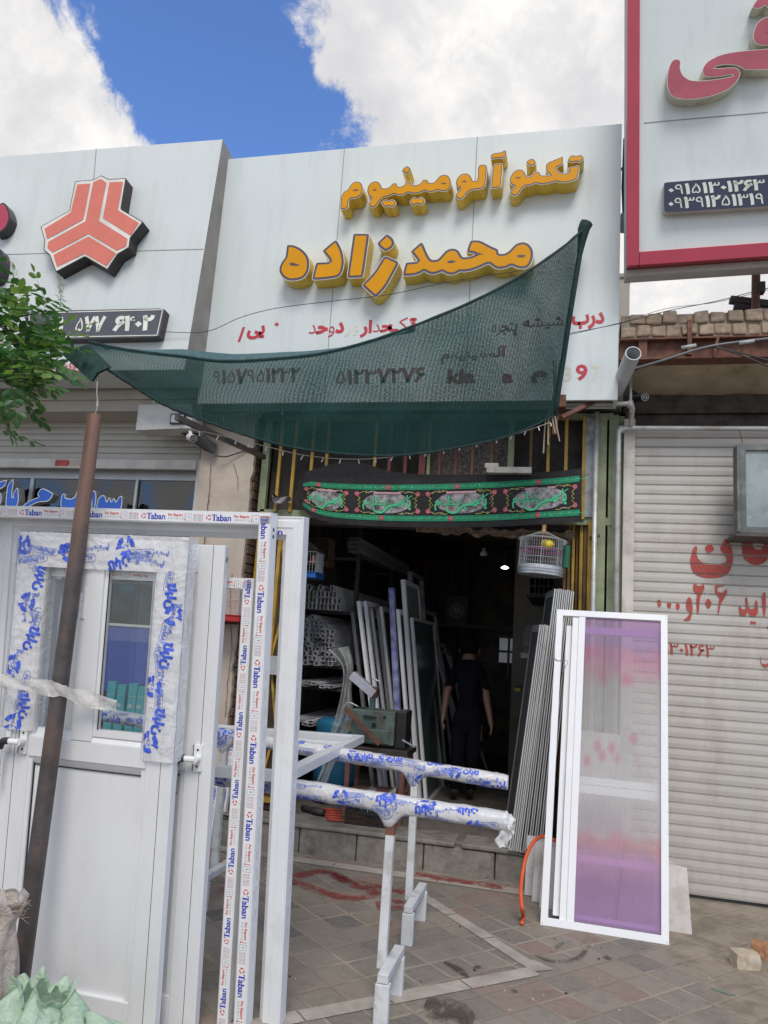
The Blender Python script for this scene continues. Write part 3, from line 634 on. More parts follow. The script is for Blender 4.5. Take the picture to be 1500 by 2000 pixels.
for pts in (((672.7, 290.7), (641.7, 671.7)), ((932.3, 266.7), (916.7, 583))):
    x = sum(yp(*p, YS).x for p in pts) / 2; MB().box(x - .003, x + .003, YS - .0015, YS, Z0 + .002, Z1 - .002).build('panel_joint', JOINT, main)
LD = .15; YF = YS - LD
FN = (lambda px, py: yp(px, py, YF).to_tuple()[::2], lambda x, z, o: (x, YS - o, z))
def crop(x0, y0, s, pts): return [(x0 + u / s, y0 + v / s) for u, v in pts]
GM = [ORN, WRIM, PURP, GOLD]
c1 = lambda p: crop(540, 440, 5.769, p); c2 = lambda p: crop(780, 440, 5.357, p); c3 = lambda p: crop(655, 300, 6, p); c4 = lambda p: crop(880, 280, 5.556, p)
BIG = [(c1([(112, 225), (150, 215), (215, 225), (290, 265), (345, 320), (375, 385), (375, 480), (355, 545), (310, 600), (240, 625), (170, 632), (110, 620), (60, 585), (28, 530), (28, 480), (50, 420), (90, 370), (100, 345), (108, 280)]),
        [c1([(150, 430), (175, 422), (225, 435), (265, 452), (235, 460), (175, 458), (150, 447)])]),
       (c1([(515, 285), (655, 165), (680, 168), (700, 190), (740, 270), (760, 340), (768, 420), (755, 500), (730, 560), (690, 590), (640, 602), (540, 615), (430, 622), (400, 610), (398, 590), (440, 425), (460, 415), (580, 412), (597, 398), (520, 300)]), []),
       (c1([(860, 105), (875, 90), (1035, 90), (1050, 105), (1045, 160), (985, 580), (965, 595), (815, 600), (793, 590), (793, 570), (850, 180)]), []),
       (c1([(1130, 205), (1150, 180), (1235, 100), (1260, 100), (1310, 140), (1335, 185), (1330, 225), (1300, 265), (1235, 298), (1205, 290), (1150, 245)]), []),
       (c1([(1215, 345), (1245, 345), (1365, 400), (1382, 425), (1370, 460), (1290, 610), (1230, 710), (1140, 805), (1110, 812), (1085, 800), (965, 690), (962, 665), (1040, 590), (1110, 510), (1170, 410)]), []),
       (c2([(118, 268), (220, 178), (240, 178), (255, 195), (295, 290), (325, 345), (350, 360), (395, 355), (420, 335), (480, 265), (530, 240), (585, 240), (625, 262), (648, 300), (665, 330), (700, 330), (765, 317), (792, 303), (702, 290), (705, 250), (735, 165), (760, 153), (830, 152), (880, 170), (960, 215), (1040, 248), (1045, 295), (1100, 292), (1140, 270), (1210, 195), (1260, 175), (1310, 172), (1355, 190), (1390, 230), (1408, 280), (1405, 340), (1385, 400), (1355, 440), (1310, 460), (1250, 460), (1210, 445), (1170, 428), (1130, 450), (1080, 462), (1020, 462), (975, 440), (945, 412), (920, 412), (840, 450), (760, 480), (690, 492), (630, 490), (610, 505), (580, 520), (530, 525), (480, 512), (445, 488), (400, 510), (350, 520), (300, 510), (258, 485), (230, 505), (170, 528), (100, 535), (40, 535), (30, 520), (60, 400), (75, 385), (175, 378), (185, 368), (118, 285)]),
        [c2([(1225, 322), (1260, 310), (1310, 312), (1325, 322), (1290, 338), (1250, 338)]), c2([(495, 385), (530, 372), (575, 370), (590, 380), (555, 396), (515, 395)]), c2([(790, 292), (835, 290), (880, 305), (830, 312), (790, 318)])])]
SML = [(c3([(60, 660), (55, 620), (62, 510), (90, 450), (150, 415), (165, 380), (205, 335), (255, 322), (300, 335), (325, 380), (325, 450), (295, 500), (250, 525), (160, 535), (155, 645)]), [c3([(200, 435), (235, 420), (275, 425), (265, 435), (230, 440)])]),
       (c3([(370, 600), (430, 525), (385, 495), (368, 440), (380, 380), (420, 335), (470, 320), (510, 330), (540, 370), (550, 405), (600, 405), (640, 385), (670, 345), (722, 343), (725, 380), (770, 385), (810, 365), (835, 328), (888, 328), (895, 365), (950, 368), (1000, 345), (1025, 303), (1085, 303), (1090, 340), (1150, 340), (1180, 310), (1220, 260), (1275, 240), (1325, 255), (1355, 300), (1360, 360), (1345, 410), (1300, 448), (1240, 445), (1195, 430), (1150, 455), (1090, 455), (1045, 435), (990, 465), (920, 478), (850, 458), (800, 490), (740, 495), (685, 475), (620, 505), (545, 525), (455, 650)]),
        [c3([(435, 428), (465, 418), (488, 428), (460, 438)]), c3([(1230, 355), (1270, 343), (1308, 350), (1280, 362)])]),
       (c3([(775, 205), (790, 180), (830, 145), (860, 150), (888, 180), (880, 205), (835, 250)]), []),
       (c3([(530, 580), (560, 550), (590, 535), (625, 550), (660, 535), (700, 550), (718, 585), (690, 620), (660, 635), (625, 615), (595, 632), (560, 618)]), []),
       (c3([(868, 570), (890, 530), (925, 508), (960, 525), (1000, 505), (1040, 525), (1055, 560), (1035, 590), (1000, 610), (960, 590), (925, 610), (890, 600)]), []),
       (c4([(295, 230), (395, 228), (398, 300), (385, 430), (370, 480), (330, 500), (205, 512), (115, 625), (35, 572), (110, 495), (65, 470), (52, 430), (65, 380), (105, 335), (160, 320), (205, 335), (230, 370), (240, 405), (290, 405)]), [c4([(120, 418), (150, 406), (180, 415), (150, 425)])]),
       (c4([(460, 220), (565, 215), (568, 260), (550, 470), (535, 485), (440, 492), (435, 480)]), []),
       (c4([(430, 140), (450, 110), (500, 98), (550, 95), (575, 75), (608, 78), (610, 110), (600, 145), (560, 170), (500, 165), (440, 178)]), []),
       (c4([(625, 540), (700, 470), (655, 450), (635, 420), (640, 370), (680, 305), (730, 278), (785, 285), (815, 320), (825, 360), (880, 350), (910, 308), (970, 305), (975, 345), (1060, 345), (1080, 345), (1030, 300), (1030, 215), (1215, 140), (1225, 145), (1225, 235), (1140, 268), (1190, 320), (1240, 325), (1290, 315), (1270, 265), (1385, 235), (1400, 260), (1395, 330), (1375, 385), (1340, 410), (1250, 430), (1190, 430), (1140, 415), (1060, 440), (985, 450), (920, 435), (870, 460), (800, 465), (715, 585)]), [c4([(700, 375), (735, 365), (768, 375), (735, 382)])]),
       (c4([(815, 210), (840, 180), (880, 160), (915, 175), (933, 205), (915, 235), (880, 255), (845, 240)]), []),
       (c4([(1265, 185), (1290, 140), (1325, 122), (1365, 135), (1405, 120), (1440, 135), (1452, 160), (1430, 190), (1395, 215), (1365, 200), (1325, 215), (1285, 205)]), [])]
for o, h in BIG: raised(main, o, FN, LD, GM, (0, .005, .024), h)
for o, h in SML: raised(main, o, FN, LD, GM, (0, .004, .0115), h)
# flat vinyl words on the panel
VRED = mat('red vinyl', (.48, .035, .055), .35, var=.06); GHOST = mat('faded vinyl ghost', (.62, .60, .50), .5, var=.1); VDK = mat('dark red vinyl', (.27, .06, .07), .4, var=.1)
def words(parent, items, Y, m, off=.002, name='vinyl_word'):
    for s, xl, yb, xr, yt, sl, bold in items:       # rectangle in photo pixels, sl = baseline slope
        b = MB(); a, c = yp(xl, yb, Y), yp(xr, yb + sl * (xr - xl), Y); t = yp(xl, yt, Y); h = t.z - a.z; k = (c.z - a.z) / (c.x - a.x)
        b.flat(fit(text(s, bold), a.x, 0, c.x, h), lambda x, z: (x, Y - off, a.z + z + k * (x - a.x))); b.build(name, m, parent)
words(main, [('درب', 1116, 645, 1180, 612, -.05, .05), ('تک', 757, 650, 813, 622, -.06, .05), ('حدار', 702, 660, 765, 626, -.06, .05), ('دوحد', 602, 661, 671, 632, -.05, .05), ('یی', 481, 664, 516, 637, -.06, .05), ('9', 1124, 744, 1147, 712, 0, .035)], YS, VRED)
b = MB()
for p in ([(464, 668), (469, 668), (479, 639), (474, 639)], [(536, 634), (541, 629), (545, 634), (541, 638)]): b.flat(tess(ccw([yp(x, y, YS).to_tuple()[::2] for x, y in p])), lambda x, z: (x, YS - .002, z))
b.build('vinyl_word', VRED, main)
words(main, [('3', 1099, 745, 1116, 716, 0, .01), ('7', 1156, 745, 1170, 714, 0, .01), ('ور', 672, 658, 700, 636, -.06, .02)], YS, GHOST)
words(main, [('شیشه', 1020, 645, 1100, 622, -.05, .04), ('.۹۱۵۷۹۵۱۲۳۲', 415, 752, 585, 722, -.03, .05), ('۵۱۲۳۷۲۷۶', 655, 752, 830, 722, -.03, .04), ('kla', 873, 750, 928, 722, -.02, .05), ('a', 980, 748, 1002, 730, 0, .05), ('م', 1036, 748, 1068, 725, 0, .05),
             ('آلومینیوم', 860, 712, 990, 680, -.04, .04), ('پنجره', 960, 660, 1010, 632, -.05, .04)], YS, VDK)

# left signboard with the red emblem
LP = plane3((435, 272, 5.6), (367, 680, 5.43), (0, 303, 5.54))
ls = thing('signboard', (-4.5, 5.5, 3.8), 'white signboard on the left with the red three-armed emblem and a dark phone number plate', 'sign')
lo = lambda px, py, o=0.0: plp(px, py, LP, o)
A, B_, C_, D_ = lo(-420, 338), lo(435, 272), lo(360, 722), lo(-420, 730)
n = LP[1]; bk = -n * .36
b = MB(); b.add([A, B_, C_, D_, A + bk, B_ + bk, C_ + bk, D_ + bk], [(0, 1, 2, 3), (4, 7, 6, 5), (0, 4, 5, 1), (2, 6, 7, 3), (0, 3, 7, 4)], 0); b.add([B_, C_, C_ + bk, B_ + bk], [(0, 1, 2, 3)], 1)
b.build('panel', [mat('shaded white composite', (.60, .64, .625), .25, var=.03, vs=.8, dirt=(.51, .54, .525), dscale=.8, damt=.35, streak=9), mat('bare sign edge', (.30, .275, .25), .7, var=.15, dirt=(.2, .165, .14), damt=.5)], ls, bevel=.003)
b = MB()
for p, q in (((-400, 508), (397, 486.5)), ((188, 291), (170, 500))):
    a, c = lo(*p, .0015), lo(*q, .0015); b.bar(a, c, .006, .002)
b.build('panel_joint', JOINT, ls)
ax = (B_ - A).normalized(); az = n.cross(ax).normalized(); az = az if az.z > 0 else -az
def mkfn(pl, ax, az, dep):
    P, nn = pl
    return (lambda px, py: ((plp(px, py, pl, dep) - P).dot(ax), (plp(px, py, pl, dep) - P).dot(az)), lambda x, y, o: tuple(P + ax * x + az * y + nn * o))
ED = .12; EF = mkfn(LP, ax, az, ED); cc = lambda p: crop(0, 250, 3, p)
CORAL = mat('coral red acrylic', (.62, .165, .12), .35, var=.04); CREAM = mat('cream acrylic', (.66, .64, .58), .4)
em = raised(ls, cc([(440, 312), (545, 303), (593, 278), (638, 300), (740, 293), (710, 475), (840, 550), (765, 645), (758, 700), (690, 740), (630, 832), (497, 755), (328, 845), (290, 745), (257, 718), (260, 655), (237, 577), (405, 485)]), EF, ED, [mat('black return', (.03, .022, .02), .5, var=.3, vs=20), BLACK, CREAM], (0, .008), q=.03, name='emblem')
b = MB()
for p in ([(455, 332), (530, 328), (490, 538), (278, 652), (262, 592), (415, 498)], [(548, 320), (593, 300), (625, 322), (580, 545), (748, 650), (740, 695), (685, 720), (520, 622), (310, 732), (280, 705), (285, 668), (502, 548)],
          [(643, 320), (722, 317), (692, 482), (814, 558), (768, 632), (605, 530)], [(520, 637), (682, 735), (625, 812), (497, 738), (335, 815), (315, 745)]):
    b.flat(tess(ccw([EF[0](*q) for q in cc(p)])), lambda x, y: EF[1](x, y, ED + .005))
b.build('emblem_face', CORAL, em)
PD = .09; PF = mkfn(LP, ax, az, PD)
pl_ = raised(ls, [(50, 608), (322, 602), (310, 658), (48, 664)], PF, PD, [mat('dark plate side', (.05, .045, .045), .5), mat('slate plate', (.075, .08, .095), .4)], (0,), q=.04, name='phone_plate')
b = MB()
pp = [(58, 612), (318, 605), (307, 655), (55, 660)]
for i in range(4): b.flat(stroke([PF[0](*pp[i]), PF[0](*pp[(i + 1) % 4])], .008), lambda x, y: PF[1](x, y, PD + .003))
for s, xl, yb, xr, yt in (('۶۴۰۲', 219, 648, 298, 617), ('۵۷۷', 146, 650, 203, 618), ('۹۱', 88, 652, 122, 620)):
    a, c, t = PF[0](xl, yb), PF[0](xr, yb - 2), PF[0](xl + 4, yt)
    b.flat(fit(text(s, .055), a[0], a[1], c[0], t[1]), lambda x, y: PF[1](x, y, PD + .003))
b.build('digits', mat('cream digits', (.7, .7, .62), .4), pl_)
LF = mkfn(LP, ax, az, .1); LM = [mat('black letter side', (.025, .022, .03), .4), BLACK, mat('crimson acrylic', (.42, .04, .09), .3)]
raised(ls, cc([(-60, 560), (-20, 470), (10, 435), (35, 445), (55, 490), (60, 530), (40, 580), (5, 612), (-40, 620)]), LF, .1, LM, (0, .014))
raised(ls, cc([(-200, 760), (-120, 700), (-20, 695), (10, 715), (20, 760), (10, 840), (-20, 890), (-80, 900), (-190, 860)]), LF, .1, [LM[0], BLACK, mat('navy acrylic', (.03, .035, .06), .3)], (0, .012))
b = MB()
a, c, t = EF[0](60, 716), EF[0](150, 712), EF[0](60, 690); b.flat(fit(text('تعویض روغن', .05), a[0], a[1] - .0, c[0], t[1]), lambda x, y: EF[1](x, y, .002)); b.build('vinyl_word', VRED, ls)

# red-framed signboard on the right (leans forward)
RP_ = plane3((1222, 535, 5.5), (1237, 0, 5.09), (1500, 510, 5.5))
rs = thing('signboard', (1.3, 5.5, 4.45), 'white signboard with a broad crimson frame, leaning forward above the broken brick parapet', 'sign')
rl = lambda px, py, o=0.0: plp(px, py, RP_, o)
n = RP_[1]; ax = (rl(1500, 510) - rl(1222, 529)).normalized(); az = n.cross(ax).normalized(); az = az if az.z > 0 else -az
P0 = rl(1224, 522)
T = lambda x, z, o=0.0: tuple(P0 + ax * x + az * z + n * o)
CRIM = mat('crimson composite', (.40, .035, .065), .35, var=.06, vs=3)
def tbox(b, x0, x1, z0, z1, o0, o1, m=0):
    vs = [T(x, z, o) for z in (z0, z1) for o in (o1, o0) for x in (x0, x1)]
    b.add(vs, [(0, 2, 3, 1), (4, 5, 7, 6), (0, 1, 5, 4), (2, 6, 7, 3), (0, 4, 6, 2), (1, 3, 7, 5)], m)
b = MB(); tbox(b, .07, 3.2, .06, 2.3, -.03, 0); b.build('panel', ACP, rs)
b = MB(); tbox(b, 0, .085, .0, 2.4, -.09, .03); tbox(b, .087, 1.32 - .23, .0, .10, -.09, .028); tbox(b, 1.092, 3.3, .0, .104, -.09, .03); tbox(b, .087, 3.3, 2.06, 2.16, -.09, .028); b.build('border_frame', CRIM, rs, bevel=.004)
b = MB(); tbox(b, 0, 3.3, -.05, -.004, -.26, -.06); tbox(b, .0, .02, .0, 2.3, -.26, -.092); tbox(b, .02, 3.3, 0, 2.3, -.25, -.24); b.build('back_box', mat('grey sign back', (.42, .40, .37), .6, dirt=(.25, .2, .16), damt=.4), rs)
b = MB(); b.bar(rl(1258, 240, .0015), rl(1500, 219, .0015), .006, .002); b.build('panel_joint', JOINT, rs)
RD = .11; RF = mkfn((P0, n), ax, az, RD); cr = lambda p: crop(1000, 0, 3, p)
RMAT = [mat('cream letter side', (.55, .53, .42), .5, dirt=(.3, .26, .16), dscale=8, damt=.5), WRIM, mat('plum red acrylic', (.40, .08, .11), .3)]
raised(rs, cr([(1560, 280), (1320, 300), (1220, 320), (1150, 355), (1118, 392), (1115, 430), (1132, 452), (1200, 452), (1292, 436), (1296, 446), (1200, 464), (1100, 474), (1040, 470), (1000, 440), (985, 400), (990, 360), (975, 345), (940, 350), (915, 400), (907, 480), (918, 540), (950, 575), (1040, 585), (1150, 570), (1250, 535), (1310, 490), (1340, 440), (1330, 405), (1300, 394), (1180, 402), (1195, 388), (1250, 378), (1310, 382), (1345, 396), (1372, 412), (1560, 405)]), RF, RD, RMAT, (0, .004), q=.2)
raised(rs, cr([(1560, 95), (1480, 100), (1440, 130), (1415, 180), (1412, 225), (1430, 258), (1470, 268), (1560, 262)]), RF, RD, RMAT, (0, .004), [cr([(1475, 185), (1500, 170), (1540, 172), (1540, 195), (1490, 195)])])
raised(rs, cr([(1405, 45), (1425, 10), (1470, -40), (1530, -20), (1540, 30), (1500, 48), (1485, 30), (1445, 52)]), RF, RD, RMAT, (0, .004), q=.1)
PD = .08; PF2 = mkfn((P0, n), ax, az, PD)
ph = raised(rs, [(1297, 358), (1302, 356), (1560, 336), (1560, 399), (1303, 415), (1297, 411)], PF2, PD, [mat('grey plate side', (.5, .48, .44), .6, dirt=(.3, .25, .2), damt=.5), mat('navy plate', (.028, .03, .07), .35)], (0,), q=.1, name='phone_plate')
b = MB()
for s, xl, yb, xr, yt, sl in (('۰۹۱۵۱۳۰۱۲۶۳', 1305, 382, 1493, 360, -.055), ('۰۹۳۹۱۲۵۱۳۱۹', 1305, 409, 1491, 386, -.05)):
    a, c, t = PF2[0](xl, yb), PF2[0](xr, yb + sl * (xr - xl)), PF2[0](xl, yt); k = (c[1] - a[1]) / (c[0] - a[0])
    b.flat(fit(text(s, .042), a[0], 0, c[0], t[1] - a[1]), lambda x, y: PF2[1](x, a[1] + y + k * (x - a[0]), PD + .003))
b.build('digits', mat('pale mint digits', (.62, .70, .62), .4), ph)
# post behind it
sp_ = thing('sign_post', (1.39, 6.1, 4.1), 'rusty steel post standing on the brick parapet under the red-framed sign', 'post')
b = MB(); b.tube([(1.36, 6.1, 4.2), (1.385, 6.1, 5.2)], .032, 12); b.build('post', RUST, sp_)
b = MB(); b.box(1.36, 1.43, 6.06, 6.14, 4.52, 4.6); b.bar((1.20, 6.2, 4.52), (1.9, 6.25, 4.42), .05, .06); b.bar((1.23, 6.2, 4.46), (1.9, 6.25, 4.35), .04, .06); b.build('beam_stub', mat('dark weathered steel', (.06, .05, .05), .7, var=.3), sp_)

# ================================================================== SHADE NET
def net_mat(name, tr0, col):
    m = bpy.data.materials.new(name); m.use_nodes = True; nt = m.node_tree; nt.nodes.remove(nt.nodes['Principled BSDF'])
    uv = node(nt, 'ShaderNodeUVMap').outputs[0]
    s = node(nt, 'ShaderNodeSeparateXYZ', {0: uv})
    v1 = node(nt, 'ShaderNodeCombineXYZ', {0: M(nt, 'MULTIPLY', s.outputs[0], 760.0), 1: M(nt, 'MULTIPLY', s.outputs[1], 70.0)}).outputs[0]
    n1 = node(nt, 'ShaderNodeTexNoise', {'Vector': v1, 'Scale': 1.0, 'Detail': 2.0, 'Roughness': .6}).outputs[0]
    co = node(nt, 'ShaderNodeTexCoord').outputs['Object']
    n2 = node(nt, 'ShaderNodeTexNoise', {'Vector': co, 'Scale': 2.2, 'Detail': 4.0, 'Distortion': .8}).outputs[0]
    wv = M(nt, 'SINE', M(nt, 'MULTIPLY', M(nt, 'ADD', s.outputs[0], M(nt, 'MULTIPLY', n2, .02)), 900.0))
    tr = M(nt, 'ADD', M(nt, 'MULTIPLY', sstep(nt, M(nt, 'ADD', n1, M(nt, 'MULTIPLY', wv, .06)), .22, .80), tr0), M(nt, 'MULTIPLY', M(nt, 'SUBTRACT', n2, .5), .22))
    c = mixc(nt, n1, tuple(x * .7 for x in col), tuple(min(1, x * 1.35) for x in col))
    d = node(nt, 'ShaderNodeBsdfDiffuse', {0: c}).outputs[0]; t = node(nt, 'ShaderNodeBsdfTranslucent', {0: c}).outputs[0]
    a = node(nt, 'ShaderNodeMixShader', {0: .3, 1: d, 2: t}).outputs[0]
    tp = node(nt, 'ShaderNodeBsdfTransparent').outputs[0]
    nt.links.new(node(nt, 'ShaderNodeMixShader', {0: node(nt, 'ShaderNodeClamp', {0: tr, 1: .0, 2: .8}).outputs[0], 1: a, 2: tp}).outputs[0], nt.nodes['Material Output'].inputs[0]); return m
NETC = (.020, .060, .053)
NET = net_mat('green shade net', .335, NETC); HEM = mat('dark green hem', (.012, .032, .03), .9, var=.3, vs=30)
net = thing('shade_net', (-1, 4.5, 3.5), 'sagging dark green shade net stretched from the left tree to the sign corner', 'net')
TOP = [(172, 668), (260, 684), (345, 697), (430, 705), (530, 702), (640, 686), (760, 655), (880, 608), (1000, 548), (1090, 490), (1140, 448)]
BOT = [(205, 718), (262, 755), (330, 795), (400, 822), (500, 856), (600, 878), (720, 889), (830, 884), (930, 868), (1010, 845), (1083, 812)]
def dep(u): return 1 / ((1 - u) / 3.05 + u / 5.52)
ts, bs_ = spl(TOP, 10), spl(BOT, 10)
def pick(l, u):
    f = u * (len(l) - 1); i = min(int(f), len(l) - 2); return l[i].lerp(l[i + 1], f - i)
def netf(u, v):
    a, c = pick(ts, u), pick(bs_, u); Y = dep(u)
    A, B_ = yp(a.x, a.y, Y + .10 * (1 - u)), yp(c.x, c.y, Y - .12 * math.sin(math.pi * u) + .02)
    p = A.lerp(B_, v)
    bow = math.sin(math.pi * v) * (.10 + .12 * math.sin(math.pi * u)); fold = .018 * math.sin(u * 46 + v * 7 + 3 * noise.noise(V((u * 3, v * 2, 4)))) * (v * (1 - v) * 3) + .03 * noise.noise(V((u * 7, v * 3, 0)))
    return p + V((0, -bow * .5 + fold, -bow * .1))
b = MB(); b.grid(netf, 170, 40); no = b.build('netting', NET, net, smooth=True)
uvl = no.data.uv_layers.new(name='UVMap')
for pg in no.data.polygons:
    for li in pg.loop_indices:
        vi = no.data.loops[li].vertex_index; uvl.data[li].uv = ((vi % 171) / 170, (vi // 171) / 40)
b = MB(); b.tube([netf(i / 120, 0) for i in range(121)], [.009 + .003 * noise.noise(V((i * .3, 0, 0))) for i in range(121)], 8); b.build('hem', HEM, net, smooth=True)
b = MB(); b.tube([netf(i / 120, 1) + V((0, 0, .004 * noise.noise(V((i * .9, 0, 0))))) for i in range(121)], [.007 + .004 * abs(noise.noise(V((i * 1.7, 2, 0)))) for i in range(121)], 6); b.build('hem', HEM, net, smooth=True)
b = MB(); e = [netf(1, i / 14) for i in range(15)]; b.tube([e[0] + V((.02, .0, .05))] + e, [.05, .045, .03] + [.02] * 13, 8); b.build('hem', HEM, net, smooth=True)
# flap of doubled net along the upper left edge, and the loose corner
b = MB(); b.grid(lambda u, v: netf(.02 + u * .62, 0) + V((0, .03 + .05 * v, (.12 * math.sin(math.pi * min(1, u * 1.02)) ** .6 + .01 * noise.noise(V((u * 9, v, 0)))) * v * .62)), 60, 5); b.build('folded_edge', mat('grey green net fold', (.07, .13, .135), .9, var=.15, vs=40), net, smooth=True)
fl = [yp(*p) for p in ((118, 690, 3.05), (170, 672, 3.05), (215, 716, 3.02), (190, 728, 3.0), (178, 745, 2.98))]
b = MB(); b.add(fl + [p + V((.004, .012, 0)) for p in fl], [(0, 1, 2, 3, 4), (9, 8, 7, 6, 5)]); b.build('loose_corner', mat('dark green net corner', (.014, .045, .038), .9, var=.3, vs=60), net)

# ------------------------------------------------------------------ tree on the left
tr = thing('tree', (-3.5, 2.7, 0), 'leafy green street tree whose branch hangs in from the left edge over the rusty pole', 'tree')
BARK = mat('grey brown bark', (.10, .075, .055), .9, var=.3, vs=30, bump=.8)
b = MB(); b.tube(spl([(-3.6, 2.7, 0), (-3.62, 2.72, 1.2), (-3.55, 2.75, 2.1), (-3.6, 2.8, 3.2), (-3.7, 2.8, 4.2)], 6), [.11 - .0032 * i for i in range(25)], 10); b.build('trunk', BARK, tr, smooth=True)
CL = [(30, 572, 12, 3.0), (14, 600, 18, 2.9), (40, 632, 20, 2.85), (90, 640, 8, 3.05), (118, 606, 9, 3.0), (124, 632, 14, 2.9), (70, 668, 24, 2.8), (128, 665, 13, 2.85), (138, 694, 14, 2.9), (20, 690, 32, 2.8), (60, 705, 32, 2.75), (102, 708, 22, 2.8), (30, 740, 28, 2.8), (70, 738, 16, 2.85), (82, 722, 14, 2.7), (10, 790, 18, 2.8), (30, 768, 14, 2.75), (4, 830, 9, 2.8),
      (-60, 640, 55, 2.8), (-80, 720, 55, 2.8), (-160, 620, 80, 2.9), (-180, 740, 80, 2.8), (-100, 820, 50, 2.8), (-260, 560, 90, 2.9), (-300, 700, 90, 2.8), (-120, 560, 45, 3.0), (-380, 640, 90, 2.9)]
random.seed(21)
b = MB(); br = MB(); base = V((-3.58, 2.76, 2.55))
for cx, cy, r, Y in CL:
    if cx > 0: cx, r = cx - 8 - max(0, cx - 55) * .30, r * .85
    e = yp(cx, cy, Y); br.tube(spl([base, base.lerp(e, .5) + V((0, .05, .12)), e], 5), [.022, .02, .017, .014, .012, .011, .009, .008, .006, .005, .004], 6)
    for _ in range(max(4, int(r * .5))):
        a = random.uniform(0, 6.28); q = math.sqrt(random.random()) * r
        o = yp(cx + q * math.cos(a), cy + q * math.sin(a), Y + random.uniform(-.22, .22))
        dr = V((random.gauss(.2, .8), random.gauss(-.2, .6), random.gauss(-.15, .55))).normalized(); L = random.uniform(.11, .2)
        sd = dr.cross(V((random.gauss(0, .3), random.gauss(0, .3), 1))).normalized(); up = sd.cross(dr).normalized()
        mi = random.choice((0, 0, 1, 1, 2)); k = random.choice((3, 3, 4))
        b.add([o - sd * .0012, o + sd * .0012, o + dr * L + sd * .0008, o + dr * L - sd * .0008], [(0, 1, 2, 3)], 3)
        lf = [(o + dr * (L * (i + .6) / k), s) for i in range(k) for s in (-1, 1)] + [(o + dr * L, 0)]
        for p, s in lf:
            ld_ = (sd * s * .85 + dr * (.55 if s else 1) + V((random.gauss(0, .18), random.gauss(0, .18), random.gauss(-.1, .2)))).normalized()
            w_ = ld_.cross(up + V((random.gauss(0, .25), 0, 0))).normalized(); nn = w_.cross(ld_); l = random.uniform(.038, .064); h = l * .30
            pts = [p, p + ld_ * l * .25 + w_ * h * .8 + nn * .002, p + ld_ * l * .6 + w_ * h + nn * .003, p + ld_ * l * .9 + w_ * h * .5, p + ld_ * l, p + ld_ * l * .9 - w_ * h * .5, p + ld_ * l * .6 - w_ * h + nn * .003, p + ld_ * l * .25 - w_ * h * .8 + nn * .002, p + ld_ * l * .5 - nn * .003]
            b.add(pts, [(i, (i + 1) % 8, 8) for i in range(8)], mi)
def leafm(name, c):
    m = mat(name, c, .45, var=.25, vs=30); nt = m.node_tree; p = nt.nodes['Principled BSDF']
    t = node(nt, 'ShaderNodeBsdfTranslucent', {0: (c[0] * 1.6, c[1] * 1.7, c[2], 1)}).outputs[0]
    nt.links.new(node(nt, 'ShaderNodeMixShader', {0: .35, 1: p.outputs[0], 2: t}).outputs[0], nt.nodes['Material Output'].inputs[0]); return m
b.build('crown', [leafm('dark leaf', (.042, .115, .036)), leafm('mid leaf', (.07, .165, .045)), leafm('young leaf', (.15, .25, .06)), BARK], tr)
br.build('branch', BARK, tr, smooth=True)
b = MB()
for cx, cy, top in ((26, 562, 516), (118, 592, 546)):
    for i in range(26):
        t = i / 25; p = yp(cx + random.uniform(-9, 9) * (1 - t * .7), cy + (top - cy) * t, 3.0 + random.uniform(-.02, .02)); b.tube([p, p + V((random.uniform(-.02, .02), random.uniform(-.02, .02), random.uniform(0, .025)))], .0016, 4)
    b.tube([yp(cx, cy + 8, 3.0), yp(cx, top, 3.0)], .002, 4)
b.build('flower_spike', mat('pale seed stalk', (.24, .27, .12), .7), tr)

# ------------------------------------------------------------------ strings, wires, pipes
WHITEP = mat('white plastic', (.7, .7, .68), .4)
sl_ = thing('string_lights', (-1.2, 5, 3), 'string of small unlit white lights looped along the lower edge of the green net', 'string lights')
def lightstring(pts, every=.11):
    g = spl([yp(x, y, d) for x, y, d in pts], 12); w_ = MB(); w_.tube(g, .0022, 5); L = 0; l = MB()
    for i in range(1, len(g)):
        L += (g[i] - g[i - 1]).length
        if L > every:
            L = 0; p = g[i]; l.tube([p, p + V((random.uniform(-.015, .01), 0, -.028))], [.003, .0045], 5)
    return w_, l
random.seed(5)
STR = [[(190, 745, 3.0), (189, 770, 2.98), (191, 790, 2.96), (186, 808, 2.95)], [(262, 757, 3.2), (330, 790, 3.4), (420, 812, 3.55), (480, 808, 3.7), (560, 800, 3.85), (650, 788, 4.0)],
       [(350, 835, 3.5), (420, 848, 3.7), (520, 872, 4.1), (600, 890, 4.3), (700, 897, 4.5), (800, 888, 4.75), (900, 872, 5.0), (1000, 850, 5.2), (1075, 825, 5.4)]]
for pts in STR:
    w_, l = lightstring(pts); w_.build('wire', mat('clear cable', (.45, .43, .38), .4), sl_); l.build('bulb', WHITEP, sl_)
def cable(name, pts, r, m, label, n=10, cat='cable'):
    b = MB(); b.tube(spl([yp(*p) for p in pts], n), r, 6); return tag(b.build(name, m, smooth=True), label, cat)
CBL = mat('dark cable', (.03, .03, .032), .6)
cable('cable', [(60, 640, 5.35), (170, 652, 5.35), (300, 648, 5.38), (400, 648, 5.42), (470, 620, 5.45), (540, 602, 5.47), (650, 588, 5.47), (760, 575, 5.5), (890, 548, 5.52), (1020, 528, 5.53)], .003, CBL, 'thin dark wire drooping across the white signs under the gold letters')
cable('cable', [(1108, 652, 5.5), (1210, 632, 5.55), (1300, 608, 5.6), (1400, 588, 5.65), (1500, 563, 5.7), (1600, 545, 5.7)], .003, CBL, 'thin wire running from the net edge over the brick parapet to the right')
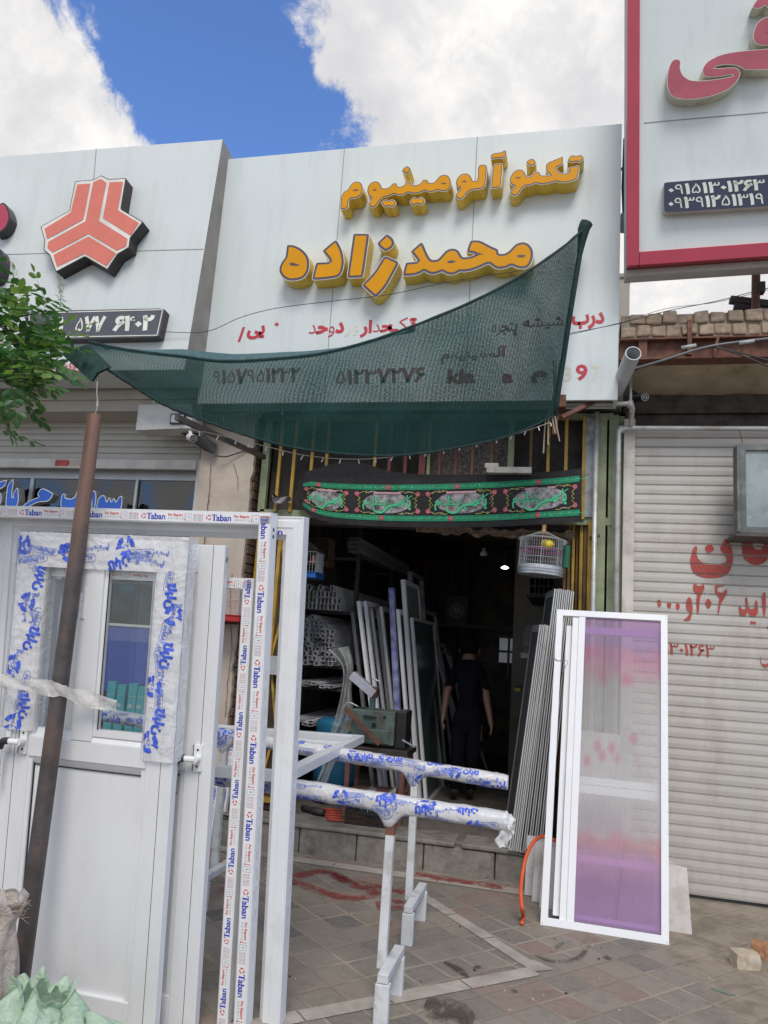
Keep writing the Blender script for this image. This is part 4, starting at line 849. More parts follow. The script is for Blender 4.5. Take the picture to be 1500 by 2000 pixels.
cable('cable', [(1108, 655, 5.5), (1220, 628, 5.57), (1300, 603, 5.62), (1400, 590, 5.65), (1500, 566, 5.7)], .002, CBL, 'second thinner wire twisting beside the wire over the brick parapet')
cable('cable', [(1232, 722, 5.68), (1300, 702, 5.62), (1370, 680, 5.6), (1440, 668, 5.6), (1560, 655, 5.6)], .009, mat('grey cable', (.16, .17, .18), .5), 'thick grey cable clamped along the rusty beam')
cable('cable', [(1236, 723, 5.7), (1310, 700, 5.66), (1370, 681, 5.63), (1420, 684, 5.6), (1560, 740, 5.6)], .007, CBL, 'black cable dropping to the right below the rusty beam')
cable('cable', [(1232, 725, 5.72), (1290, 706, 5.68), (1380, 678, 5.64), (1450, 690, 5.62), (1560, 722, 5.6)], .006, CBL, 'thin black cable beside the thick one under the rusty beam')
b = MB()
for px, py in ((1345, 676), (1458, 667)): p = yp(px, py, 5.6); b.tube([p + V((-.05, 0, -.012)), p + V((.05, 0, .005))], .014, 8)
tag(b.build('cable_joint', mat('grey cable sleeve', (.4, .42, .42), .5), smooth=True), 'grey sleeves joining the thick cable on the rusty beam', 'cable joint')
cable('cable', [(420, 890, 6.0), (440, 892, 6.02), (455, 888, 6.04), (480, 880, 6.06), (510, 872, 6.08)], .006, CBL, 'short black cable hanging in a loop on the cream pillar')
# bracket arm from the pillar that carries the net
sb = thing('wall_bracket', (-3, 6, 3.2), 'dark steel angle arm running from the cream pillar out to the net', 'bracket')
b = MB(); b.bar(yp(345, 815, 4.6), yp(516, 893, 6.05), .04, .03); b.build('arm', mat('dark steel', (.07, .06, .055), .6, var=.3), sb)
# rusty plate bracket at the sign corner with tied string
rb = thing('wall_bracket', (-.1, 5.6, 3.4), 'rusty bracket under the white sign corner where the net is tied', 'bracket')
p0 = yp(1092, 785, 5.6)
b = MB(); b.box(p0.x - .05, p0.x + .05, 5.55, 5.7, p0.z - .05, p0.z + .04); b.box(p0.x - .045, p0.x - .005, 5.58, 5.62, p0.z - .25, p0.z - .05); b.bar((p0.x + .02, 5.6, p0.z - .12), (yp(1175, 780, 5.9).x, 5.95, yp(1175, 778, 5.95).z), .03, .03); b.build('arm', RUST, rb)
b = MB(); random.seed(9)
for dx in (-.05, -.03, .0, .02): b.tube(spl([(p0.x + dx, 5.54, p0.z + .3), (p0.x - .04, 5.53, p0.z), (p0.x - .04 + dx, 5.53, p0.z - .16), (p0.x - .02 + dx * 1.6, 5.53, p0.z - .26 - abs(dx) * 3)], 6), .005, 5)
b.build('string', mat('old string', (.36, .30, .22), .9), rb)
# drain pipe and gas pipes
dp = thing('drain_pipe', (.4, 5.6, 3.85), 'grey plastic drain pipe poking out beside the white sign below the brick parapet', 'pipe')
q = yp(1237, 690, 5.45); d = (V((q.x - .1, 6.1, q.z - .12)) - q)
b = MB(); b.tube([q, q + d], .056, 20, caps=False); b.tube([q + d * .9, q + d * .02], .05, 20, caps=False)
a0 = [i for i in range(1)]; b.build('pipe', mat('grey pvc', (.50, .53, .55), .4, var=.06), dp, smooth=True)
b = MB(); b.lathe([(.05, 0), (.056, 0)], (0, 0, 0), 20); o = b.build('rim', mat('grey pvc', (.5, .53, .55)), dp); rot = d.normalized().to_track_quat('Z', 'Y').to_matrix().to_4x4(); o.data.transform(Matrix.Translation(q - d * .0005) @ rot)
gp_ = thing('gas_pipe', (.2, 6.05, 2.5), 'silver-painted gas pipes running down the green door posts and over the right shutter', 'pipe')
PIPE = mat('silver painted pipe', (.50, .50, .49), .45, .35, var=.12, vs=12, dirt=(.28, .22, .17), dscale=9, damt=.55)
xa, xb, xc = yp(1162, 1000, 6.05).x, yp(1206, 1000, 6.05).x, yp(1236, 800, 5.9).x
zt, zb = yp(1150, 789, 5.9).z, yp(1230, 836, 6.08).z
b = MB(); b.tube([(yp(1085, 789, 5.9).x, 5.9, zt), (xc - .04, 5.9, zt), (xc - .01, 5.905, zt - .005), (xc, 5.93, zt - .03), (xc, 6.05, zb + .04), (xc - .0, 6.08, zb)], .019, 12)
b.tube([(3.6, 6.08, zb - .02), (xb + .06, 6.08, zb), (xb + .02, 6.075, zb - .006), (xb, 6.06, zb - .03), (xb, 6.05, zb - .1), (xb, 6.05, .0)], .02, 12)
b.tube([(xa, 6.05, zt - .02), (xa, 6.05, 0)], .019, 12); b.tube([(xc - .015, 5.93, zt + .26), (xc - .015, 5.93, zt - .06)], .011, 8)
b.build('pipe', PIPE, gp_, smooth=True)
b = MB()
for x, y, z in ((xc - .02, 5.905, zt - .004), (xb + .015, 6.07, zb - .015)): b.lathe([(0, -.028), (.024, -.026), (.026, 0), (.024, .026), (0, .028)], (x, y, z), 12)
b.build('elbow', PIPE, gp_, smooth=True)
# lamp behind the sign's right edge
ul = thing('wall_lamp', (.42, 5.95, 5.05), 'small grey lamp fixed behind the right edge of the white sign', 'lamp')
q = yp(1218, 432, 5.95)
b = MB(); b.lathe([(0, .07), (.02, .07), (.03, .04), (.055, 0), (.05, -.06), (.03, -.09), (0, -.1)], q, 14); b.build('shade', mat('grey lamp metal', (.3, .3, .31), .5), ul, smooth=True)
b = MB(); b.tube([q + V((0, 0, .07)), q + V((-.01, 0, .3)), q + V((0, .02, .75))], .012, 6); b.build('cord', CBL, ul)
b = MB(); z = yp(1228, 320, 5.8).z; b.tube([(.3, 5.9, z), (.6, 5.6, z)], .012, 6); tag(b.build('support_rod', mat('dark steel', (.07, .06, .055))), 'short dark rod between the white sign and the red-framed sign', 'rod')
# CCTV cameras
def cctv(px, py, Y, tgt, label, m1):
    q = yp(px, py, Y); t = thing('security_camera', q, label, 'camera'); d = V(tgt).normalized(); k = 'housing'
    b = MB(); b.tube([q - d * .09, q - d * .085, q + d * .085, q + d * .09], [.02, .032, .034, .034], 14); b.build(k, m1, t, smooth=False)
    r = d.to_track_quat('Z', 'Y').to_matrix().to_4x4()
    b = MB(); b.lathe([(0, .001), (.033, .001)], (0, 0, 0), 14); o = b.build('lens', BLACK, t); o.data.transform(Matrix.Translation(q + d * .0905) @ r)
    b = MB(); b.flat(ring(0, 0, .010, .0125), lambda x, y: (x * 1.3, y, .0025)); b.flat(ring(0, 0, .027, .029), lambda x, y: (x, y, .0025)); o = b.build('lens_ring', mat('lens ring', (.6, .6, .6), .4), t); o.data.transform(Matrix.Translation(q + d * .0905) @ r)
    b = MB(); b.tube([q + V((0, 0, .02)) - d * .04, q + V((-.03, .04, .07)) - d * .06, q + V((-.05, .1, .08)) - d * .06], .016, 8); b.build('bracket', m1, t, smooth=True)
cctv(374, 855, 5.75, (.75, -.9, -.35), 'white bullet security camera on the left shop under the white box', WHITEP)
cctv(1250, 777, 6.0, (.35, -1, -.25), 'dark security camera in the recess under the stained soffit', BLACK)
# white lamp box on the left shop
q0, q1 = yp(272, 800, 5.8), yp(366, 846, 5.8)
eb = thing('lamp_box', ((q0.x + q1.x) / 2, 5.8, q1.z), 'white sheet-metal lamp box under the net on the left shop front', 'lamp')
b = MB(); vs = [(q0.x, 5.78, q0.z + .04), (q1.x + .02, 5.78, q0.z + .04), (q1.x + .05, 5.78, q1.z + .04), (q0.x, 5.78, q1.z + .02)]
b.add(vs + [(x, 6.0, z - .0) for x, y, z in vs], [(0, 1, 2, 3), (4, 7, 6, 5), (0, 4, 5, 1), (1, 5, 6, 2), (2, 6, 7, 3), (3, 7, 4, 0)]); b.build('housing', mat('white painted tin', (.56, .56, .53), .5, dirt=(.4, .36, .3), damt=.35), eb, bevel=.004)
l0, l1 = yp(334, 808, 5.765), yp(360, 828, 5.765); b = MB(); b.box(l0.x, l1.x, 5.76, 5.779, l1.z, l0.z); b.box(l0.x + .012, l1.x - .012, 5.755, 5.761, l1.z + .012, l0.z - .012, 1); b.build('lamp', [BLACK, mat('milky lens', (.55, .58, .58), .2)], eb)
b = MB(); b.add([yp(358, 830, 5.9), yp(375, 835, 5.9), yp(424, 868, 6.0), yp(420, 888, 6.0), yp(400, 880, 6.0), yp(352, 845, 5.9)], [(0, 1, 2, 3, 4, 5)]); b.add([yp(358, 830, 6.0), yp(375, 835, 6.0), yp(424, 868, 6.1), yp(420, 888, 6.1), yp(400, 880, 6.1), yp(352, 845, 6.0)], [(0, 1, 2, 3, 4, 5)]); b.add([yp(358, 830, 5.9), yp(424, 868, 6.0), yp(424, 868, 6.1), yp(358, 830, 6.0)], [(0, 1, 2, 3)])
tag(b.build('bracket_plate', mat('sooty steel plate', (.04, .04, .04), .7, var=.4)), 'sooty dark bracket plate behind the white security camera', 'bracket')
# framed floodlight box at the right edge
q0, q1 = yp(1452, 878, 5.85), yp(1460, 1035, 5.85)
fl_ = thing('light_box', (1.4, 5.9, 2.6), 'grey-framed glass light box hanging on the right shutter at the picture edge', 'lamp')
b = MB(); b.frame((q0.x - .03, 5.85, q1.z - .02), (1, 0, 0), (0, 0, 1), (0, 1, 0), .62, q0.z - q1.z + .06, PROFS(.045, .08)); b.box(q0.x - .05, q0.x - .03, 5.83, 5.96, q1.z - .02, q0.z + .03); b.build('frame', mat('dark weathered frame', (.10, .115, .11), .6, var=.25, dirt=(.3, .28, .24), dscale=10, damt=.5), fl_, bevel=.004)
b = MB(); b.box(q0.x + .01, q0.x + .57, 5.87, 5.876, q1.z + .02, q0.z); b.build('pane', mat('hazy grey glass', (.27, .32, .32), .12, var=.25, vs=3, dirt=(.5, .5, .46), dscale=4, damt=.6), fl_)
b = MB(); b.box(q0.x + .01, q0.x + .57, 5.925, 5.932, q1.z + .02, q0.z); b.box(q0.x - .06, q0.x + .6, 5.84, 6.19, q1.z - .045, q1.z - .021); b.build('back', mat('dark steel', (.07, .06, .055)), fl_)
b = MB(); b.tube([(q0.x + .02, 6.08, zb), (q0.x + .02, 5.95, q0.z + .03)], .004, 5); b.build('wire', RUST, fl_)

# ================================================================== BANNER
bn = thing('banner', (-1.1, 6.0, 2.85), 'long black mourning banner with green calligraphy and red flowers hung across the workshop entrance', 'banner')
BT = spl([(583, 950), (600, 936), (640, 938), (760, 941), (900, 938), (1000, 933), (1090, 927), (1136, 922)], 10)
BB = spl([(586, 985), (610, 1004), (660, 1016), (760, 1022), (900, 1023), (1000, 1020), (1080, 1015), (1132, 1012)], 10)
def ye(l, x):
    for i in range(len(l) - 1):
        if l[i].x <= x <= l[i + 1].x: t = (x - l[i].x) / max(1e-6, l[i + 1].x - l[i].x); return l[i].y + (l[i + 1].y - l[i].y) * t
    return l[0].y if x < l[0].x else l[-1].y
BH = 84.0
def bp(px, t, o=0.0):
    """banner point: photo column px, t pixels below the top edge of the cloth (0..84)"""
    y = ye(BT, px) + (ye(BB, px) - ye(BT, px)) * t / BH
    rip = .012 * math.sin(px * .045) + .01 * noise.noise(V((px * .02, t * .03, 0))) + (.06 * ((620 - px) / 40) ** 2 if px < 620 else 0)
    return yp(px, y, 6.03 + rip - o)
CLOTH = mat('black cloth', (.014, .013, .015), .85, var=.3, vs=20)
b = MB(); b.grid(lambda u, v: bp(583 + 553 * u, -7 + 98 * v), 120, 10); bo = b.build('cloth', CLOTH, bn, smooth=True)
BG = mat('emerald print', (.012, .21, .11), .8, var=.15, vs=30); BL = mat('light green print', (.07, .50, .25), .8, var=.1, vs=30); BRD = mat('rose print', (.42, .045, .06), .8, var=.3, vs=60)
BYG = mat('olive print', (.30, .30, .06), .8, var=.3, vs=60); BGY = mat('grey photo print', (.26, .25, .26), .8, var=.6, vs=22, dirt=(.04, .04, .045), dscale=16, damt=.9); BPK = mat('pink print', (.50, .30, .34), .8, var=.4, vs=120); BLO = mat('pale blossom print', (.34, .28, .33), .8, var=.3, vs=60)
pr = MB(); rnd = random.Random(4)
def pf_(tri, m, o=.004): pr.flat(subdiv(tri, 9) if len(tri[1]) and all(len(f) == 3 for f in tri[1]) else tri, lambda x, y: bp(x, y, o), m)
for y0, y1 in ((6, 17), (68, 79)):
    x = 592
    while x < 1130:
        x2 = min(x + 16, 1132); pf_(rect(x, y0, x2, y1), 0); x = x2
    for px in range(612, 1130, 34):
        q = text(rnd.choice(('یا حسین', 'السلام', 'مظلوم شهید', 'یا ابا')), .02); pf_(fit(q, px, y1 - 2.5, px + 25, y0 + 2.5), 1, .006)
        pf_(disc(px - 4, (y0 + y1) / 2, 1.4, 6), 3, .006)
    for px in ((622, 758, 893, 1052) if y0 < 20 else (612, 745, 880, 1050)):
        pf_(disc(px, (y0 + y1) / 2, 5.2, 10), 2, .007); pf_(ring(px, (y0 + y1) / 2, 1.4, 2.4, n=8), 6, .008)
PAN = [(590, 684), (689, 824), (828, 974), (979, 1131)]
for k, (xa_, xb_) in enumerate(PAN):
    W = xb_ - xa_; cx = (xa_ + xb_) / 2
    d = disc(0, 0, 1, 36); gv = MB()
    el = [(cx + (W * .34) * r * math.cos(a), 43 + 21 * r * math.sin(a)) for r in (.001, .35, .7, 1) for a in (2 * math.pi * j / 32 for j in range(32))]
    pr.add([bp(x, y, .004) for x, y in el], [(i * 32 + j, i * 32 + (j + 1) % 32, (i + 1) * 32 + (j + 1) % 32, (i + 1) * 32 + j) for i in range(3) for j in range(32)], 4)
    pf_(rect(cx - W * .2, 21, cx + W * .2, 25), 5, .006)
    s = text('یا حسین', .035); pf_(fit(s, cx - W * .05, 57, cx + W * .34, 27), 1, .008)
    s = text('مظلوم', .03); pf_(fit(s, cx - W * .36, 58, cx - W * .02, 30), 1, .009)
    b2 = spl([(cx - W * .22, 48), (cx - W * .18, 60), (cx - W * .08, 62), (cx + W * .02, 50), (cx + W * .16, 45), (cx + W * .36, 28)], 6)
    pf_(stroke([p.to_tuple()[:2] for p in b2], [1.5 + 3 * math.sin(math.pi * i / (len(b2) - 1)) for i in range(len(b2))]), 1, .010)
    for sx in (-1, 1):
        for sy in (-1, 1):
            fx_, fy_ = cx + sx * (W / 2 - 8), 42.5 + sy * 17
            pf_(disc(fx_, fy_, 5, 12), 2, .006); pf_(ring(fx_, fy_, 2, 3.2, n=8), 6, .007)
            c = [(fx_ - sx * 5, fy_ + sy * 1), (fx_ - sx * 14, fy_ + sy * 5), (fx_ - sx * 22, fy_ + sy * 3), (fx_ - sx * 30, fy_ + sy * 6), (fx_ - sx * 38, fy_ + sy * 5)]
            pf_(stroke([p.to_tuple()[:2] for p in spl(c, 4)], 1.3), 3, .006)
            c = [(fx_ - sx * 1, fy_ - sy * 5), (fx_ - sx * 6, fy_ - sy * 9), (fx_ - sx * 2, fy_ - sy * 13), (fx_ - sx * 7, fy_ - sy * 16)]
            pf_(stroke([p.to_tuple()[:2] for p in spl(c, 4)], 1.3), 3, .006)
            for _ in range(10):
                a = rnd.uniform(0, 1); pf_(disc(fx_ - sx * (4 + 30 * a) + rnd.uniform(-2, 2), fy_ + sy * (rnd.uniform(2, 6) if a > .2 else rnd.uniform(-14, 4)), rnd.uniform(.7, 1.5), 6), rnd.choice((3, 6, 6)), .007)
pr.build('print', [BG, BL, BRD, BYG, BGY, BPK, BLO], bo)
# second black cloth slung behind and its loose tail at the left
b = MB(); b.grid(lambda u, v: yp(596 + (1136 - 596) * u, (927 - 26 * math.exp(-((u - .16) / .13) ** 2) + (4 - 14 * u) * 0) * (1 - v) + (945 - 10 * u) * v, 6.09), 60, 4)
tag(b.build('black_cloth', CLOTH, smooth=True), 'plain black cloth hung behind the top edge of the green-lettered banner', 'cloth')
b = MB(); b.grid(lambda u, v: yp(529 + 40 * u, 958 + 14 * math.sin(u * 2.2) * (1 - v) + (978 + 5 * math.sin(u * 5) - 958) * v + 8 * u * (1 - v), 6.08 - .02 * math.sin(u * 9 + v * 4)), 16, 6, 0)
b.grid(lambda u, v: yp(531 + 36 * u, 967 + 6 * u + 11 * v + 3 * math.sin(u * 5), 6.06 - .02 * math.sin(u * 9 + v * 4)), 16, 3, 1)
tag(b.build('cloth_tail', [CLOTH, BGY], smooth=True), 'crumpled end of a printed black banner tied to the bars left of the long banner', 'cloth')
# fluorescent fitting above the banner
q0, q1 = yp(951, 910, 5.98), yp(1038, 925, 5.98)
ft = thing('tube_lamp', ((q0.x + q1.x) / 2, 5.98, q1.z), 'old white strip light fitting hung in front of the bars above the banner', 'lamp')
b = MB(); b.box(q0.x, q1.x, 5.96, 6.02, q1.z + .0, q0.z - .01); b.box(q0.x - .02, q0.x + .09, 6.0, 6.02, q0.z - .01, q0.z + .03); b.build('body', mat('dusty white tin', (.42, .40, .37), .6, dirt=(.2, .17, .14), dscale=14, damt=.7), ft, bevel=.003)
b = MB(); b.tube([(q1.x, 5.98, q1.z + .03), (q1.x + .03, 5.97, q1.z + .06), yp(1065, 880, 5.8), yp(1085, 830, 5.6)], .004, 5); b.build('cord', CBL, ft)

# ================================================================== WORKSHOP INTERIOR
WT = mat('white tube', (.70, .70, .71), .4, var=.08, vs=5); GT = mat('grey tube', (.33, .33, .34), .45, .2, var=.15)
def tube_mesh(wd, ht, L, t=.003):
    b = MB(); o = [(-wd / 2, -ht / 2), (wd / 2, -ht / 2), (wd / 2, ht / 2), (-wd / 2, ht / 2)]; i_ = [(-wd / 2 + t, -ht / 2 + t), (wd / 2 - t, -ht / 2 + t), (wd / 2 - t, ht / 2 - t), (-wd / 2 + t, ht / 2 - t)]
    vs = [(x, y, z) for y in (0, L) for l in (o, i_) for x, z in l]; fs = []
    for j in range(4):
        k = (j + 1) % 4; fs += [(j, k, 8 + k, 8 + j), (4 + k, 4 + j, 12 + j, 12 + k), (k, j, 4 + j, 4 + k), (8 + j, 8 + k, 12 + k, 12 + j)]
    return b.add(vs, fs)
def tubes(proto, places, label, grp, rot=0):
    for i, (x, y, z, r) in enumerate(places):
        o = proto if i == 0 else proto.copy()
        if i: COL.objects.link(o)
        o.location = (x, y, z); o.rotation_euler = (0, r, 0); tag(o, label, 'tube', grp)
rnd = random.Random(8)
rk = thing('storage_rack', (-2.25, 8, .22), 'dark steel rack along the left workshop wall loaded with aluminium tubes', 'rack')
b = MB()
for y in (7.15, 8.6):
    for x, z in ((-2.6, 3.0), (-2.0, 2.75)): MB().box(x, x + .04, y, y + .04, .22, z).build('upright', mat('dark rack steel', (.04, .038, .036), .7), rk)
b = MB()
for z in (.85, 1.19, 1.40, 1.915, 2.44):
    for y in (7.16, 8.61): b.box(-2.56, -2.0, y, y + .03, z - .03, z)
b.build('shelf_arm', mat('dark rack steel', (.04, .038, .036), .7), rk)
p = tube_mesh(.037, .057, 2.3).build('aluminium_tube', WT)
tubes(p, [(-2.42 + .039 * c + (.012 if r_ == 3 else 0) + rnd.uniform(-.001, .001), 7 + rnd.uniform(-.02, .03), 1.945 + .0585 * r_, rnd.uniform(-.02, .02) if r_ < 3 else rnd.uniform(-.5, .5)) for r_ in range(4) for c in range(9) if r_ < 2 or (r_ == 2 and c not in (1, 8)) or (r_ == 3 and c in (0, 3, 6))], 'white rectangular tube end in the neat stack on the rack', 'white tubes stacked neatly on the rack')
p = tube_mesh(.04, .04, 2.0).build('aluminium_tube', WT)
tubes(p, [(-2.43 + .037 * c + rnd.uniform(-.008, .008), 6.98 + rnd.uniform(-.06, .1), 1.42 + .042 * r_ + rnd.uniform(-.006, .006), rnd.uniform(-.8, .8) if 1 < r_ else 0) for r_ in range(11) for c in range(10) if c < 9 - max(0, r_ - 7) * 2 + (r_ < 2)], 'square tube end in the jumbled heap on the middle of the rack', 'jumbled square tubes on the rack')
p = tube_mesh(.03, .045, 2.4).build('aluminium_tube', GT)
tubes(p, [(yp(682, 1065, 7).x + .03 * (i % 4) + rnd.uniform(-.006, .006), 7.0 + rnd.uniform(-.03, .03), 2.50 + .047 * (i // 4), rnd.uniform(-.2, .2)) for i in range(12)], 'grey tube end in the bundle at the top of the rack', 'grey tubes at the top of the rack')
p = tube_mesh(.05, .025, 1.6).build('aluminium_tube', WT)
tubes(p, [(-2.42 + .06 * (i % 6) + rnd.uniform(-.01, .01), 6.95 + rnd.uniform(-.15, .2), z + .027 * (i // 6), rnd.uniform(-.25, .25)) for z in (.87, 1.21) for i in range(10)], 'offcut profile end lying low on the rack', 'profile offcuts low on the rack')
b = MB(); q = yp(690, 1300, 6.9)
p = tube_mesh(.055, .075, 2.4, .002).build('aluminium_tube', mat('black tube', (.10, .10, .105), .4, .4))
q = yp(1036, 1134, 7.6); q2 = yp(1088, 1162, 7.6); dx = (q2.x - q.x) / 6
tubes(p, [(q.x + dx * (c + .5), 7.6 + rnd.uniform(-.03, .03), q2.z + .04 + .078 * r_, 0) for r_ in range(2) for c in range(6 - r_)], 'dark box tube with pale edges in the rack under the round bird cage', 'box tubes under the round bird cage')
b = MB(); b.box(q.x - .03, .42, 7.62, 9.9, q2.z - .03, q2.z - .001); tag(b.build('wall_shelf', mat('dark rack steel', (.04, .038, .036), .7)), 'dark shelf on the right workshop wall carrying box tubes', 'shelf')
# leaning frames on the left
GLS = mat('dusty green glass', (.10, .145, .145), .12, var=.15, vs=3, dirt=(.10, .12, .12), damt=.4)
def lean(top, bot, Y, D, m, label, name='window_frame', w_=.045, t=.03, panel=None, grp=None, lead=None, cat='frame', zf=.22, fl=None, fp=.002, dv=(0, 1, 0)):
    """frame standing edge-on to the street, leaning sideways; front member from photo line top->bot at depth Y"""
    a, c = yp(*top, Y), yp(*bot, Y); d = (c - a); f = a + d * ((zf - a.z) / d.z); H = (a - f).length; v = (a - f).normalized()
    r = thing(name, f, label, cat, grp); dv = V(dv); dv = (dv - v * dv.dot(v)).normalized(); n = dv.cross(v)
    b = MB(); b.frame(f - n * t / 2, dv, v, n, D, H, [(0, 0), (0, t), (w_, t), (w_, t * .85), (w_ * .6, t * .85), (w_ * .6, t * .15), (w_, t * .15), (w_, 0)]); b.build('rail_frame', m, r)
    b = MB()   # the two edge flanges of the profile
    for k in (-1, 1): b.bar(f + n * (k * (t / 2 - .002)) + dv * -fp + v * .003, f + n * (k * (t / 2 - .002)) + dv * -fp + v * (H - .003), .005, .014, side=(0, 1, 0))
    b.build('flange', fl or m, r)
    if panel:
        q = [f + dv * a_ + v * c_ for a_, c_ in ((w_ * .8, w_ * .8), (D - w_ * .8, w_ * .8), (D - w_ * .8, H - w_ * .8), (w_ * .8, H - w_ * .8))]
        b = MB(); b.add([p - n * .003 for p in q] + [p + n * .003 for p in q], [(0, 1, 2, 3), (7, 6, 5, 4)]); b.build('panel', panel, r)
    return r
GW = mat('dim white profile', (.74, .74, .75), .4, var=.05)
lean((700, 1174), (727, 1400), 6.85, .5, GW, 'slim white frame leaning left against the rack, nearest behind the green machine', panel=None)
lean((713, 1174), (738, 1400), 6.95, .5, GW, 'white frame leaning just right of the slim one by the rack')
lean((744, 1185), (768, 1400), 7.2, 1.0, GW, 'frame with brown board filling, leaning on the rack', panel=mat('brown board', (.10, .06, .045), .7))
lean((764, 1148), (776, 1390), 7.0, .06, mat('blue printed wrapped bar', (.28, .29, .48), .4, var=.5, vs=14, dirt=(.07, .09, .42), dscale=9, damt=.9), 'single tall bar in blue printed wrap leaning among the frames on the left', name='wrapped_bar', w_=.028, t=.05, cat='bar')
lean((777, 1190), (800, 1480), 7.0, .8, GW, 'plain white frame standing right of the blue wrapped bar')
lean((787, 1132), (812, 1480), 7.15, .75, GW, 'tall white frame with a glazed head leaning beside the dark glass door', panel=mat('frosted panel', (.22, .25, .24), .5, var=.3), t=.04)
lean((804, 1206), (826, 1488), 7.3, 1.25, GW, 'tall sliding door leaf of dark green glass with a thin white edge', name='glass_door', panel=GLS, w_=.03, t=.03, cat='door')
lean((800, 1116), (822, 1480), 7.9, .7, mat('blue grey wrapped frame', (.2, .22, .29), .4, var=.4, vs=12), 'blue-grey wrapped frame behind the dark glass door leaf', t=.045)
lean((842, 1255), (868, 1330), 8.6, .9, GT, 'grey frame leaning far back behind the dark glass door leaf')
# stack on the right of the opening
SG = mat('shaded stack recess', (.24, .245, .24), .45, var=.1); FLG = mat('stack flange', (.70, .71, .70), .35, var=.04)  # profile coloured dark for the shade in the recess between pale flanges
MESH_ = mat('dark mesh', (.05, .05, .052), .7, var=.3, vs=60)
for tx, ty, bx, by, how in ((1057, 1220, 996, 1666, 'shorter pale sliding frame, outermost left of the stack leaning beside the purple door'), (1065, 1220, 1004, 1669, 'shorter pale sliding frame, second from the left in the leaning stack'), (1072, 1222, 1012, 1670, 'shorter pale sliding frame, third from the left in the leaning stack'),
                            (1086, 1150, 1022, 1672, 'taller pale sliding frame, first tall one right of the three short frames'), (1094, 1150, 1032, 1674, 'taller pale sliding frame, second tall one in the leaning stack'), (1102, 1152, 1042, 1675, 'taller pale sliding frame, middle of the tall ones in the leaning stack'), (1110, 1152, 1052, 1677, 'taller pale sliding frame, last but one towards the yellow door'), (1118, 1155, 1062, 1678, 'taller pale sliding frame, rearmost against the yellow folding door')):
    lean((tx, ty), (bx, by), 5.97 + (0 if tx < 1080 else .04), .62, SG, how, name='sliding_frame', w_=.055, t=.022, panel=MESH_, fl=FLG, fp=.011, dv=(-.135, 1, 0), grp='sliding frames leaning by the yellow door', zf=.226)
# bare bulb and the lit lamp far back
lb = thing('light_bulb', yp(945, 1080, 7.6), 'unlit white bulb hanging on a cord inside the dark workshop', 'bulb'); q = lb.location.copy()
b = MB(); b.lathe([(0, .05), (.014, .05), (.018, .02), (.035, 0), (.038, -.02), (.03, -.028), (0, -.03)], q, 14); b.build('bulb', mat('white bulb', (.75, .75, .72), .4), lb, smooth=True)
b = MB(); b.tube([q + V((0, 0, .05)), q + V((0, 0, .5))], .003, 5); b.build('cord', CBL, lb)
ll = thing('light_bulb', yp(986, 1109, 9.5), 'lit white lamp glowing at the back of the workshop', 'bulb'); q = ll.location.copy()
b = MB(); b.lathe([(0, .02), (.02, .02), (.05, 0), (.03, -.012), (0, -.015)], q, 14); b.build('bulb', mat('lit bulb', (.9, .9, .9), .4, emit=(1, .97, .9, 5)), ll, smooth=True)
b = MB(); b.tube([q + V((0, 0, .03)), q + V((0, 0, .4))], .004, 5); b.build('cord', CBL, ll)
# things at the back
q0, q1 = yp(976, 1246, 10.4), yp(1012, 1296, 10.4); bw = thing('back_window', (q0.x, 10.4, q1.z), 'small barred window with torn paper at the back of the workshop', 'window')
b = MB(); b.box(q0.x, q1.x, 10.4, 10.41, q1.z, q0.z); b.build('pane', mat('glowing pane', (.3, .31, .33), .3, var=.5, vs=8, emit=(.5, .53, .58, .10)), bw)  # faint emission stands in for daylight coming through the pane
b = MB(); b.box(q0.x - .03, q1.x + .03, 10.37, 10.4, q0.z, q0.z + .04); b.box((q0.x + q1.x) / 2 - .015, (q0.x + q1.x) / 2 + .015, 10.36, 10.39, q1.z - .2, q0.z); b.box(q0.x, q1.x, 10.37, 10.39, (q0.z + q1.z) / 2 - .03, (q0.z + q1.z) / 2); b.build('bar', BLACK, bw)
wb = thing('workbench', (-.2, 8.6, .22), 'cluttered dark workbench along the right workshop wall', 'bench')
b = MB(); b.box(-.42, .36, 7.6, 10, .98, 1.02); [b.box(x, x + .05, y, y + .05, .22, .98) for x in (-.4, .3) for y in (7.65, 9.9)]; b.build('bench_frame', mat('oily wood', (.06, .05, .04), .8), wb)
for px, py, Y, sx, sz, c, nm, lb_ in ((1003, 1300, 7.9, .12, .16, (.09, .085, .07), 'tool_box', 'drab box with a yellow tag on the workbench'), (1030, 1310, 8.2, .2, .2, (.05, .05, .05), 'tool_box', 'dark box standing deeper on the workbench')):
    q = yp(px, py, Y); b = MB(); b.box(q.x, q.x + sx * 1.4, Y, Y + .2, 1.021, 1.02 + sz + .12); b.box(q.x + .02, q.x + .07, Y - .004, Y, 1.13 + sz - .03, 1.13 + sz, 1 if sx < .15 else 0)
    b.box(q.x + sx * .4, q.x + sx, Y + .08, Y + .1, 1.14 + sz, 1.16 + sz)
    tag(b.build(nm, [mat(f'box paint {sx}', c, .6), mat('yellow tag', (.6, .42, .02), .6)], bevel=.006), lb_, 'box')
q = yp(892, 1190, 9.6); b = MB(); b.box(q.x - .13, q.x + .13, 9.6, 9.8, q.z - .18, q.z + .16); b.flat(ring(q.x, q.z - .02, .07, .09), lambda x, z: (x, 9.597, z), 1); b.flat(disc(q.x, q.z - .02, .05), lambda x, z: (x, 9.598, z), 1)
b.box(q.x - .6, q.x + .9, 9.55, 9.9, q.z - .22, q.z - .181)
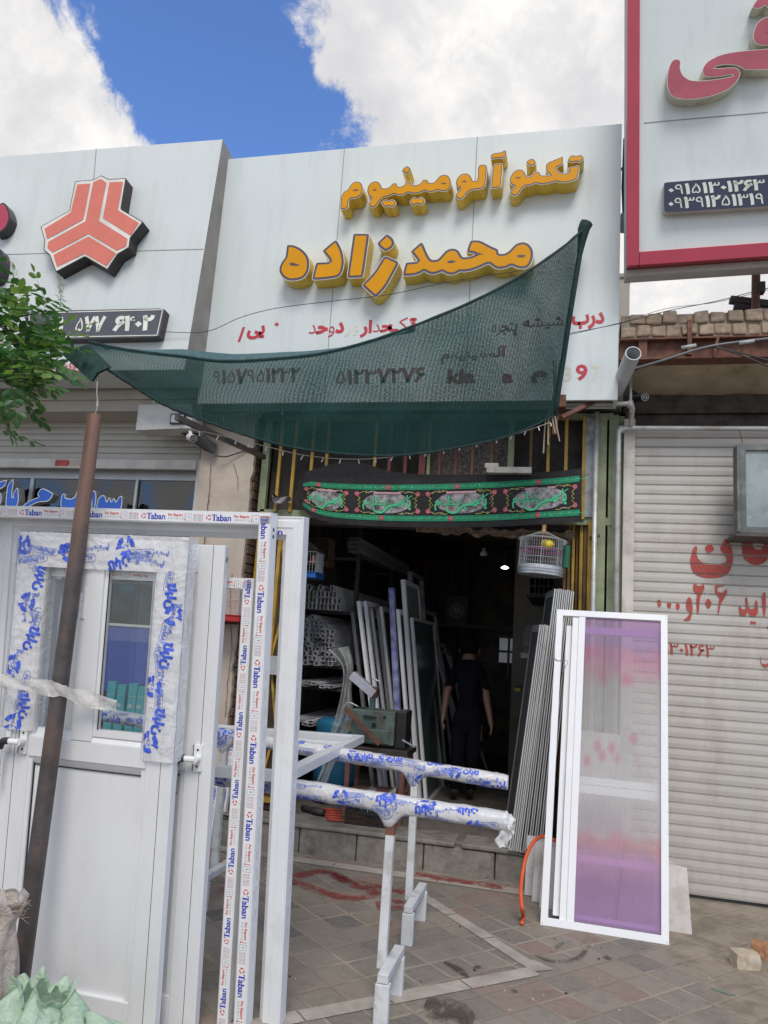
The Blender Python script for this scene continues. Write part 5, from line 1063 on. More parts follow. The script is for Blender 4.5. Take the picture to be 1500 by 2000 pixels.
tag(b.build('speaker', [mat('dark speaker', (.03, .03, .03), .6), mat('speaker ring', (.09, .09, .09), .4)]), 'dark loudspeaker on a shelf high at the back of the workshop', 'speaker')
rnd = random.Random(17)
for k, (px, wd, col, lab) in enumerate(((800, .5, (.09, .035, .03), 'dark maroon curtain hanging at the back of the workshop'), (850, .55, (.07, .06, .055), 'dark grey curtain hanging beside the maroon one at the back'))):
    q = yp(px, 1100, 10.6); b = MB(); b.grid(lambda u, v: (q.x + wd * u, 10.6 + .05 * math.sin(u * 22 + v * 2) * (1 - .5 * v), .5 + 2.4 * v), 40, 8)
    tag(b.build('curtain', mat(f'curtain cloth {px}', col, .95), smooth=True), lab, 'curtain')
for k, (tx, ty, bx, by, Y_, lab) in enumerate(((688, 1195, 712, 1400, 7.1, 'thin grey frame leaning behind the slim white frames by the rack'), (826, 1190, 850, 1400, 8.2, 'dim grey frame leaning deep in the shop behind the glass door'), (858, 1270, 884, 1400, 9.0, 'dim grey frame leaning deepest on the left, next to the person'))):
    lean((tx, ty), (bx, by), Y_, .8, GT, lab)
# ---- green drop-saw machine on its stand
mc = thing('cutting_machine', (-1.5, 6.45, .22), 'old greasy green cutting machine on an iron stand with a rusty lever and silver fence', 'machine')
MG = mat('chipped green enamel', (.10, .15, .125), .5, var=.25, vs=8, dirt=(.09, .06, .045), dscale=6, damt=.85)
A, B_ = yp(688, 1384, 6.35), yp(768, 1458, 6.35)
b = MB(); b.box(A.x, B_.x, 6.35, 6.62, B_.z, A.z); b.box(A.x + .12, B_.x - .04, 6.335, 6.35, B_.z + .01, B_.z + .12); b.build('body', MG, mc, bevel=.012)
b = MB(); b.box(B_.x + .002, B_.x + .09, 6.38, 6.62, B_.z - .02, A.z + .01); b.lathe([(0, 0), (.09, 0), (.09, .2), (0, .2)], (B_.x - .02, 6.6, B_.z), 16); b.build('motor', mat('oily black', (.025, .025, .025), .4), mc, bevel=.01)
b = MB(); b.box(A.x - .03, B_.x + .13, 6.3, 6.7, B_.z - .07, B_.z - .022); b.build('base_plate', mat('greasy iron', (.06, .05, .042), .5, .3, var=.3), mc, bevel=.006)
for x in (A.x, B_.x + .09):
    for y in (6.32, 6.64): b = MB(); b.box(x - .018, x + .018, y, y + .035, .22, B_.z - .07); b.build('leg', RUST, mc)
b = MB(); b.box(A.x, B_.x + .09, 6.33, 6.67, .42, .44); b.build('lower_shelf', RUST, mc)
b = MB(); b.bar(yp(674, 1382, 6.30), yp(741, 1454, 6.27), .035, .012); b.build('lever', RUST, mc, bevel=.002)
b = MB(); b.bar(yp(688, 1318, 6.33), yp(732, 1356, 6.33), .07, .09); b.build('fence', mat('silver sheet', (.5, .5, .56), .35, .3), mc, bevel=.003)
b = MB(); b.bar(yp(733, 1342, 6.35), yp(728, 1362, 6.35), .06, .08); b.build('pivot', RUST, mc, bevel=.004)
b = MB(); b.bar(yp(728, 1358, 6.42), yp(727, 1388, 6.42), .045, .05); b.build('column', mat('turquoise enamel', (.12, .26, .23), .5, dirt=(.1, .08, .06), damt=.5), mc, bevel=.004)
b = MB(); b.tube(spl([yp(728, 1325, 6.5), yp(742, 1333, 6.5), yp(742, 1350, 6.5)], 6), .006, 6); b.tube(spl([yp(670, 1385, 6.4), yp(680, 1372, 6.4), yp(700, 1380, 6.4)], 6), .007, 6); b.build('handle', mat('bright rod', (.5, .5, .5), .3, .6), mc, smooth=True)
b = MB(); q = yp(679, 1418, 6.38); b.flat(ring(0, 0, .018, .045, n=20), lambda x, z: (q.x + x, 6.38, q.z + z)); b.tube([(q.x, 6.384, q.z), (q.x, 6.43, q.z)], .045, 20); b.build('pulley', mat('drilled pulley', (.25, .23, .18), .5, .4), mc)
b = MB()
for px, py, r_ in ((730, 1416, .02), (751, 1401, .012)): q = yp(px, py, 6.34); b.tube([(q.x, 6.348, q.z), (q.x, 6.338, q.z)], r_, 14)
b.bar(yp(710, 1398, 6.335), yp(735, 1402, 6.335), .012, .012); b.build('knob', BLACK, mc)
b = MB(); b.bar(yp(786, 1445, 6.3), yp(811, 1459, 6.25), .012, .012); b.build('crank', STEEL, mc)
# drum, basket, film, rods
dr_ = thing('drum', (yp(655, 1500, 6.95).x, 6.95, .22), 'blue plastic drum standing behind the machine stand', 'drum')
b = MB(); b.lathe([(0, .72), (.15, .72), (.19, .70), (.2, .66), (.205, .5), (.2, .48), (.205, .3), (.2, .02), (0, 0)], dr_.location, 28); b.build('body', mat('blue plastic', (.02, .15, .27), .4), dr_, smooth=True)
q = yp(718, 1525, 6.15)
bk_ = thing('wire_basket', (q.x, 6.2, .226), 'black plastic crate of glass offcuts under the wrapped rails on the step', 'crate')
b = MB(); x0, x1 = yp(680, 1525, 6.15).x, yp(757, 1525, 6.15).x
for k in range(15):
    x = x0 + (x1 - x0) * k / 14; b.box(x - .006, x + .006, 6.15, 6.158, .23, .40); b.box(x - .006, x + .006, 6.45, 6.458, .23, .40)
for z in (.226, .31, .39): b.box(x0 - .01, x1 + .01, 6.145, 6.16, z, z + .018); b.box(x0 - .01, x1 + .01, 6.448, 6.463, z, z + .018); b.box(x0 - .014, x0 - .001, 6.16, 6.448, z, z + .018); b.box(x1 + .001, x1 + .014, 6.16, 6.448, z, z + .018)
b.build('crate', BLACK, bk_)
rnd = random.Random(2); SHG = glass('pale glass sheet', (.75, .9, .9), .6)
for k in range(9):
    b = MB(); c = V((x0 + .04 + (x1 - x0 - .08) * k / 8, 6.3 + rnd.uniform(-.08, .08), .3)); e = V((rnd.uniform(-.08, .08), rnd.uniform(-.03, .03), rnd.uniform(.1, .2))); s_ = V((rnd.uniform(.05, .1), rnd.uniform(-.05, .05), .01))
    b.add([c, c + s_, c + s_ * .9 + e, c + e * .8], [(0, 1, 2, 3)]); b.add([p + V((0, .004, 0)) for p in (c, c + s_, c + s_ * .9 + e, c + e * .8)], [(3, 2, 1, 0)])
    tag(b.build('glass_offcut', SHG), 'pale glass offcut sticking out of the black crate', 'glass', 'glass offcuts in the crate')
PF_ = film('clear hanging film', (.5, .52, .52), .55, .2)
def hang(u, v):
    l = spl([(640, 1268), (668, 1300), (668, 1345), (655, 1400), (640, 1450), (628, 1500), (618, 1528)], 8); r_ = spl([(682, 1262), (690, 1300), (686, 1345), (690, 1400), (672, 1450), (650, 1500), (640, 1530)], 8)
    p, q = pick(l, v), pick(r_, v); x = p.x + (q.x - p.x) * u; y = p.y + (q.y - p.y) * u
    return yp(x, y, 6.75 - .25 * v + .03 * math.sin(u * 9 + v * 4) + .02 * noise.noise(V((u * 6, v * 9, 0))))
b = MB(); b.grid(hang, 14, 40); tag(b.build('plastic_sheet', PF_, smooth=True), 'clear plastic sheet hanging from the tube heap beside the green machine', 'plastic sheet')
for k in range(5):
    a, c = yp(632, 1578 + k * 4, 6.0), V((-.95 + .03 * k, 6.12 + .02 * k, .24)); a = gp(630 + k * 2, 1580 + k * 5, .245); c = gp(752, 1590 + k * 5, .245)
    b = MB(); b.tube([a, a.lerp(c, .5), c], .009, 6); b.tube([a.lerp(c, .0), a.lerp(c, .25)], .011, 6, 1)
    tag(b.build('iron_rod', [RUST, mat('red paint', (.35, .05, .03), .6)], smooth=True), 'rusty iron rod in the red-tipped bundle lying on the step', 'rod', 'iron rods lying on the step')
b = MB(); a, c = gp(590, 1577, .25), gp(632, 1588, .25); b.tube([a, a.lerp(c, .2), a.lerp(c, .4), a.lerp(c, .6), c], [.02, .028, .022, .034, .03], 9); tag(b.build('pipe_wrench', mat('dark iron', (.035, .03, .03), .6, .3), smooth=True), 'dark iron tool head at the left end of the rods on the step', 'tool')
b = MB(); a, c = gp(690, 1568, .24), gp(750, 1600, .24); b.bar(gp(640, 1562, .235), gp(770, 1592, .235), .06, .018); tag(b.build('board_strip', mat('weathered board', (.11, .07, .05), .8, var=.3)), 'weathered strip of board lying behind the iron rods on the step', 'board')

# ================================================================== BIRD CAGES
WIRE = mat('cage wire', (.5, .5, .49), .4, .5); GALV = mat('galvanised cage tray', (.45, .47, .48), .4, .5, var=.15, vs=10, dirt=(.25, .25, .25), damt=.4)
cg = thing('bird_cage', yp(1056, 1110, 6.05), 'round galvanised bird cage with conical wire roof hanging right of the entrance', 'bird cage')
c = cg.location.copy(); zt_ = yp(1058, 1060, 6.05).z; zb_ = yp(1056, 1106, 6.05).z; zl = yp(1056, 1124, 6.05).z; R_ = (yp(1102, 1106, 6.05).x - yp(1011, 1106, 6.05).x) / 2
TI = lambda p: c + (Matrix.Rotation(math.radians(3), 3, 'Y') @ (V(p) - c))
def tilt(b): b.v = [tuple(TI(p)) for p in b.v]; return b
b = MB(); b.lathe([(0, zl - c.z), (R_ * .97, zl - c.z), (R_ * .97, zl - c.z + .02), (R_ * 1.0, zl - c.z + .022), (R_ * 1.0, zb_ - c.z - .03), (R_ * 1.02, zb_ - c.z - .028), (R_ * 1.0, zb_ - c.z), (R_ * .98, zb_ - c.z), (R_ * .98, zl - c.z + .03), (0, zl - c.z + .03)], c, 36); tilt(b).build('tray', GALV, cg, smooth=False)
b = MB()
for k in range(56):
    t = 2 * math.pi * k / 56; x, y = c.x + R_ * .97 * math.cos(t), c.y + R_ * .97 * math.sin(t); w_ = .0016 if k % 7 else .0035
    b.tube([(x, y, zb_ - .01), (x, y, zt_ + .03)], w_, 4, caps=False)
    if k % 2 == 0: b.tube([(c.x + R_ * 1.08 * math.cos(t), c.y + R_ * 1.08 * math.sin(t), zt_ + .012), (c.x + .03 * math.cos(t), c.y + .03 * math.sin(t), zt_ + .085)], .0018, 4, caps=False)
for z, r_ in ((zb_ + .06, .975), (zb_ + .13, .975), (zt_ + .02, 1.09), (zt_ + .035, .75), (zt_ + .06, .42)):
    b.tube([(c.x + R_ * r_ * math.cos(t), c.y + R_ * r_ * math.sin(t), z) for t in (2 * math.pi * j / 40 for j in range(41))], .0028, 4, caps=False)
tilt(b).build('wire_mesh', WIRE, cg)
b = MB(); b.lathe([(R_ * .955, zb_ - c.z + .115), (R_ * .955, zb_ - c.z + .135)], c, 40); b2 = MB()
tilt(b).build('coloured_band', mat('purple red band', (.22, .03, .11), .5, var=.5, vs=9), cg)
b = MB(); b.lathe([(0, 0), (.03, .012), (.05, .03), (.055, .05), (.04, .075), (0, .085)], (c.x + .04, c.y - R_ * .72, zb_ + .11), 16); tilt(b).build('toy', mat('yellow green toy', (.50, .42, .03), .4, var=.5, vs=22, dirt=(.5, .06, .03), dscale=14, damt=.9), cg, smooth=True)
b = MB(); b.lathe([(0, .23), (.014, .23), (.02, .2), (.015, .17), (.019, .15), (.03, .142), (.034, .13), (0, .125)], (c.x, c.y, zt_ - .06), 14); tilt(b).build('finial', mat('turned wood', (.38, .24, .11), .5), cg, smooth=True)
b = MB(); x = c.x + R_ * .99; b.lathe([(0, 0), (.026, 0), (.026, .17), (0, .17)], (x + .012, c.y - .06, zb_ + .0), 12); tilt(b).build('feeder', mat('green feeder', (.01, .11, .06), .3), cg, smooth=False)
b = MB(); b.tube([c + V((0, 0, zt_ + .16 - c.z)), (c.x + .01, c.y, 2.75)], .004, 5); b.build('hook', WIRE, cg)
def boxcage(x0, x1, y0, y1, z0, z1, tray, wire, label, house=0, name='bird_cage', n=12):
    t = thing(name, ((x0 + x1) / 2, (y0 + y1) / 2, z0), label, 'bird cage'); h = .045
    b = MB(); b.box(x0 - .012, x1 + .012, y0 - .012, y1 + .012, z0, z0 + h); b.box(x0 - .02, x1 + .02, y0 - .02, y1 + .02, z0 + h, z0 + h + .008); b.build('tray', tray, t, bevel=.006)
    b = MB()
    for k in range(n + 1):
        x = x0 + (x1 - x0) * k / n; y = y0 + (y1 - y0) * k / n
        for p in ((x, y0), (x, y1), (x0, y), (x1, y)): b.tube([(p[0], p[1], z0 + h), (p[0], p[1], z1)], .0017, 4, caps=False)
        if house: b.tube([(x, y0, z1), (x0 + (x1 - x0) * (.35 + .3 * k / n), (y0 + y1) / 2, z1 + house), (x, y1, z1)], .0017, 4, caps=False)
        else: b.tube([(x, y0, z1), (x, y1, z1)], .0017, 4, caps=False)
    for z in (z0 + h + (z1 - z0 - h) * .5, z1): b.tube([(x0, y0, z), (x1, y0, z), (x1, y1, z), (x0, y1, z), (x0, y0, z)], .003, 4)
    b.build('wire_mesh', wire, t); return t
bird = MB(); 
A, B_ = yp(356, 1142, 5.9), yp(478, 1206, 5.9)
boxcage(A.x, B_.x, 5.78, 6.04, yp(420, 1212, 5.9).z, A.z + .02, mat('red cage tray', (.40, .02, .02), .4), WIRE, 'wire bird cage with a red tray against the cream pillar, behind the white frames', n=18)
b = MB(); b.box(A.x - .03, B_.x + .05, 5.98, 6.07, yp(420, 1212, 5.9).z - .02, yp(420, 1212, 5.9).z - .001); b.box(-2.9, -2.86, 5.84, 6.07, yp(420, 1212, 5.9).z - .04, yp(420, 1212, 5.9).z - .021)
tag(b.build('wall_bracket', RUST), 'thin rusty wall bracket carrying the red-trayed bird cage', 'bracket')
A, B_ = yp(560, 1078, 6.4), yp(622, 1118, 6.4)
bc = boxcage(A.x, B_.x, 6.3, 6.52, yp(600, 1130, 6.4).z, A.z, mat('blue cage tray', (.01, .10, .36), .4), WIRE, 'small wire bird cage with a bright blue tray left of the entrance', house=.1)
b = MB(); b.bar(((A.x + B_.x) / 2 - .05, 6.41, A.z + .1), ((A.x + B_.x) / 2 + .05, 6.41, A.z + .1), .03, .012); b.build('ridge', mat('blue cage tray', (.01, .1, .36)), bc)
b = MB(); b.lathe([(0, .07), (.012, .066), (.016, .05), (.013, .04), (.022, .02), (.02, 0), (0, -.02)], (B_.x - .05, 6.38, A.z - .09), 10); o = b.build('canary', mat('salmon feathers', (.55, .25, .16), .7), smooth=True); tag(o, 'small salmon-coloured bird sitting in the blue bird cage', 'bird')
b = MB(); b.tube([((A.x + B_.x) / 2, 6.41, A.z + .1), ((A.x + B_.x) / 2, 6.41, 2.66)], .003, 5); b.build('hook', WIRE, bc)
A, B_ = yp(598, 1052, 6.9), yp(645, 1108, 6.9)
boxcage(A.x, B_.x, 6.8, 7.0, B_.z, A.z, mat('brown wood', (.10, .055, .03), .6), mat('dark wooden bars', (.13, .08, .045), .6), 'dark wooden bird cage hanging behind the blue one in the shadow', n=14)
A, B_ = yp(1021, 1238, 7.4), yp(1036, 1280, 7.4)
boxcage(A.x, B_.x + .05, 7.4, 7.55, yp(1028, 1286, 7.4).z, A.z, mat('pale tray', (.4, .4, .38), .5), WIRE, 'pale house-shaped bird cage in the shadow behind the leaning stack', house=.09, n=8)

# ================================================================== PERSON walking away into the shop
PY = 7.5
J = {k: yp(x, y, PY + dy) for k, (x, y, dy) in dict(pel=(913, 1408, 0), waist=(914, 1372, 0), chest=(914, 1322, -.01), nb=(915, 1292, 0), neck=(916, 1281, .01), head=(917, 1266, .03), top=(917, 1252, .035),
     ls=(893, 1303, 0), le=(873, 1348, .02), lw=(867, 1390, -.04), rs_=(937, 1302, 0), re=(948, 1352, 0), rw=(957, 1402, -.06), lh=(899, 1415, 0), lk=(893, 1480, -.04), la=(888, 1548, .06), lt=(885, 1560, .2), rh=(927, 1414, 0), rk=(924, 1478, -.06), ra=(919, 1530, .14), rt=(917, 1545, .3)).items()}
J['la'].z, J['lt'].z = .31, .27; J['ra'].z, J['rt'].z = .31, .265
names, vs, es, rad = {}, [], [], []
def jv(k, co, r, par=None):
    names[k] = len(vs); vs.append(co); rad.append(r)
    if par: es.append((names[par], names[k]))
jv('pel', J['pel'], .135); jv('waist', J['waist'], .125, 'pel'); jv('chest', J['chest'], .145, 'waist'); jv('nb', J['nb'], .085, 'chest'); jv('neck', J['neck'], .052, 'nb'); jv('head', J['head'], .075, 'neck'); jv('top', J['top'], .07, 'head')
for s, sh, e, wr in (('l', 'ls', 'le', 'lw'), ('r', 'rs_', 're', 'rw')):
    jv(sh, J[sh], .065, 'chest'); jv(e, J[e], .045, sh); jv(wr, J[wr], .028, e)
    d = (J[wr] - J[e]).normalized(); sd = V((0, 1, 0)); pm = J[wr] + d * .05; jv(s + 'palm', pm, .032, wr)
    for i, (o, L) in enumerate(((-.027, .066), (-.009, .078), (.009, .072), (.027, .055))):
        jv(f'{s}f{i}', pm + d * .045 + sd * o, .0095, s + 'palm'); cu = V((0, 0, 0)) + (V((.012 if s == 'l' else -.012, 0, 0))); jv(f'{s}g{i}', pm + d * (.045 + L * .55) + sd * o + cu, .009, f'{s}f{i}'); jv(f'{s}h{i}', pm + d * (.04 + L) + sd * o + cu * 2.4, .008, f'{s}g{i}')
    jv(s + 't0', J[wr] + d * .03 + sd * .04, .011, s + 'palm'); jv(s + 't1', J[wr] + d * .075 + sd * .058, .009, s + 't0')
    jv(s + 'hip', J[s + 'h'], .105, 'pel'); jv(s + 'k', J[s + 'k'], .068, s + 'hip'); jv(s + 'a', J[s + 'a'], .048, s + 'k'); jv(s + 'toe', J[s + 't'], .04, s + 'a')
me = bpy.data.meshes.new('person'); me.from_pydata(vs, es, []); o = bpy.data.objects.new('body', me); COL.objects.link(o)
sk = o.modifiers.new('skin', 'SKIN'); sk.use_smooth_shade = True
for i, v in enumerate(me.skin_vertices[0].data): v.radius = (rad[i], rad[i] * (.75 if i in (names['chest'], names['waist'], names['pel']) else 1)); v.use_root = (i == 0)
ss = o.modifiers.new('sub', 'SUBSURF'); ss.levels = ss.render_levels = 2
dg = bpy.context.evaluated_depsgraph_get(); dg.update(); me2 = bpy.data.meshes.new_from_object(o.evaluated_get(dg)); bpy.data.objects.remove(o)
ps = thing('person', (J['pel'].x, PY, .22), 'person in a dark t-shirt and dark trousers walking away into the workshop', 'person')
for m_ in (mat('skin', (.20, .105, .07), .5), mat('dark navy shirt', (.007, .008, .012), 1, var=.2, spec=.1), mat('dark trousers', (.007, .0075, .011), 1, spec=.1), mat('worn shoes', (.07, .06, .055), .7)): me2.materials.append(m_)
zs_ = yp(915, 1288, PY).z; zw = yp(914, 1405, PY).z; zsl = yp(940, 1345, PY).z
for pg in me2.polygons:
    c_ = pg.center; arm = c_.x < J['ls'].x - .02 or c_.x > J['rs_'].x + .045
    pg.material_index = 0 if c_.z > zs_ else (1 if (c_.z > zsl and arm) or (c_.z > zw and not arm) else (0 if arm and c_.z > .8 else (2 if c_.z > .33 else 3))); pg.use_smooth = True
o = bpy.data.objects.new('body', me2); COL.objects.link(o); attach(o, ps)
hd = J['head']; b = MB()
b.grid(lambda u, v: (hd.x + .098 * math.sin(math.pi * v * .72) * math.cos(2 * math.pi * u), hd.y - .01 + .105 * math.sin(math.pi * v * .72) * math.sin(2 * math.pi * u), hd.z + .03 + .125 * math.cos(math.pi * v * .72)), 20, 10)
b.build('hair', mat('black hair', (.006, .005, .005), 1, spec=.1), ps, smooth=True)
for s in (-1, 1):
    b = MB(); b.lathe([(0, -.03), (.012, -.02), (.016, .005), (.012, .028), (0, .034)], (hd.x + s * .088, hd.y + .005, hd.z - .02), 10); b.build('ear', MATS['skin'], ps, smooth=True)

# ================================================================== FOREGROUND: doors, frames, trestles
def taban_word(h):
    """serifed word TABAN-style lettering used on the protective tape: capital T with serifs, rest from the font"""
    t = ccw([(0, .72), (.62, .72), (.62, .5), (.575, .5), (.53, .65), (.40, .65), (.40, .07), (.48, .035), (.48, 0), (.14, 0), (.14, .035), (.22, .07), (.22, .65), (.09, .65), (.045, .5), (0, .5)])
    out = [tess(t)]; v, f = text('aban', .035); out.append(([(x * 1.02 + .56, y) for x, y in v], f))
    xs = [x for x, y in out[1][0]]; sx = h / .72
    return [([(x * sx, y * sx) for x, y in v], f) for v, f in out], max(xs) * sx
def tape_motif(h):
    """one repeat of the printed tape, height h: list of (shape, material) with 0 blue, 1 red, 2 grey; returns repeat length"""
    L = []; s = h
    for a in (20, 140, 260): L.append((ring(.32 * s, .5 * s, .17 * s, .27 * s, a, a + 62, 6), 1)); L.append((ring(.32 * s, .5 * s, .11 * s, .30 * s, a + 66, a + 84, 3), 1))
    w_, W = taban_word(.62 * s)
    for v, f in w_: L.append((([(x + .66 * s, y + .2 * s) for x, y in v], f), 0))
    x = .66 * s + W + .3 * s
    v, f = text('For Export', .03); k = .36 * s; L.append((([(x + a * k, .56 * s + c * k) for a, c in v], f), 1))
    wfe = max(a for a, c in v) * k
    for i in range(6): L.append((ring(x + (.13 + .3 * i) * s, .32 * s, .075 * s, .105 * s, 0, 360 if i != 4 else 300, 6 if i % 2 else 4), 2))
    x += max(wfe, 1.75 * s) + .12 * s
    L.append((disc(x, .22 * s, .075 * s, 6), 1)); L.append((rect(x - .02 * s, .22 * s, x + .03 * s, .85 * s), 1))
    for r_ in (rect(x + .2 * s, .1 * s, x + .23 * s, .85 * s), rect(x + .7 * s, .1 * s, x + .73 * s, .85 * s), rect(x + .2 * s, .82 * s, x + .73 * s, .85 * s), rect(x + .2 * s, .1 * s, x + .73 * s, .13 * s), rect(x + .38 * s, .45 * s, x + .55 * s, .5 * s), rect(x + .44 * s, .3 * s, x + .48 * s, .7 * s)): L.append((r_, 2))
    x += .9 * s
    for i in range(7):
        for j in range(5): L.append((rect(x + .22 * j * s + (.03 * s * ((i * 3 + j) % 3)), (.14 + .1 * i) * s, x + (.22 * j + .19) * s, (.175 + .1 * i) * s), 1 if i in (0, 5, 6) else 2))
    return L, x + 1.35 * s
def tape(b, fn, length, h, start=0.0):
    """lay printed tape along fn(s, t)->3D for s in 0..length, t in 0..h"""
    L, P = tape_motif(h); s = -start
    while s < length:
        for (v, f), m in L:
            if s + min(x for x, y in v) > 0 and s + max(x for x, y in v) < length: b.flat(([(s + x, y) for x, y in v], f), fn, m)
        s += P
INKS = [BLUEINK, REDINK, GREYINK]
TAPE = mat('white protective tape', (.80, .80, .80), .25, var=.02)
def frame_thing(label, X0, X1, Y, Z1, w_, d, taped=(), Z0=.0, m=ALU, prof=None, cat='frame', name='window_frame', tw=.78):
    t = thing(name, ((X0 + X1) / 2, Y, Z0), label, cat)
    b = MB(); b.frame((X0, Y, Z0), (1, 0, 0), (0, 0, 1), (0, 1, 0), X1 - X0, Z1 - Z0, (prof or PROF)(w_, d), feet=True); b.build('profile', m, t)
    if taped:
        p = MB(); q = MB(); h = w_ * tw; o = (w_ - h) / 2
        def put(fn, L, st):
            q.add([fn(.004, 0), fn(L - .004, 0), fn(L - .004, h), fn(.004, h)], [(0, 1, 2, 3)]); tape(p, lambda s, t_: tuple(V(fn(s, t_)) + V((0, -.0008, 0))), L, h, st)
        for side, st in taped:
            if side == 'top': put(lambda s, t_: (X0 + s, Y - .0012, Z1 - w_ + o + t_), X1 - X0, st)
            if side == 'bottom': put(lambda s, t_: (X1 - s, Y - .0012, Z0 + w_ - o - t_), X1 - X0, st)
            if side == 'right': put(lambda s, t_: (X1 - w_ + o + t_, Y - .0012, Z1 - s - w_ * .2), Z1 - Z0 - w_ * .3, st)
            if side == 'right_up': put(lambda s, t_: (X1 - o - t_, Y - .0012, Z0 + s), Z1 - Z0, st)
            if side == 'left': put(lambda s, t_: (X0 + o + t_, Y - .0012, Z1 - s), Z1 - Z0, st)
        q.build('tape', TAPE, t); p.build('tape_print', INKS, t)
    return t
def tl(px, py, Y0, th):
    """photo point on a plane standing at Y0 and leaning th degrees towards the street -> (x, length up the plane)"""
    d = ray(px, py); k = math.tan(math.radians(th)); t = (Y0 - HC * k) / (d.y + d.z * k); return d.x * t, (HC + d.z * t) / math.cos(math.radians(th))
def tip(o, th): o.rotation_euler.x = math.radians(th); return o
Yf = 3.353
f1 = frame_thing('tall white frame with blue and red printed tape, its top bar crossing in front of the left shop window', -2.80, -1.274, Yf, 2.19, .058, .075, (('top', .08), ('right', .02)))
b = MB()
for z in (2.12, 2.09): b.box(-1.274, -1.273, Yf + .03, Yf + .045, z - .012, z + .004)
b.build('screw_hole', DARK, f1)
b = MB(); Xa, Xb, zz = -2.6, -1.274 - .06, 2.19 - .058
tape(b, lambda s, t_: (Xa + s, Yf + .06 - t_, zz - .0008), Xb - Xa, .045, .1); b.build('tape_print', INKS, f1); tip(f1, 6.2)
Y2 = 3.362; x2 = (tl(499, 1145, Y2, 5)[0] + tl(440, 2000, Y2, 5)[0]) / 2
f2 = tip(frame_thing('white frame whose printed tape runs upward, standing just left of the taller taped post', -2.42, x2, Y2, tl(490, 1130, Y2, 5)[1], .052, .06, (('right_up', .25), ('top', .1))), 5)
Y3 = 3.437
f3 = frame_thing('plain white frame with a wide grooved post, rightmost of the standing frames', -2.75, -1.153, Y3, 2.19, .105, .07, (), prof=lambda w_, d: [(0, 0), (0, d), (w_, d), (w_, .03), (w_ * .80, .016), (w_ * .78, .004), (w_ * .5, .004), (w_ * .48, 0), (w_ * .2, 0), (w_ * .18, .003), (w_ * .08, .003), (w_ * .06, 0)])
b = MB(); xr = -1.153; b.flat(fit(text('aban', .05), -1.153 - .20, 2.19 - .105 + .02, -1.153 - .10, 2.19 - .105 + .048), lambda x, z: (x, Y3 + .003, z))
b.build('tape_print', BLUEINK, f3)
b = MB(); random.seed(14)
for f_, x in ((f1, -1.274), (f3, xr)):
  b = MB()
  for i in range(14):
        z0 = .35 + i * .085; y = (Yf if f_ is f1 else Y3) + .035
        g = spl([(y + random.uniform(-.014, .014), z0 + k * .014 + random.uniform(-.008, .008)) for k in range(5)], 3); b.flat(stroke([p.to_tuple() for p in g], .0022), lambda yy, z, x=x: (x + .0012, yy, z))
  b.build('pen_mark', mat('faint red pen', (.62, .35, .35), .5), f_)
tip(f3, 6)
# pale uprights at the far left, behind the doors
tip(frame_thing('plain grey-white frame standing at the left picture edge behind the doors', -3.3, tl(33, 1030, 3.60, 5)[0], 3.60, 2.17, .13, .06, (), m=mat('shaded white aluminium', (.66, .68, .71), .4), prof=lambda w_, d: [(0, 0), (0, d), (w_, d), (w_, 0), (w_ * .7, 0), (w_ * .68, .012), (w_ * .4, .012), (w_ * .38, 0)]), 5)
tip(frame_thing('second plain frame at the left, its slim post showing beside the dark glass', -3.3, tl(92, 1020, 3.69, 5)[0], 3.69, 2.24, .10, .06, (), prof=lambda w_, d: [(0, 0), (0, d), (w_, d), (w_, 0), (w_ * .6, 0), (w_ * .58, .02), (w_ * .36, .02), (w_ * .34, 0)]), 5)

# ---- white doors
DW = mat('door white', (.73, .735, .74), .32, var=.025, vs=1.5, dirt=(.57, .56, .535), dscale=5, damt=.16, streak=3)
def handle(t, x, z, Y):
    b = MB(); b.box(x + .02, x + .058, Y - .012, Y, z - .055, z + .055); b.box(x - .052, x - .026, Y - .012, Y, z - .055, z + .05)
    b.tube([(x + .04, Y - .012, z), (x + .04, Y - .05, z)], .016, 12)
    b.tube([(x + .045, Y - .045, z + .002), (x - .005, Y - .05, z + .002)], .013, 10)
    b.tube([(x - .04, Y - .055, z - .025), (x - .046, Y - .055, z - .12)], .0135, 10)
    for i, zz in ((0, .035), (1, -.035)): b.tube([(x + .039, Y - .0125, z + zz), (x + .039, Y - .014, z + zz)], .005, 8, 1)
    b.tube(spl([(x - .003, Y - .05, z + .004), (x - .028, Y - .055, z), (x - .039, Y - .056, z - .02), (x - .041, Y - .055, z - .03)], 4), .0155, 10, 1)
    b.tube(spl([(x - .046, Y - .055, z - .118), (x - .047, Y - .056, z - .13), (x - .042, Y - .062, z - .137), (x - .03, Y - .07, z - .142)], 4), .0135, 10, 1)
    b.box(x + .017, x + .02, Y - .014, Y, z - .055, z + .055, 1)
    return b.build('handle', [mat('white lever', (.76, .76, .75), .3), BLACK], t)
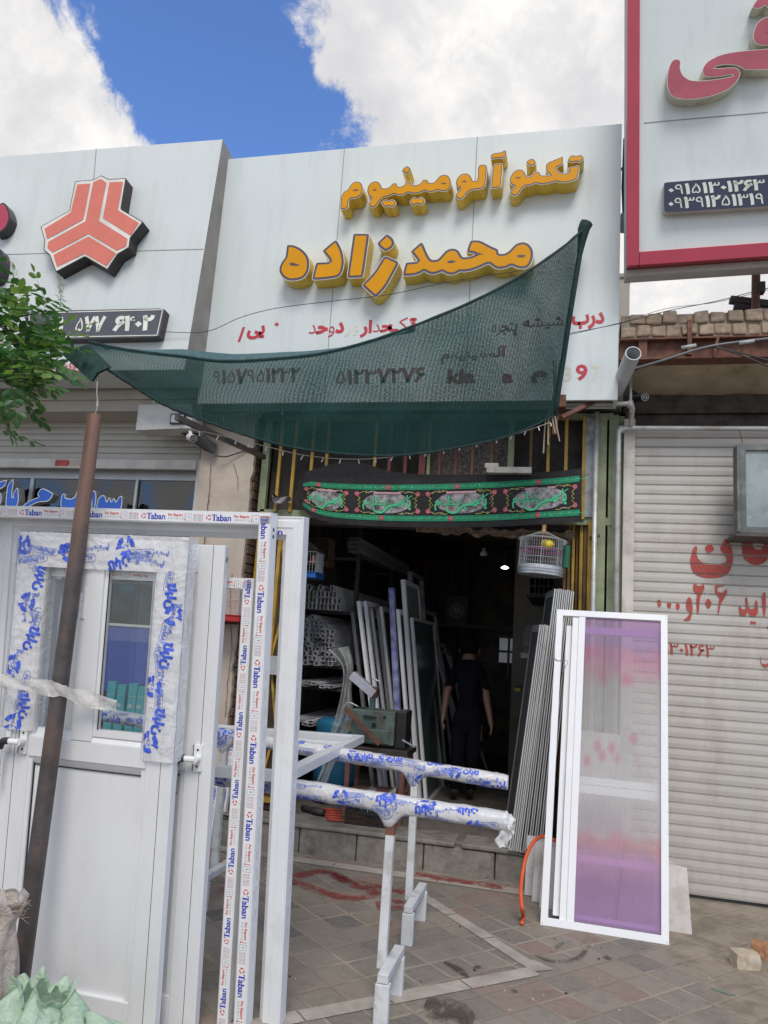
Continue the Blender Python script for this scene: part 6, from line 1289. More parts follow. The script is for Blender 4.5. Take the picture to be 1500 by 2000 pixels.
def door(label, X0, X1, Y, Z1, mull=None):
    t = thing('white_door', ((X0 + X1) / 2, Y, 0), label, 'door'); S = .125; d = .045
    b = MB(); zr0, zr1 = 1.06, 1.165
    for a, c in ((X0, X0 + S), (X1 - S, X1)):
        b.box(a, c, Y, Y + d, 0, Z1)
    b.box(X0 + S, X1 - S, Y, Y + d, Z1 - S, Z1); b.box(X0 + S, X1 - S, Y - .001, Y + d, zr0, zr1 - .02); b.box(X0 + S, X1 - S, Y, Y + d, 0, .12)
    b.build('stile', DW, t, bevel=.003)
    b = MB()      # raised lips and beads that catch the light
    for a, s in ((X0 + S, 1), (X1 - S, -1)):
        b.box(min(a, a + s * .02), max(a, a + s * .02), Y + .004, Y + d - .006, .12, Z1 - S)
    for a in (X0 + .052, X1 - .056): b.box(a, a + .0022, Y - .0006, Y + .002, 0, Z1, 1)
    b.add([(X0 + S, Y - .001, zr1 - .02), (X1 - S, Y - .001, zr1 - .02), (X1 - S, Y + .025, zr1 + .02), (X0 + S, Y + .025, zr1 + .02)], [(0, 1, 2, 3)])
    b.add([(X0 + S, Y - .001, zr0), (X0 + S + .03, Y + .016, zr0 - .032), (X1 - S - .03, Y + .016, zr0 - .032), (X1 - S, Y - .001, zr0)], [(0, 1, 2, 3)])
    b.box(X0 + S + .022, X1 - S - .022, Y + .012, Y + .018, zr0 - .036, zr0 - .032, 1); b.box(X0 + S + .02, X0 + S + .026, Y + .014, Y + .018, .12, zr0 - .03, 1)
    b.build('bead', [DW, DARK], t)
    b = MB(); b.box(X0 + S + .002, X1 - S - .002, Y + .018, Y + .032, .12, zr0 + .002); b.build('lower_panel', DW, t)
    return t, S
Yd, TH = 3.155, 4.6
DX0, DX1 = -2.414, -1.591
d1, S = door('white aluminium door whose upper frame is wrapped in blue printed film, nearest the rusty pole', DX0, DX1, Yd, 2.025)
mx0, mx1 = tl(158, 1200, Yd, TH)[0], tl(198, 1200, Yd, TH)[0]
b = MB(); b.box(mx0, mx1, Yd - .004, Yd + .045, 1.15, 2.03 - S); b.box(mx1, mx1 + .018, Yd + .006, Yd + .035, 1.17, 2.03 - S); b.box(mx1 + .018, DX1 - S - .02, Yd + .006, Yd + .035, 1.17, 1.2)
b.box(mx1 + .02, mx1 + .0222, Yd + .003, Yd + .01, 1.2, 2.03 - S, 1); b.build('mullion', [DW, DARK], d1, bevel=.002)
q = V((0, 0, tl(160, 1170, Yd, TH)[1])); b = MB()
for k in range(3): b.tube([(mx0 - .004, Yd - .01, q.z - .03 + .038 * k - .055), (mx0 - .004, Yd - .01, q.z - .03 + .038 * k - .02)], .0085, 10)
b.box(mx0 - .002, mx0 + .022, Yd - .009, Yd - .004, q.z - .085, q.z + .05); b.build('hinge', DW, d1, bevel=.001)
b = MB(); 
for a, c in ((DX0 + S, mx0), (mx1 + .018, DX1 - S)): b.add([(a, Yd + .022, 1.16), (c, Yd + .022, 1.16), (c, Yd + .022, 2.03 - S), (a, Yd + .022, 2.03 - S)], [(0, 1, 2, 3)])
b.build('pane', glass('door glass', (.9, .93, .93), .985), d1)
hx, hz = tl(38, 1445, Yd, TH); handle(d1, hx - .012, hz, Yd)
# strip of tape print along the window head, mirrored
b = MB(); b.box(DX0 + S, DX1 - S, Yd + .024, Yd + .034, 2.03 - S - .055, 2.03 - S - .0); q_ = MB()
tape(q_, lambda s, t_: (DX1 - S - .03 - s, Yd + .0235, 2.03 - S - .004 - t_), DX1 - DX0 - 2 * S - .05, .046, .1)
b.build('head_tape', TAPE, d1); q_.build('tape_print', INKS, d1); tip(d1, TH)
Yd2 = 3.273
d2, S2 = door('second white door standing close behind the film-wrapped door, with a black-ended lever handle', -2.28, -1.47, Yd2, 2.03)
hx, hz = tl(372, 1478, Yd2, 4.75); handle(d2, hx, hz, Yd2)
x = -1.47
b = MB(); b.tube([(x, Yd2 + .022, 1.97), (x + .003, Yd2 + .022, 1.97)], .012, 12); b.build('screw_cap', STEEL, d2)
b = MB(); b.add([(-2.28 + S2, Yd2 + .02, 1.16), (x - S2, Yd2 + .02, 1.16), (x - S2, Yd2 + .02, 2.03 - S2), (-2.28 + S2, Yd2 + .02, 2.03 - S2)], [(0, 1, 2, 3)]); b.build('pane', MATS['door glass'], d2); tip(d2, 4.75)
# black keyhole plate at the left edge
q = yp(8, 1408, 3.47); b = MB(); b.box(q.x - .012, q.x + .012, 3.46, 3.5, q.z - .06, q.z + .05); b.box(q.x - .006, q.x + .004, 3.455, 3.46, q.z - .02, q.z + .02, 1)
tag(b.build('latch_plate', [BLACK, STEEL], bevel=.002), 'black latch plate on the frame at the left picture edge', 'latch')

# ---- printed film wrapping
WRAP = film('milky wrapping film', (.80, .80, .81), .30, .13, .5)
def wrap_logo(s):
    L = []
    for a in (90, 210, 330):
        L.append((ring(0, 0, s * .5, s * .95, a - 42, a + 22, 4), 0)); L.append((ring(0, 0, s * .32, s * 1.05, a + 26, a + 42, 2), 0))
    v, f = text('A.T', .04); L.append(((*[[( (x - .7) * s * .42, (y - .36) * s * .42) for x, y in v]], f), 1)); return L
def pill(s):
    v, f = text('AL.TABAN', .04); W = max(x for x, y in v); k = s / W; o = [(([(x * k, y * k) for x, y in v]), f)]
    h = .72 * k; r_ = h * .95; pts = [(0, h / 2 - r_), (s, h / 2 - r_)] + [(s + r_ * math.sin(math.radians(a)), h / 2 - r_ * math.cos(math.radians(a))) for a in range(0, 181, 20)] + [(0, h / 2 + r_)] + [(-r_ * math.sin(math.radians(a)), h / 2 + r_ * math.cos(math.radians(a))) for a in range(0, 181, 20)]
    o.append(stroke(pts, .0022)); return [(t, 1) for t in o]
def words_big(s): v, f = text('تابان', .06); W = max(x for x, y in v); k = s / W; return [(([(x * k, y * k) for x, y in v], f), 0)]
def words_small(s): v, f = text('آلومینیوم', .035); W = max(x for x, y in v); k = s / W; return [(([(x * k, y * k) for x, y in v], f), 1)]
def scatter(b, fn, L, H, seed, rot=0.0, dens=1.0, sc_=1.0):
    """random film prints over a strip L x H mapped by fn(s,t)"""
    r = random.Random(seed); s = r.uniform(0, .05); k = 0
    while s < L - .06:
        kind = k % 4
        sh = (wrap_logo(.034 * sc_), words_big(.082 * sc_), pill(.085 * sc_), words_small(.1 * sc_))[kind]
        for rep in range(1 if kind == 0 else 1 + (r.random() < .5)):
            cx, cy = s + r.uniform(-.01, .03), H * r.uniform(.2, .75); a = rot + r.uniform(-.25, .25)
            for (v, f), m in sh:
                w = [(cx + x * math.cos(a) - y * math.sin(a), cy + x * math.sin(a) + y * math.cos(a)) for x, y in v]
                tri = [(t[0], t[i], t[i + 1]) for t in f for i in range(1, len(t) - 1)]
                w, tri = subdiv((w, tri), .012)
                tri = [t for t in tri if all(0 < w[i][0] < L and 0 < w[i][1] < H for i in t)]
                b.flat((w, tri), fn, m)
            sh = (words_small(.08 * sc_), pill(.07 * sc_))[r.random() < .5]
        s += (.075, .125, .11, .12)[kind] * dens; k += 1
WINK = [BLUEWRAP, mat('pale blue film print', (.16, .22, .60), .4, var=.3, vs=40)]
wr = thing('film_wrap', ((DX0 + DX1) / 2, Yd, 0), 'milky plastic film with blue printing wound around the upper half of the front door', 'wrapping film')
def wrapbox(x0, x1, z0, z1, seed, along, rot=0.0):
    def fn(s, t, lift=0.0):
        x, z = (x0 + s, z0 + t) if along == 'x' else (x0 + t, z0 + s)
        e = min(x - x0, x1 - x, z - z0 + .02, z1 - z + .02); bulge = .016 * min(1, max(0, e) / .02) ** .5
        n_ = .006 * noise.noise(V((x * 14, z * 14, seed))) + .003 * noise.noise(V((x * 50 + z * 30, z * 50, seed)))
        return (x, Yd - .004 - bulge - n_ - lift, z)
    b = MB(); L, H = (x1 - x0, z1 - z0) if along == 'x' else (z1 - z0, x1 - x0)
    b.grid(lambda u, v: fn(u * L, v * H), 70, 16)
    b.grid(lambda u, v: (x1 + .008 - .003 * noise.noise(V((v * 14, u * 5, seed))), Yd - .012 + .07 * u, z0 + (z1 - z0) * v), 4, 40); b.grid(lambda u, v: (x0 - .006, Yd - .012 + .07 * u, z0 + (z1 - z0) * v), 4, 10)
    b.build('film', WRAP, wr, smooth=True)
    p = MB(); scatter(p, lambda s, t: fn(s, t, .0022), L, H, seed, rot, .62, 1.35); p.build('film_print', WINK, wr)
rx0 = tl(296, 1250, Yd, TH)[0]
wrapbox(DX0 - .015, DX1 + .006, 1.89, 2.045, 1, 'x', math.pi)
wrapbox(rx0, DX1 + .004, 1.10, 1.9, 2, 'z', 0)
wrapbox(DX0 - .015, DX0 + S + .015, 1.17, 1.9, 3, 'z', 0)
tip(wr, TH)

# ---- rusty pole, cling band
po = thing('rusty_pole', (-2.095, 2.95, 0), 'rusty steel pole standing in front of the wrapped white door', 'pole')
def polem():
    m = mat('pole paint', (.085, .072, .068), .5, .3, var=.25, vs=10, dirt=(.20, .11, .075), dscale=4, damt=.4, bump=.25); nt = m.node_tree; p = nt.nodes['Principled BSDF']
    z = node(nt, 'ShaderNodeSeparateXYZ', {0: node(nt, 'ShaderNodeTexCoord').outputs['Object']}).outputs[2]
    old = p.inputs['Base Color'].links[0].from_socket; nt.links.new(mixc(nt, sstep(nt, z, 1.7, 2.5), old, (.24, .135, .095)), p.inputs['Base Color']); return m
b = MB(); b.tube([(-2.095, 2.95, .0), (-2.092, 2.95, 1.2), (-2.095, 2.95, 2.0), (-2.099, 2.95, 2.577)], [.037, .036, .034, .031], 20); b.tube([(-2.099, 2.95, 2.5771), (-2.099, 2.95, 2.5775)], .024, 16, 1)
b.build('tube', [polem(), DARK], po, smooth=False)
cb = thing('cling_band', (-2.1, 2.95, 1.3), 'clear stretch-film band tied around the rusty pole and the white door', 'band')
b = MB(); k = 40
def cbf(u, v):
    P = spl([(-2.62, 2.99, 1.40), (-2.35, 2.93, 1.375), (-2.15, 2.902, 1.37), (-2.055, 2.92, 1.36), (-2.0, 2.97, 1.335), (-1.86, 3.025, 1.31)], 8)
    p = pick(P, u); return p + V((0, -.004 * math.sin(u * 30 + v * 5), (v - .5) * (.055 + .012 * math.sin(u * 17)) + .006 * noise.noise(V((u * 20, v * 3, 0)))))
b.grid(cbf, 60, 8); b.build('band', film('stretch film', (.62, .60, .56), .3, .25), cb, smooth=True)
# ---- bags at the bottom-left
def crumple(name, c, r, sq, seed, m, label, cat, amp=.35, sub=5):
    import bmesh
    bm = bmesh.new(); bmesh.ops.create_icosphere(bm, subdivisions=sub, radius=1)
    for v in bm.verts:
        p = v.co.copy(); n1 = abs(noise.noise(p * 1.6 + V((seed, 0, 0)))); n2 = abs(noise.noise(p * 3.7 + V((0, seed, 0)))); n3 = abs(noise.noise(p * 9 + V((0, 0, seed))))
        k = 1 - amp + amp * (n1 * 1.9 + n2 * 1.0 + n3 * .45); v.co = V((p.x * r * sq[0] * k, p.y * r * sq[1] * k, max(-c[2] + .003, p.z * r * sq[2] * k)))
    me = bpy.data.meshes.new(name); bm.to_mesh(me); bm.free(); me.materials.append(m)
    for pg in me.polygons: pg.use_smooth = True
    o = bpy.data.objects.new(name, me); COL.objects.link(o); o.location = c; return tag(o, label, cat)
def bagm(name, col, tl):
    m = bpy.data.materials.new(name); m.use_nodes = True; nt = m.node_tree; p = nt.nodes['Principled BSDF']; p.inputs['Base Color'].default_value = col + (1,); p.inputs['Roughness'].default_value = .28
    h = node(nt, 'ShaderNodeTexNoise', {'Vector': node(nt, 'ShaderNodeTexCoord').outputs['Object'], 'Scale': 16.0, 'Detail': 5.0, 'Distortion': 2.0}).outputs[0]
    nt.links.new(node(nt, 'ShaderNodeBump', {'Strength': .9, 'Distance': .02, 'Height': h}).outputs[0], p.inputs['Normal'])
    t = node(nt, 'ShaderNodeBsdfTranslucent', {0: col + (1,)}).outputs[0]; nt.links.new(node(nt, 'ShaderNodeMixShader', {0: .4, 1: p.outputs[0], 2: t}).outputs[0], nt.nodes['Material Output'].inputs[0]); return m
q = yp(60, 2010, 2.62)
GB = bagm('thin green bag plastic', (.55, .70, .54), .4)
bag = thing('plastic_bag', (q.x, 2.62, 0), 'crumpled pale green plastic bag on the ground at the bottom left corner', 'bag')
def sackf(c, prof, seed, fold, nz, sq=.8, top_wave=.02):
    """gathered plastic sack: profile (radius, height) with soft vertical folds"""
    P = spl(prof, 8)
    def f(u, v):
        a = 2 * math.pi * u; p = pick(P, v); ca, sa = math.cos(a), math.sin(a)
        r_ = p.x * (1 + fold * math.sin(a * 2 + 9 * noise.noise(V((ca + seed, sa, v * 1.1)))) * (.3 + v) + nz * noise.noise(V((ca * 1.6 + seed, sa * 1.6, v * 2.6))) + nz * .4 * noise.noise(V((ca * 4 + seed, sa * 4, v * 7))))
        return (c[0] + r_ * ca, c[1] + r_ * sa * sq, c[2] + p.y + top_wave * v * noise.noise(V((ca * 2, sa * 2, seed))) * 2)
    return f
zg = yp(60, 1926, 2.62).z
b = MB(); b.grid(sackf((q.x + .03, 2.62, .004), [(.02, 0), (.15, 0), (.19, zg * .35), (.16, zg * .72), (.105, zg * .90), (.09, zg * .94), (.11, zg * 1.0)], 2.0, .08, .30, .8, .05), 140, 60); b.build('bag_body', GB, bag, smooth=True)
q2 = yp(165, 1985, 2.60)
b = MB(); b.grid(sackf((q2.x, 2.60, .004), [(.01, 0), (.12, 0), (.15, q2.z * .5), (.13, q2.z * .85), (.06, q2.z * .98), (.01, q2.z)], 5.5, .08, .35, .7), 100, 40); b.build('bag_fold', GB, bag, smooth=True)
zt3 = yp(20, 1752, 2.6).z; qx = yp(2, 1850, 2.6).x
fb_ = thing('packing_film', (qx, 2.6, 0), 'crumpled beige packing film bundle standing cut by the left picture edge', 'packing film')
BFM = bagm('beige foam film', (.62, .55, .49), .25)
b = MB(); b.grid(sackf((qx - .06, 2.6, .004), [(.02, 0), (.11, 0), (.13, zt3 * .4), (.115, zt3 * .7), (.10, zt3 * .86), (.12, zt3 * .95), (.10, zt3)], 9.1, .08, .22, .9, .05), 120, 80); b.build('bundle', BFM, fb_, smooth=True)
b = MB(); random.seed(6)
e0 = yp(20, 1775, 2.58)
b.grid(lambda u, v: e0 + V((-.14 + .20 * u, -.01 + .03 * math.sin(v * 6 + u * 5), -.07 * (1 - u * .6) * (v - .2) + .03 * u + .012 * noise.noise(V((u * 6, v * 6, 1))))), 20, 12)
for i in range(16): p = e0 + V((.05, random.uniform(-.02, .02), random.uniform(-.03, .04))); b.tube([p, p + V((random.uniform(.01, .03), 0, random.uniform(-.012, .02)))], .0008, 3)
b.build('torn_edge', BFM, fb_, smooth=True)
# ---- trestles with wrapped rails and the frame lying on them
WPAINT = mat('chipped white paint', (.62, .64, .64), .45, var=.05, vs=6, dirt=(.33, .30, .28), dscale=8, damt=.6)
def trestle(label, xp, y0, y1, ypost, railL, railR, Yr, topz, logo_seed, rot):
    t = thing('trestle', (xp, ypost, 0), label, 'trestle', 'white steel trestles carrying wrapped rails')
    ends = [yp(*railL, Yr), yp(*railR, Yr)]; a, c = ends; d = (c - a).normalized(); L = (c - a).length
    for k, xx in enumerate((xp, xp - 1.25)):
        top = a + d * ((xx - a.x) / d.x)
        b = MB(); b.bar((xx, ypost, .165), (top.x, top.y, top.z - .03), .042, .042); b.build('post', WPAINT, t, bevel=.004)
        if logo_seed == 11: b = MB(); e_ = V((top.x, top.y, top.z - .03)); f_ = V((xx, ypost, .165)); b.bar(e_.lerp(f_, .03), e_.lerp(f_, .16), .0432, .0432); b.build('rusty_patch', RUST, t)
        b = MB(); b.bar((xx + .045, y0, .19), (xx + .045, y1, .19), .04, .05, side=(1, 0, 0)); b.build('base_bar', WPAINT, t, bevel=.004)
        for y in (y0 + .02, y1 - .03):
            b = MB(); b.box(xx + .012, xx + .078, y - .022, y + .022, 0, .168); b.build('foot', WPAINT, t, bevel=.005)
    up = V((0, 0, 1)); fw = d.cross(up).normalized()
    if fw.y > 0: fw = -fw
    b = MB(); b.bar(a, c, .06, .05); b.build('rail', mat('rail steel', (.5, .5, .5), .5), t)
    sag0 = (xp - a.x) / d.x
    def fn(s, t_, lift=0.0):
        """t_ 0..1 around the rail, starting at the lower front going up and over"""
        ang = -2.0 + t_ * 2 * math.pi; r_ = .042 + lift + .005 * noise.noise(V((s * 16, math.cos(ang) * 1.5, math.sin(ang) * 1.5 + logo_seed))) + .003 * noise.noise(V((s * 45, ang * 4, 3)))
        x, z = math.cos(ang), math.sin(ang); x, z = math.copysign(abs(x) ** .75, x), math.copysign(abs(z) ** .75, z)
        r2 = r_ * (1.12 - .12 * abs(z)); dn = 0
        for s0 in (sag0, sag0 - 1.25):
            w_ = math.exp(-((s - s0 + .01) / .045) ** 2)
            if z < 0: dn += .085 * w_ * abs(z); r2 *= 1 - .25 * w_ * abs(z)
        return a + d * s + fw * (x * r2) + up * (z * r_ - dn)
    b = MB(); b.grid(lambda u, v: fn(u * L, v), 170, 26); wo = b.build('film_wrap', WRAP, t, smooth=True)
    p = MB(); circ = .33; scatter(p, lambda s, v: fn(s, v / circ, .002), L, circ * .62, logo_seed, rot, .5, 1.15); p.build('film_print', WINK, wo)
    b = MB(); e = a + d * (L - .01)
    b.grid(lambda u, v: e + d * (.045 * u + .012 * noise.noise(V((v * 6, u * 3, logo_seed)))) + (fw * math.cos(2 * math.pi * v) + up * math.sin(2 * math.pi * v)) * (.045 * (1 - u * .25) + .016 * noise.noise(V((v * 9, u * 4, 1 + logo_seed)))) - up * (.02 * u), 8, 30)
    if logo_seed == 11: b.grid(lambda u, v: e + d * (-.03 + .06 * v + .01 * math.sin(u * 7)) + fw * (.03 + .01 * math.sin(v * 8)) - up * (.035 + .075 * u + .01 * noise.noise(V((u * 8, v * 8, 0)))), 8, 6); b.build('film_end', WRAP, wo, smooth=True)
    return t
trestle('nearer white steel trestle with a film-wrapped rail and rusty-topped post', yp(752, 1780, 3.78).x, 3.6, 3.96, 3.78, (-60, 1440), (990, 1604), 3.80, .87, 11, math.pi)
trestle('farther white steel trestle with a film-wrapped rail, close to the workshop step', -.868, 4.53, 4.99, 4.78, (-60, 1352), (992, 1528), 4.76, .87, 12, 0)
b = MB(); q = yp(770, 1615, 3.78); 
fr = thing('window_frame', (-1.9, 4.5, .95), 'white window frame lying flat on the wrapped trestle rails', 'frame')
C1 = gp(712, 1436, 1.0); C2 = gp(712, 1436, 1.0); e = (gp(505, 1538, 1.0) - C1).normalized(); ex = (gp(420, 1414, 1.0) - C1).normalized()
b = MB(); Lw, Ll = 1.25, 1.72; b.frame(C1, ex, e, (0, 0, -1), Lw, Ll, PROF(.068, .05)); b.build('profile', ALU, fr, bevel=.0015)
b = MB(); b.bar(C1 + ex * .068 + e * .40 - V((0, 0, .025)), C1 + ex * (Lw - .068) + e * .40 - V((0, 0, .025)), .075, .044, side=(0, 0, 1)); b.build('cross_bar', ALU, fr, bevel=.0015)
# small frames leaning on the pillar behind (with printed tape)
def lean_frame(label, bl, br, H, lean_, w_, d, taped, m=ALU, name='window_frame', grp=None):
    bl, br = V(bl), V(br); u = (br - bl).normalized(); W = (br - bl).length; n = V((-u.y, u.x, 0)); v = (V((0, 0, 1)) * math.cos(lean_) + n * math.sin(lean_)).normalized(); nn = u.cross(v); nn = nn if nn.y > 0 else -nn
    t = thing(name, bl, label, 'frame', grp); b = MB(); b.frame(bl, u, v, nn, W, H, PROF(w_, d)); b.build('profile', m, t, bevel=.0012)
    p = MB()
    for side, st in taped:
        h = w_ * .8; o = w_ * .1
        if side == 'right': tape(p, lambda s, t_: tuple(bl + u * (W - o - t_) + v * s - nn * .0015), H, h, st)
        if side == 'bottom': tape(p, lambda s, t_: tuple(bl + u * (W - s) + v * (w_ - o - t_) - nn * .0015), W, h, st)
    if p.v: p.build('tape_print', INKS, t)
    return t, bl, u, v, nn, W
g0 = gp(432, 1642, .0)
lean_frame('small taped white frame leaning on the foot of the cream pillar, behind the standing frames', (g0.x - .8, g0.y - .0, 0), (g0.x + .02, g0.y - .05, 0), .86, .12, .07, .04, (('right', .15), ('bottom', .05)))
lean_frame('lower taped white frame in front of the red-trayed bird cage stand', (g0.x - .75, g0.y - .12, 0), (g0.x - .02, g0.y - .16, 0), .46, .10, .06, .04, (('right', .05), ('bottom', .2)))

# ---- purple screen door and things beside it
BL_, BR_ = gp(1055, 1806), gp(1307, 1846)
u = (BR_ - BL_); W = u.length; u.normalize(); top = yp(1088, 1190, 5.70); H = (top - BL_).length; v = (top - BL_).normalized(); nn = u.cross(v); nn = nn if nn.y > 0 else -nn
sd = thing('screen_door', (BL_ + BR_) / 2, 'white sliding door frame filled with translucent purple and pink ribbed plastic, leaning by the shutter', 'door')
SDW = mat('bright white aluminium', (.80, .81, .82), .3, var=.02)
b = MB(); b.frame(BL_, u, v, nn, W, H, PROFS(.044, .05)); b.build('outer_frame', SDW, sd, bevel=.0015)
def at(a, c, q=0.0): return BL_ + u * a + v * c + nn * q
def sbox(b, a0, a1, c0, c1, q0, q1, m=0):
    vs = [tuple(at(a, c, q)) for c in (c0, c1) for q in (q0, q1) for a in (a0, a1)]
    b.add(vs, [(0, 2, 3, 1), (4, 5, 7, 6), (0, 1, 5, 4), (2, 6, 7, 3), (0, 4, 6, 2), (1, 3, 7, 5)], m)
b = MB(); sbox(b, .155, .20, .044, H - .044, .004, .03); sbox(b, .112, .154, .044, H - .044, .012, .04); b.build('sliding_stile', SDW, sd, bevel=.0015)
b = MB(); sbox(b, .07, .11, .06, H - .10, .055, .085)
for c0, c1 in ((.06, .085), (.385, .43), (.80, .855), (.858, .905), (H - .15, H - .10)): sbox(b, .112, W - .06, c0, c1, .055, .085)
sbox(b, W - .06, W - .03, .06, H - .1, .055, .085); b.build('inner_frame', SDW, sd, bevel=.0015)
b = MB()
for a, c in ((.012, .012), (W - .012, .012), (.012, H - .012), (W - .012, H - .012), (W - .012, H - .03)):
    p = at(a, c, 0); b.tube([p, p - nn * .001], .004, 8)
b.build('screw', STEEL, sd)
pm = bpy.data.materials.new('ribbed purple plastic'); pm.use_nodes = True; nt = pm.node_tree; nt.nodes.remove(nt.nodes['Principled BSDF'])
uv = node(nt, 'ShaderNodeUVMap').outputs[0]; s_ = node(nt, 'ShaderNodeSeparateXYZ', {0: uv})
nz = node(nt, 'ShaderNodeTexNoise', {'Vector': node(nt, 'ShaderNodeMapping', {'Vector': uv, 'Scale': (5, 12, 1)}).outputs[0], 'Scale': 1.0, 'Detail': 6.0, 'Roughness': .65}).outputs[0]
nv = node(nt, 'ShaderNodeTexNoise', {'Vector': node(nt, 'ShaderNodeMapping', {'Vector': uv, 'Scale': (70, 9, 1)}).outputs[0], 'Scale': 1.0, 'Detail': 3.0}).outputs[0]
vv = M(nt, 'ADD', s_.outputs[1], M(nt, 'MULTIPLY', M(nt, 'SUBTRACT', nz, .5), .10))
cr = node(nt, 'ShaderNodeValToRGB', {0: vv}); e_ = cr.color_ramp
ST = [(0, (.60, .40, .66)), (.12, (.62, .40, .64)), (.20, (.70, .48, .68)), (.245, (.86, .50, .56)), (.285, (.80, .74, .76)), (.40, (.84, .83, .83)), (.63, (.82, .81, .79)), (.76, (.74, .71, .70)), (.81, (.78, .52, .60)), (.865, (.76, .40, .56)), (.91, (.60, .42, .66)), (1, (.60, .38, .64))]
while len(e_.elements) < len(ST): e_.elements.new(.5)
for el, (p_, c_) in zip(e_.elements, ST): el.position = p_; el.color = c_ + (1,)
vo = node(nt, 'ShaderNodeTexVoronoi', {'Vector': node(nt, 'ShaderNodeMapping', {'Vector': uv, 'Scale': (6.5, 15, 1)}).outputs[0], 'Scale': 1.0, 'Randomness': .8}).outputs['Distance']
band = M(nt, 'MULTIPLY', sstep(nt, s_.outputs[1], .44, .48), M(nt, 'SUBTRACT', 1.0, sstep(nt, s_.outputs[1], .585, .62)))
spot = M(nt, 'MULTIPLY', M(nt, 'MULTIPLY', M(nt, 'SUBTRACT', 1.0, sstep(nt, vo, .16, .50)), band), .6)
vo2 = node(nt, 'ShaderNodeTexVoronoi', {'Vector': node(nt, 'ShaderNodeMapping', {'Vector': uv, 'Scale': (4, 8, 1), 'Location': (.3, .2, 0)}).outputs[0], 'Scale': 1.0, 'Randomness': .9}).outputs['Distance']
bl1 = M(nt, 'MULTIPLY', sstep(nt, s_.outputs[1], .74, .80), M(nt, 'SUBTRACT', 1.0, sstep(nt, s_.outputs[1], .86, .92)))
c = mixc(nt, M(nt, 'MULTIPLY', M(nt, 'MULTIPLY', M(nt, 'SUBTRACT', 1.0, sstep(nt, vo2, .15, .6)), bl1), .85), cr.outputs[0], (.85, .27, .40))
c = mixc(nt, M(nt, 'MULTIPLY', sstep(nt, nz, .5, .7), M(nt, 'MULTIPLY', sstep(nt, s_.outputs[1], .80, .88), .5)), c, (.46, .42, .70))
c = mixc(nt, spot, c, (.86, .34, .48))
rib = M(nt, 'ABSOLUTE', M(nt, 'SINE', M(nt, 'MULTIPLY', s_.outputs[0], 3.14159 * 46)))
ribm = sstep(nt, rib, .0, .5)
sat = mixc(nt, M(nt, 'ADD', .65, M(nt, 'MULTIPLY', ribm, .35)), mixc(nt, .5, c, (1, 1, 1)), c)
d_ = node(nt, 'ShaderNodeBsdfDiffuse', {0: sat}).outputs[0]; tl = node(nt, 'ShaderNodeBsdfTranslucent', {0: sat}).outputs[0]; tp = node(nt, 'ShaderNodeBsdfTransparent', {0: sat}).outputs[0]; gl = node(nt, 'ShaderNodeBsdfGlossy', {0: (1, 1, 1, 1), 1: .2}).outputs[0]
a_ = node(nt, 'ShaderNodeMixShader', {0: .35, 1: d_, 2: tl}).outputs[0]
a_ = node(nt, 'ShaderNodeMixShader', {0: M(nt, 'SUBTRACT', .70, M(nt, 'MULTIPLY', ribm, .16)), 1: a_, 2: tp}).outputs[0]
nt.links.new(node(nt, 'ShaderNodeMixShader', {0: .05, 1: a_, 2: gl}).outputs[0], nt.nodes['Material Output'].inputs[0])
b = MB(); pw0, pw1, ph0, ph1 = .199, W - .043, .046, H - .046; k = 92
b.grid(lambda uu, vv_: at(pw0 + (pw1 - pw0) * uu, ph0 + (ph1 - ph0) * vv_, .02 + .0025 * abs(math.sin(uu * 46 * math.pi))), k * 2, 2)
o = b.build('plastic_panel', pm, sd, smooth=True); ul_ = o.data.uv_layers.new(name='UVMap')
for pg in o.data.polygons:
    for li in pg.loop_indices: vi = o.data.loops[li].vertex_index; ul_.data[li].uv = ((vi % (k * 2 + 1)) / (k * 2), vi // (k * 2 + 1) / 2)
b = MB(); b.tube(spl([at(.02, H * .815, -.004), at(-.04, H * .84, .0), at(-.13, H * .90, .15)], 6), .0022, 5); b.tube(spl([at(.02, H * .815, -.004), at(.09, H * .815, -.004), at(.06, H * .77, -.004), at(.05, H * .70, -.004)], 6), .0018, 5)
b.build('twine', mat('green twine', (.16, .2, .1), .8), sd, smooth=True)
# stone slabs
MARB = mat('pale stone slab', (.56, .53, .50), .45, var=.06, vs=5, dirt=(.38, .35, .31), dscale=6, damt=.6)
def slab(pts, th, label, grp=None):
    t = MB(); k = len(pts); pts = [V(p) for p in pts]; off = V((0, th, 0))
    t.add(pts + [p + off for p in pts], [tuple(range(k)), tuple(range(2 * k - 1, k - 1, -1))] + [(i, k + i, k + (i + 1) % k, (i + 1) % k) for i in range(k)])
    return tag(t.build('stone_slab', MARB, bevel=.002), label, 'slab', grp)
g = gp(1352, 1826); Yb = g.y
slab([(.35, Yb + .02, 0), (g.x, Yb, 0), yp(1342, 1696, Yb + .10), yp(1318, 1690, Yb + .10), yp(1310, 1683, Yb + .10), (.4, Yb + .12, yp(1310, 1680, Yb + .1).z)], .02, 'pale stone slab with a broken top corner leaning right of the purple door')
for i, (px, py, tx, ty, wd) in enumerate(((1024, 1748, 1030, 1632, .15), (1038, 1760, 1046, 1644, .12), (1053, 1772, 1062, 1650, .12))):
    g = gp(px, py); Yt = g.y + .10
    slab([g, g + V((wd * 2.4, -.03, 0)), (yp(tx, ty, Yt).x + wd * 2.3, Yt - .02, yp(tx, ty, Yt).z), yp(tx, ty, Yt)], .018, ('dusty stone slab leaning against the step end, leftmost of three', 'dusty stone slab leaning against the step end, middle of three', 'dusty stone slab leaning against the step end, half behind the white frame')[i], 'stone slabs against the step')
big = gp(1120, 1800); Yb = 5.75
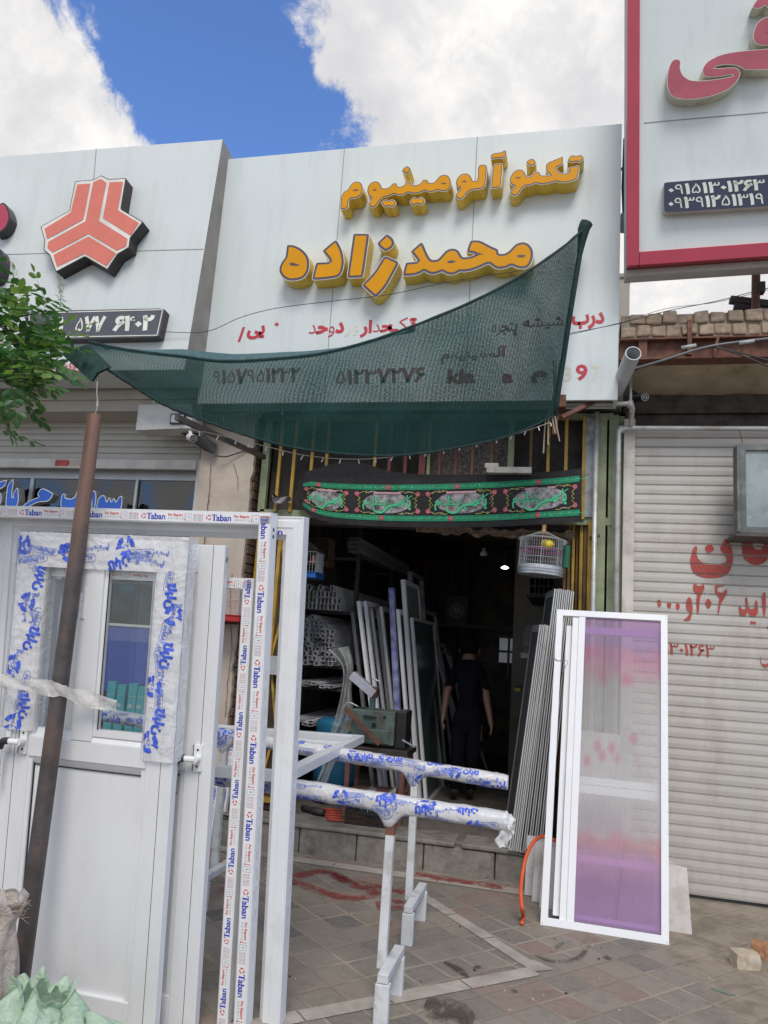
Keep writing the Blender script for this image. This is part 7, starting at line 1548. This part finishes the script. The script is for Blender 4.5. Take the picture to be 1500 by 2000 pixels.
slab([(yp(1118, 1640, Yb).x, Yb - .12, 0), (yp(1215, 1640, Yb).x, Yb - .12, 0), yp(1212, 1436, Yb), yp(1122, 1424, Yb)], .02, 'tall pale stone slab seen through the purple plastic')
g = gp(1130, 1770); slab([(-.02, 5.5, 0), (.5, 5.48, 0), (.5, 5.6, .36), (-.0, 5.6, .38)], .02, 'low pale stone slab seen through the purple plastic near the ground')
# orange hose
hs = MB(); hp = [(1130, 1655, 5.66), (1080, 1640, 5.60), (1058, 1634, 5.57), (1042, 1645, 5.5), (1028, 1672, 5.42), (1020, 1710, 5.32), (1017, 1745, 5.22), (1020, 1775, 5.15)]
P = [yp(*p) for p in hp] + [gp(1022, 1790, .014), gp(1019, 1804, .014)]
hs.tube(spl(P, 8), .0125, 12); tag(hs.build('hose', mat('orange rubber', (.62, .10, .03), .4), smooth=True), 'bright orange hose drooping from behind the purple door to the paving', 'hose')
# loose bricks and glass chip
def brick(px, py, sx, sy, sz, rz, m, label):
    import bmesh
    g = gp(px, py); bm = bmesh.new(); bmesh.ops.create_cube(bm, size=1); bmesh.ops.subdivide_edges(bm, edges=bm.edges[:], cuts=5, use_grid_fill=True)
    for v_ in bm.verts:
        p = v_.co; k = 1 - .10 * max(0, (abs(p.x) + abs(p.y) + abs(p.z)) - 1.02); n_ = noise.noise(p * 3 + V((px, 0, 0))) * .05; v_.co = V((p.x * sx * (k + n_), p.y * sy * (k + n_), p.z * sz * (k + n_)))
    me = bpy.data.meshes.new('loose_brick'); bm.to_mesh(me); bm.free(); me.materials.append(m)
    o = bpy.data.objects.new('loose_brick', me); COL.objects.link(o); o.location = (g.x, g.y, sz * .47); o.rotation_euler.z = rz; tag(o, label, 'brick'); return o
brick(1455, 1888, .135, .10, .082, .25, mat('pale broken brick', (.46, .38, .27), .9, var=.12, vs=20, dirt=(.55, .52, .46), dscale=12, damt=.6, bump=.6), 'pale broken half brick lying on the bare cement at right')
brick(1500, 1872, .17, .10, .08, -.35, mat('orange broken brick', (.38, .19, .095), .9, var=.2, vs=20, dirt=(.48, .36, .26), dscale=12, damt=.5, bump=.6), 'orange-brown broken brick at the right picture edge')
g = gp(1410, 1938); b = MB(); b.add([g + V(p) for p in ((-.05, .02, .006), (.03, -.03, .006), (.06, -.02, .006), (-.02, .035, .006))] + [g + V(p) for p in ((-.05, .02, .001), (.03, -.03, .001), (.06, -.02, .001), (-.02, .035, .001))], [(0, 1, 2, 3), (7, 6, 5, 4), (0, 4, 5, 1), (1, 5, 6, 2), (2, 6, 7, 3), (3, 7, 4, 0)])
tag(b.build('glass_chip', mat('green glass chip', (.16, .22, .18), .2)), 'small greenish glass chip on the ground at bottom right', 'glass')
rnd = random.Random(31)
b = MB()
for k in range(90):
    g = gp(rnd.uniform(420, 1480), rnd.uniform(1690, 1990)); r_ = rnd.uniform(.003, .009); m_ = 0 if rnd.random() < .6 else 1
    b.lathe([(0, 0), (r_, 0), (r_ * .9, r_ * .5), (0, r_ * .7)], g, 5, m_)
tag(b.build('grit', [mat('pale grit', (.35, .31, .26), .9), mat('dark grit', (.04, .035, .03), .9)]), 'scattered grit and crumbs on the paving', 'grit', kind='stuff')
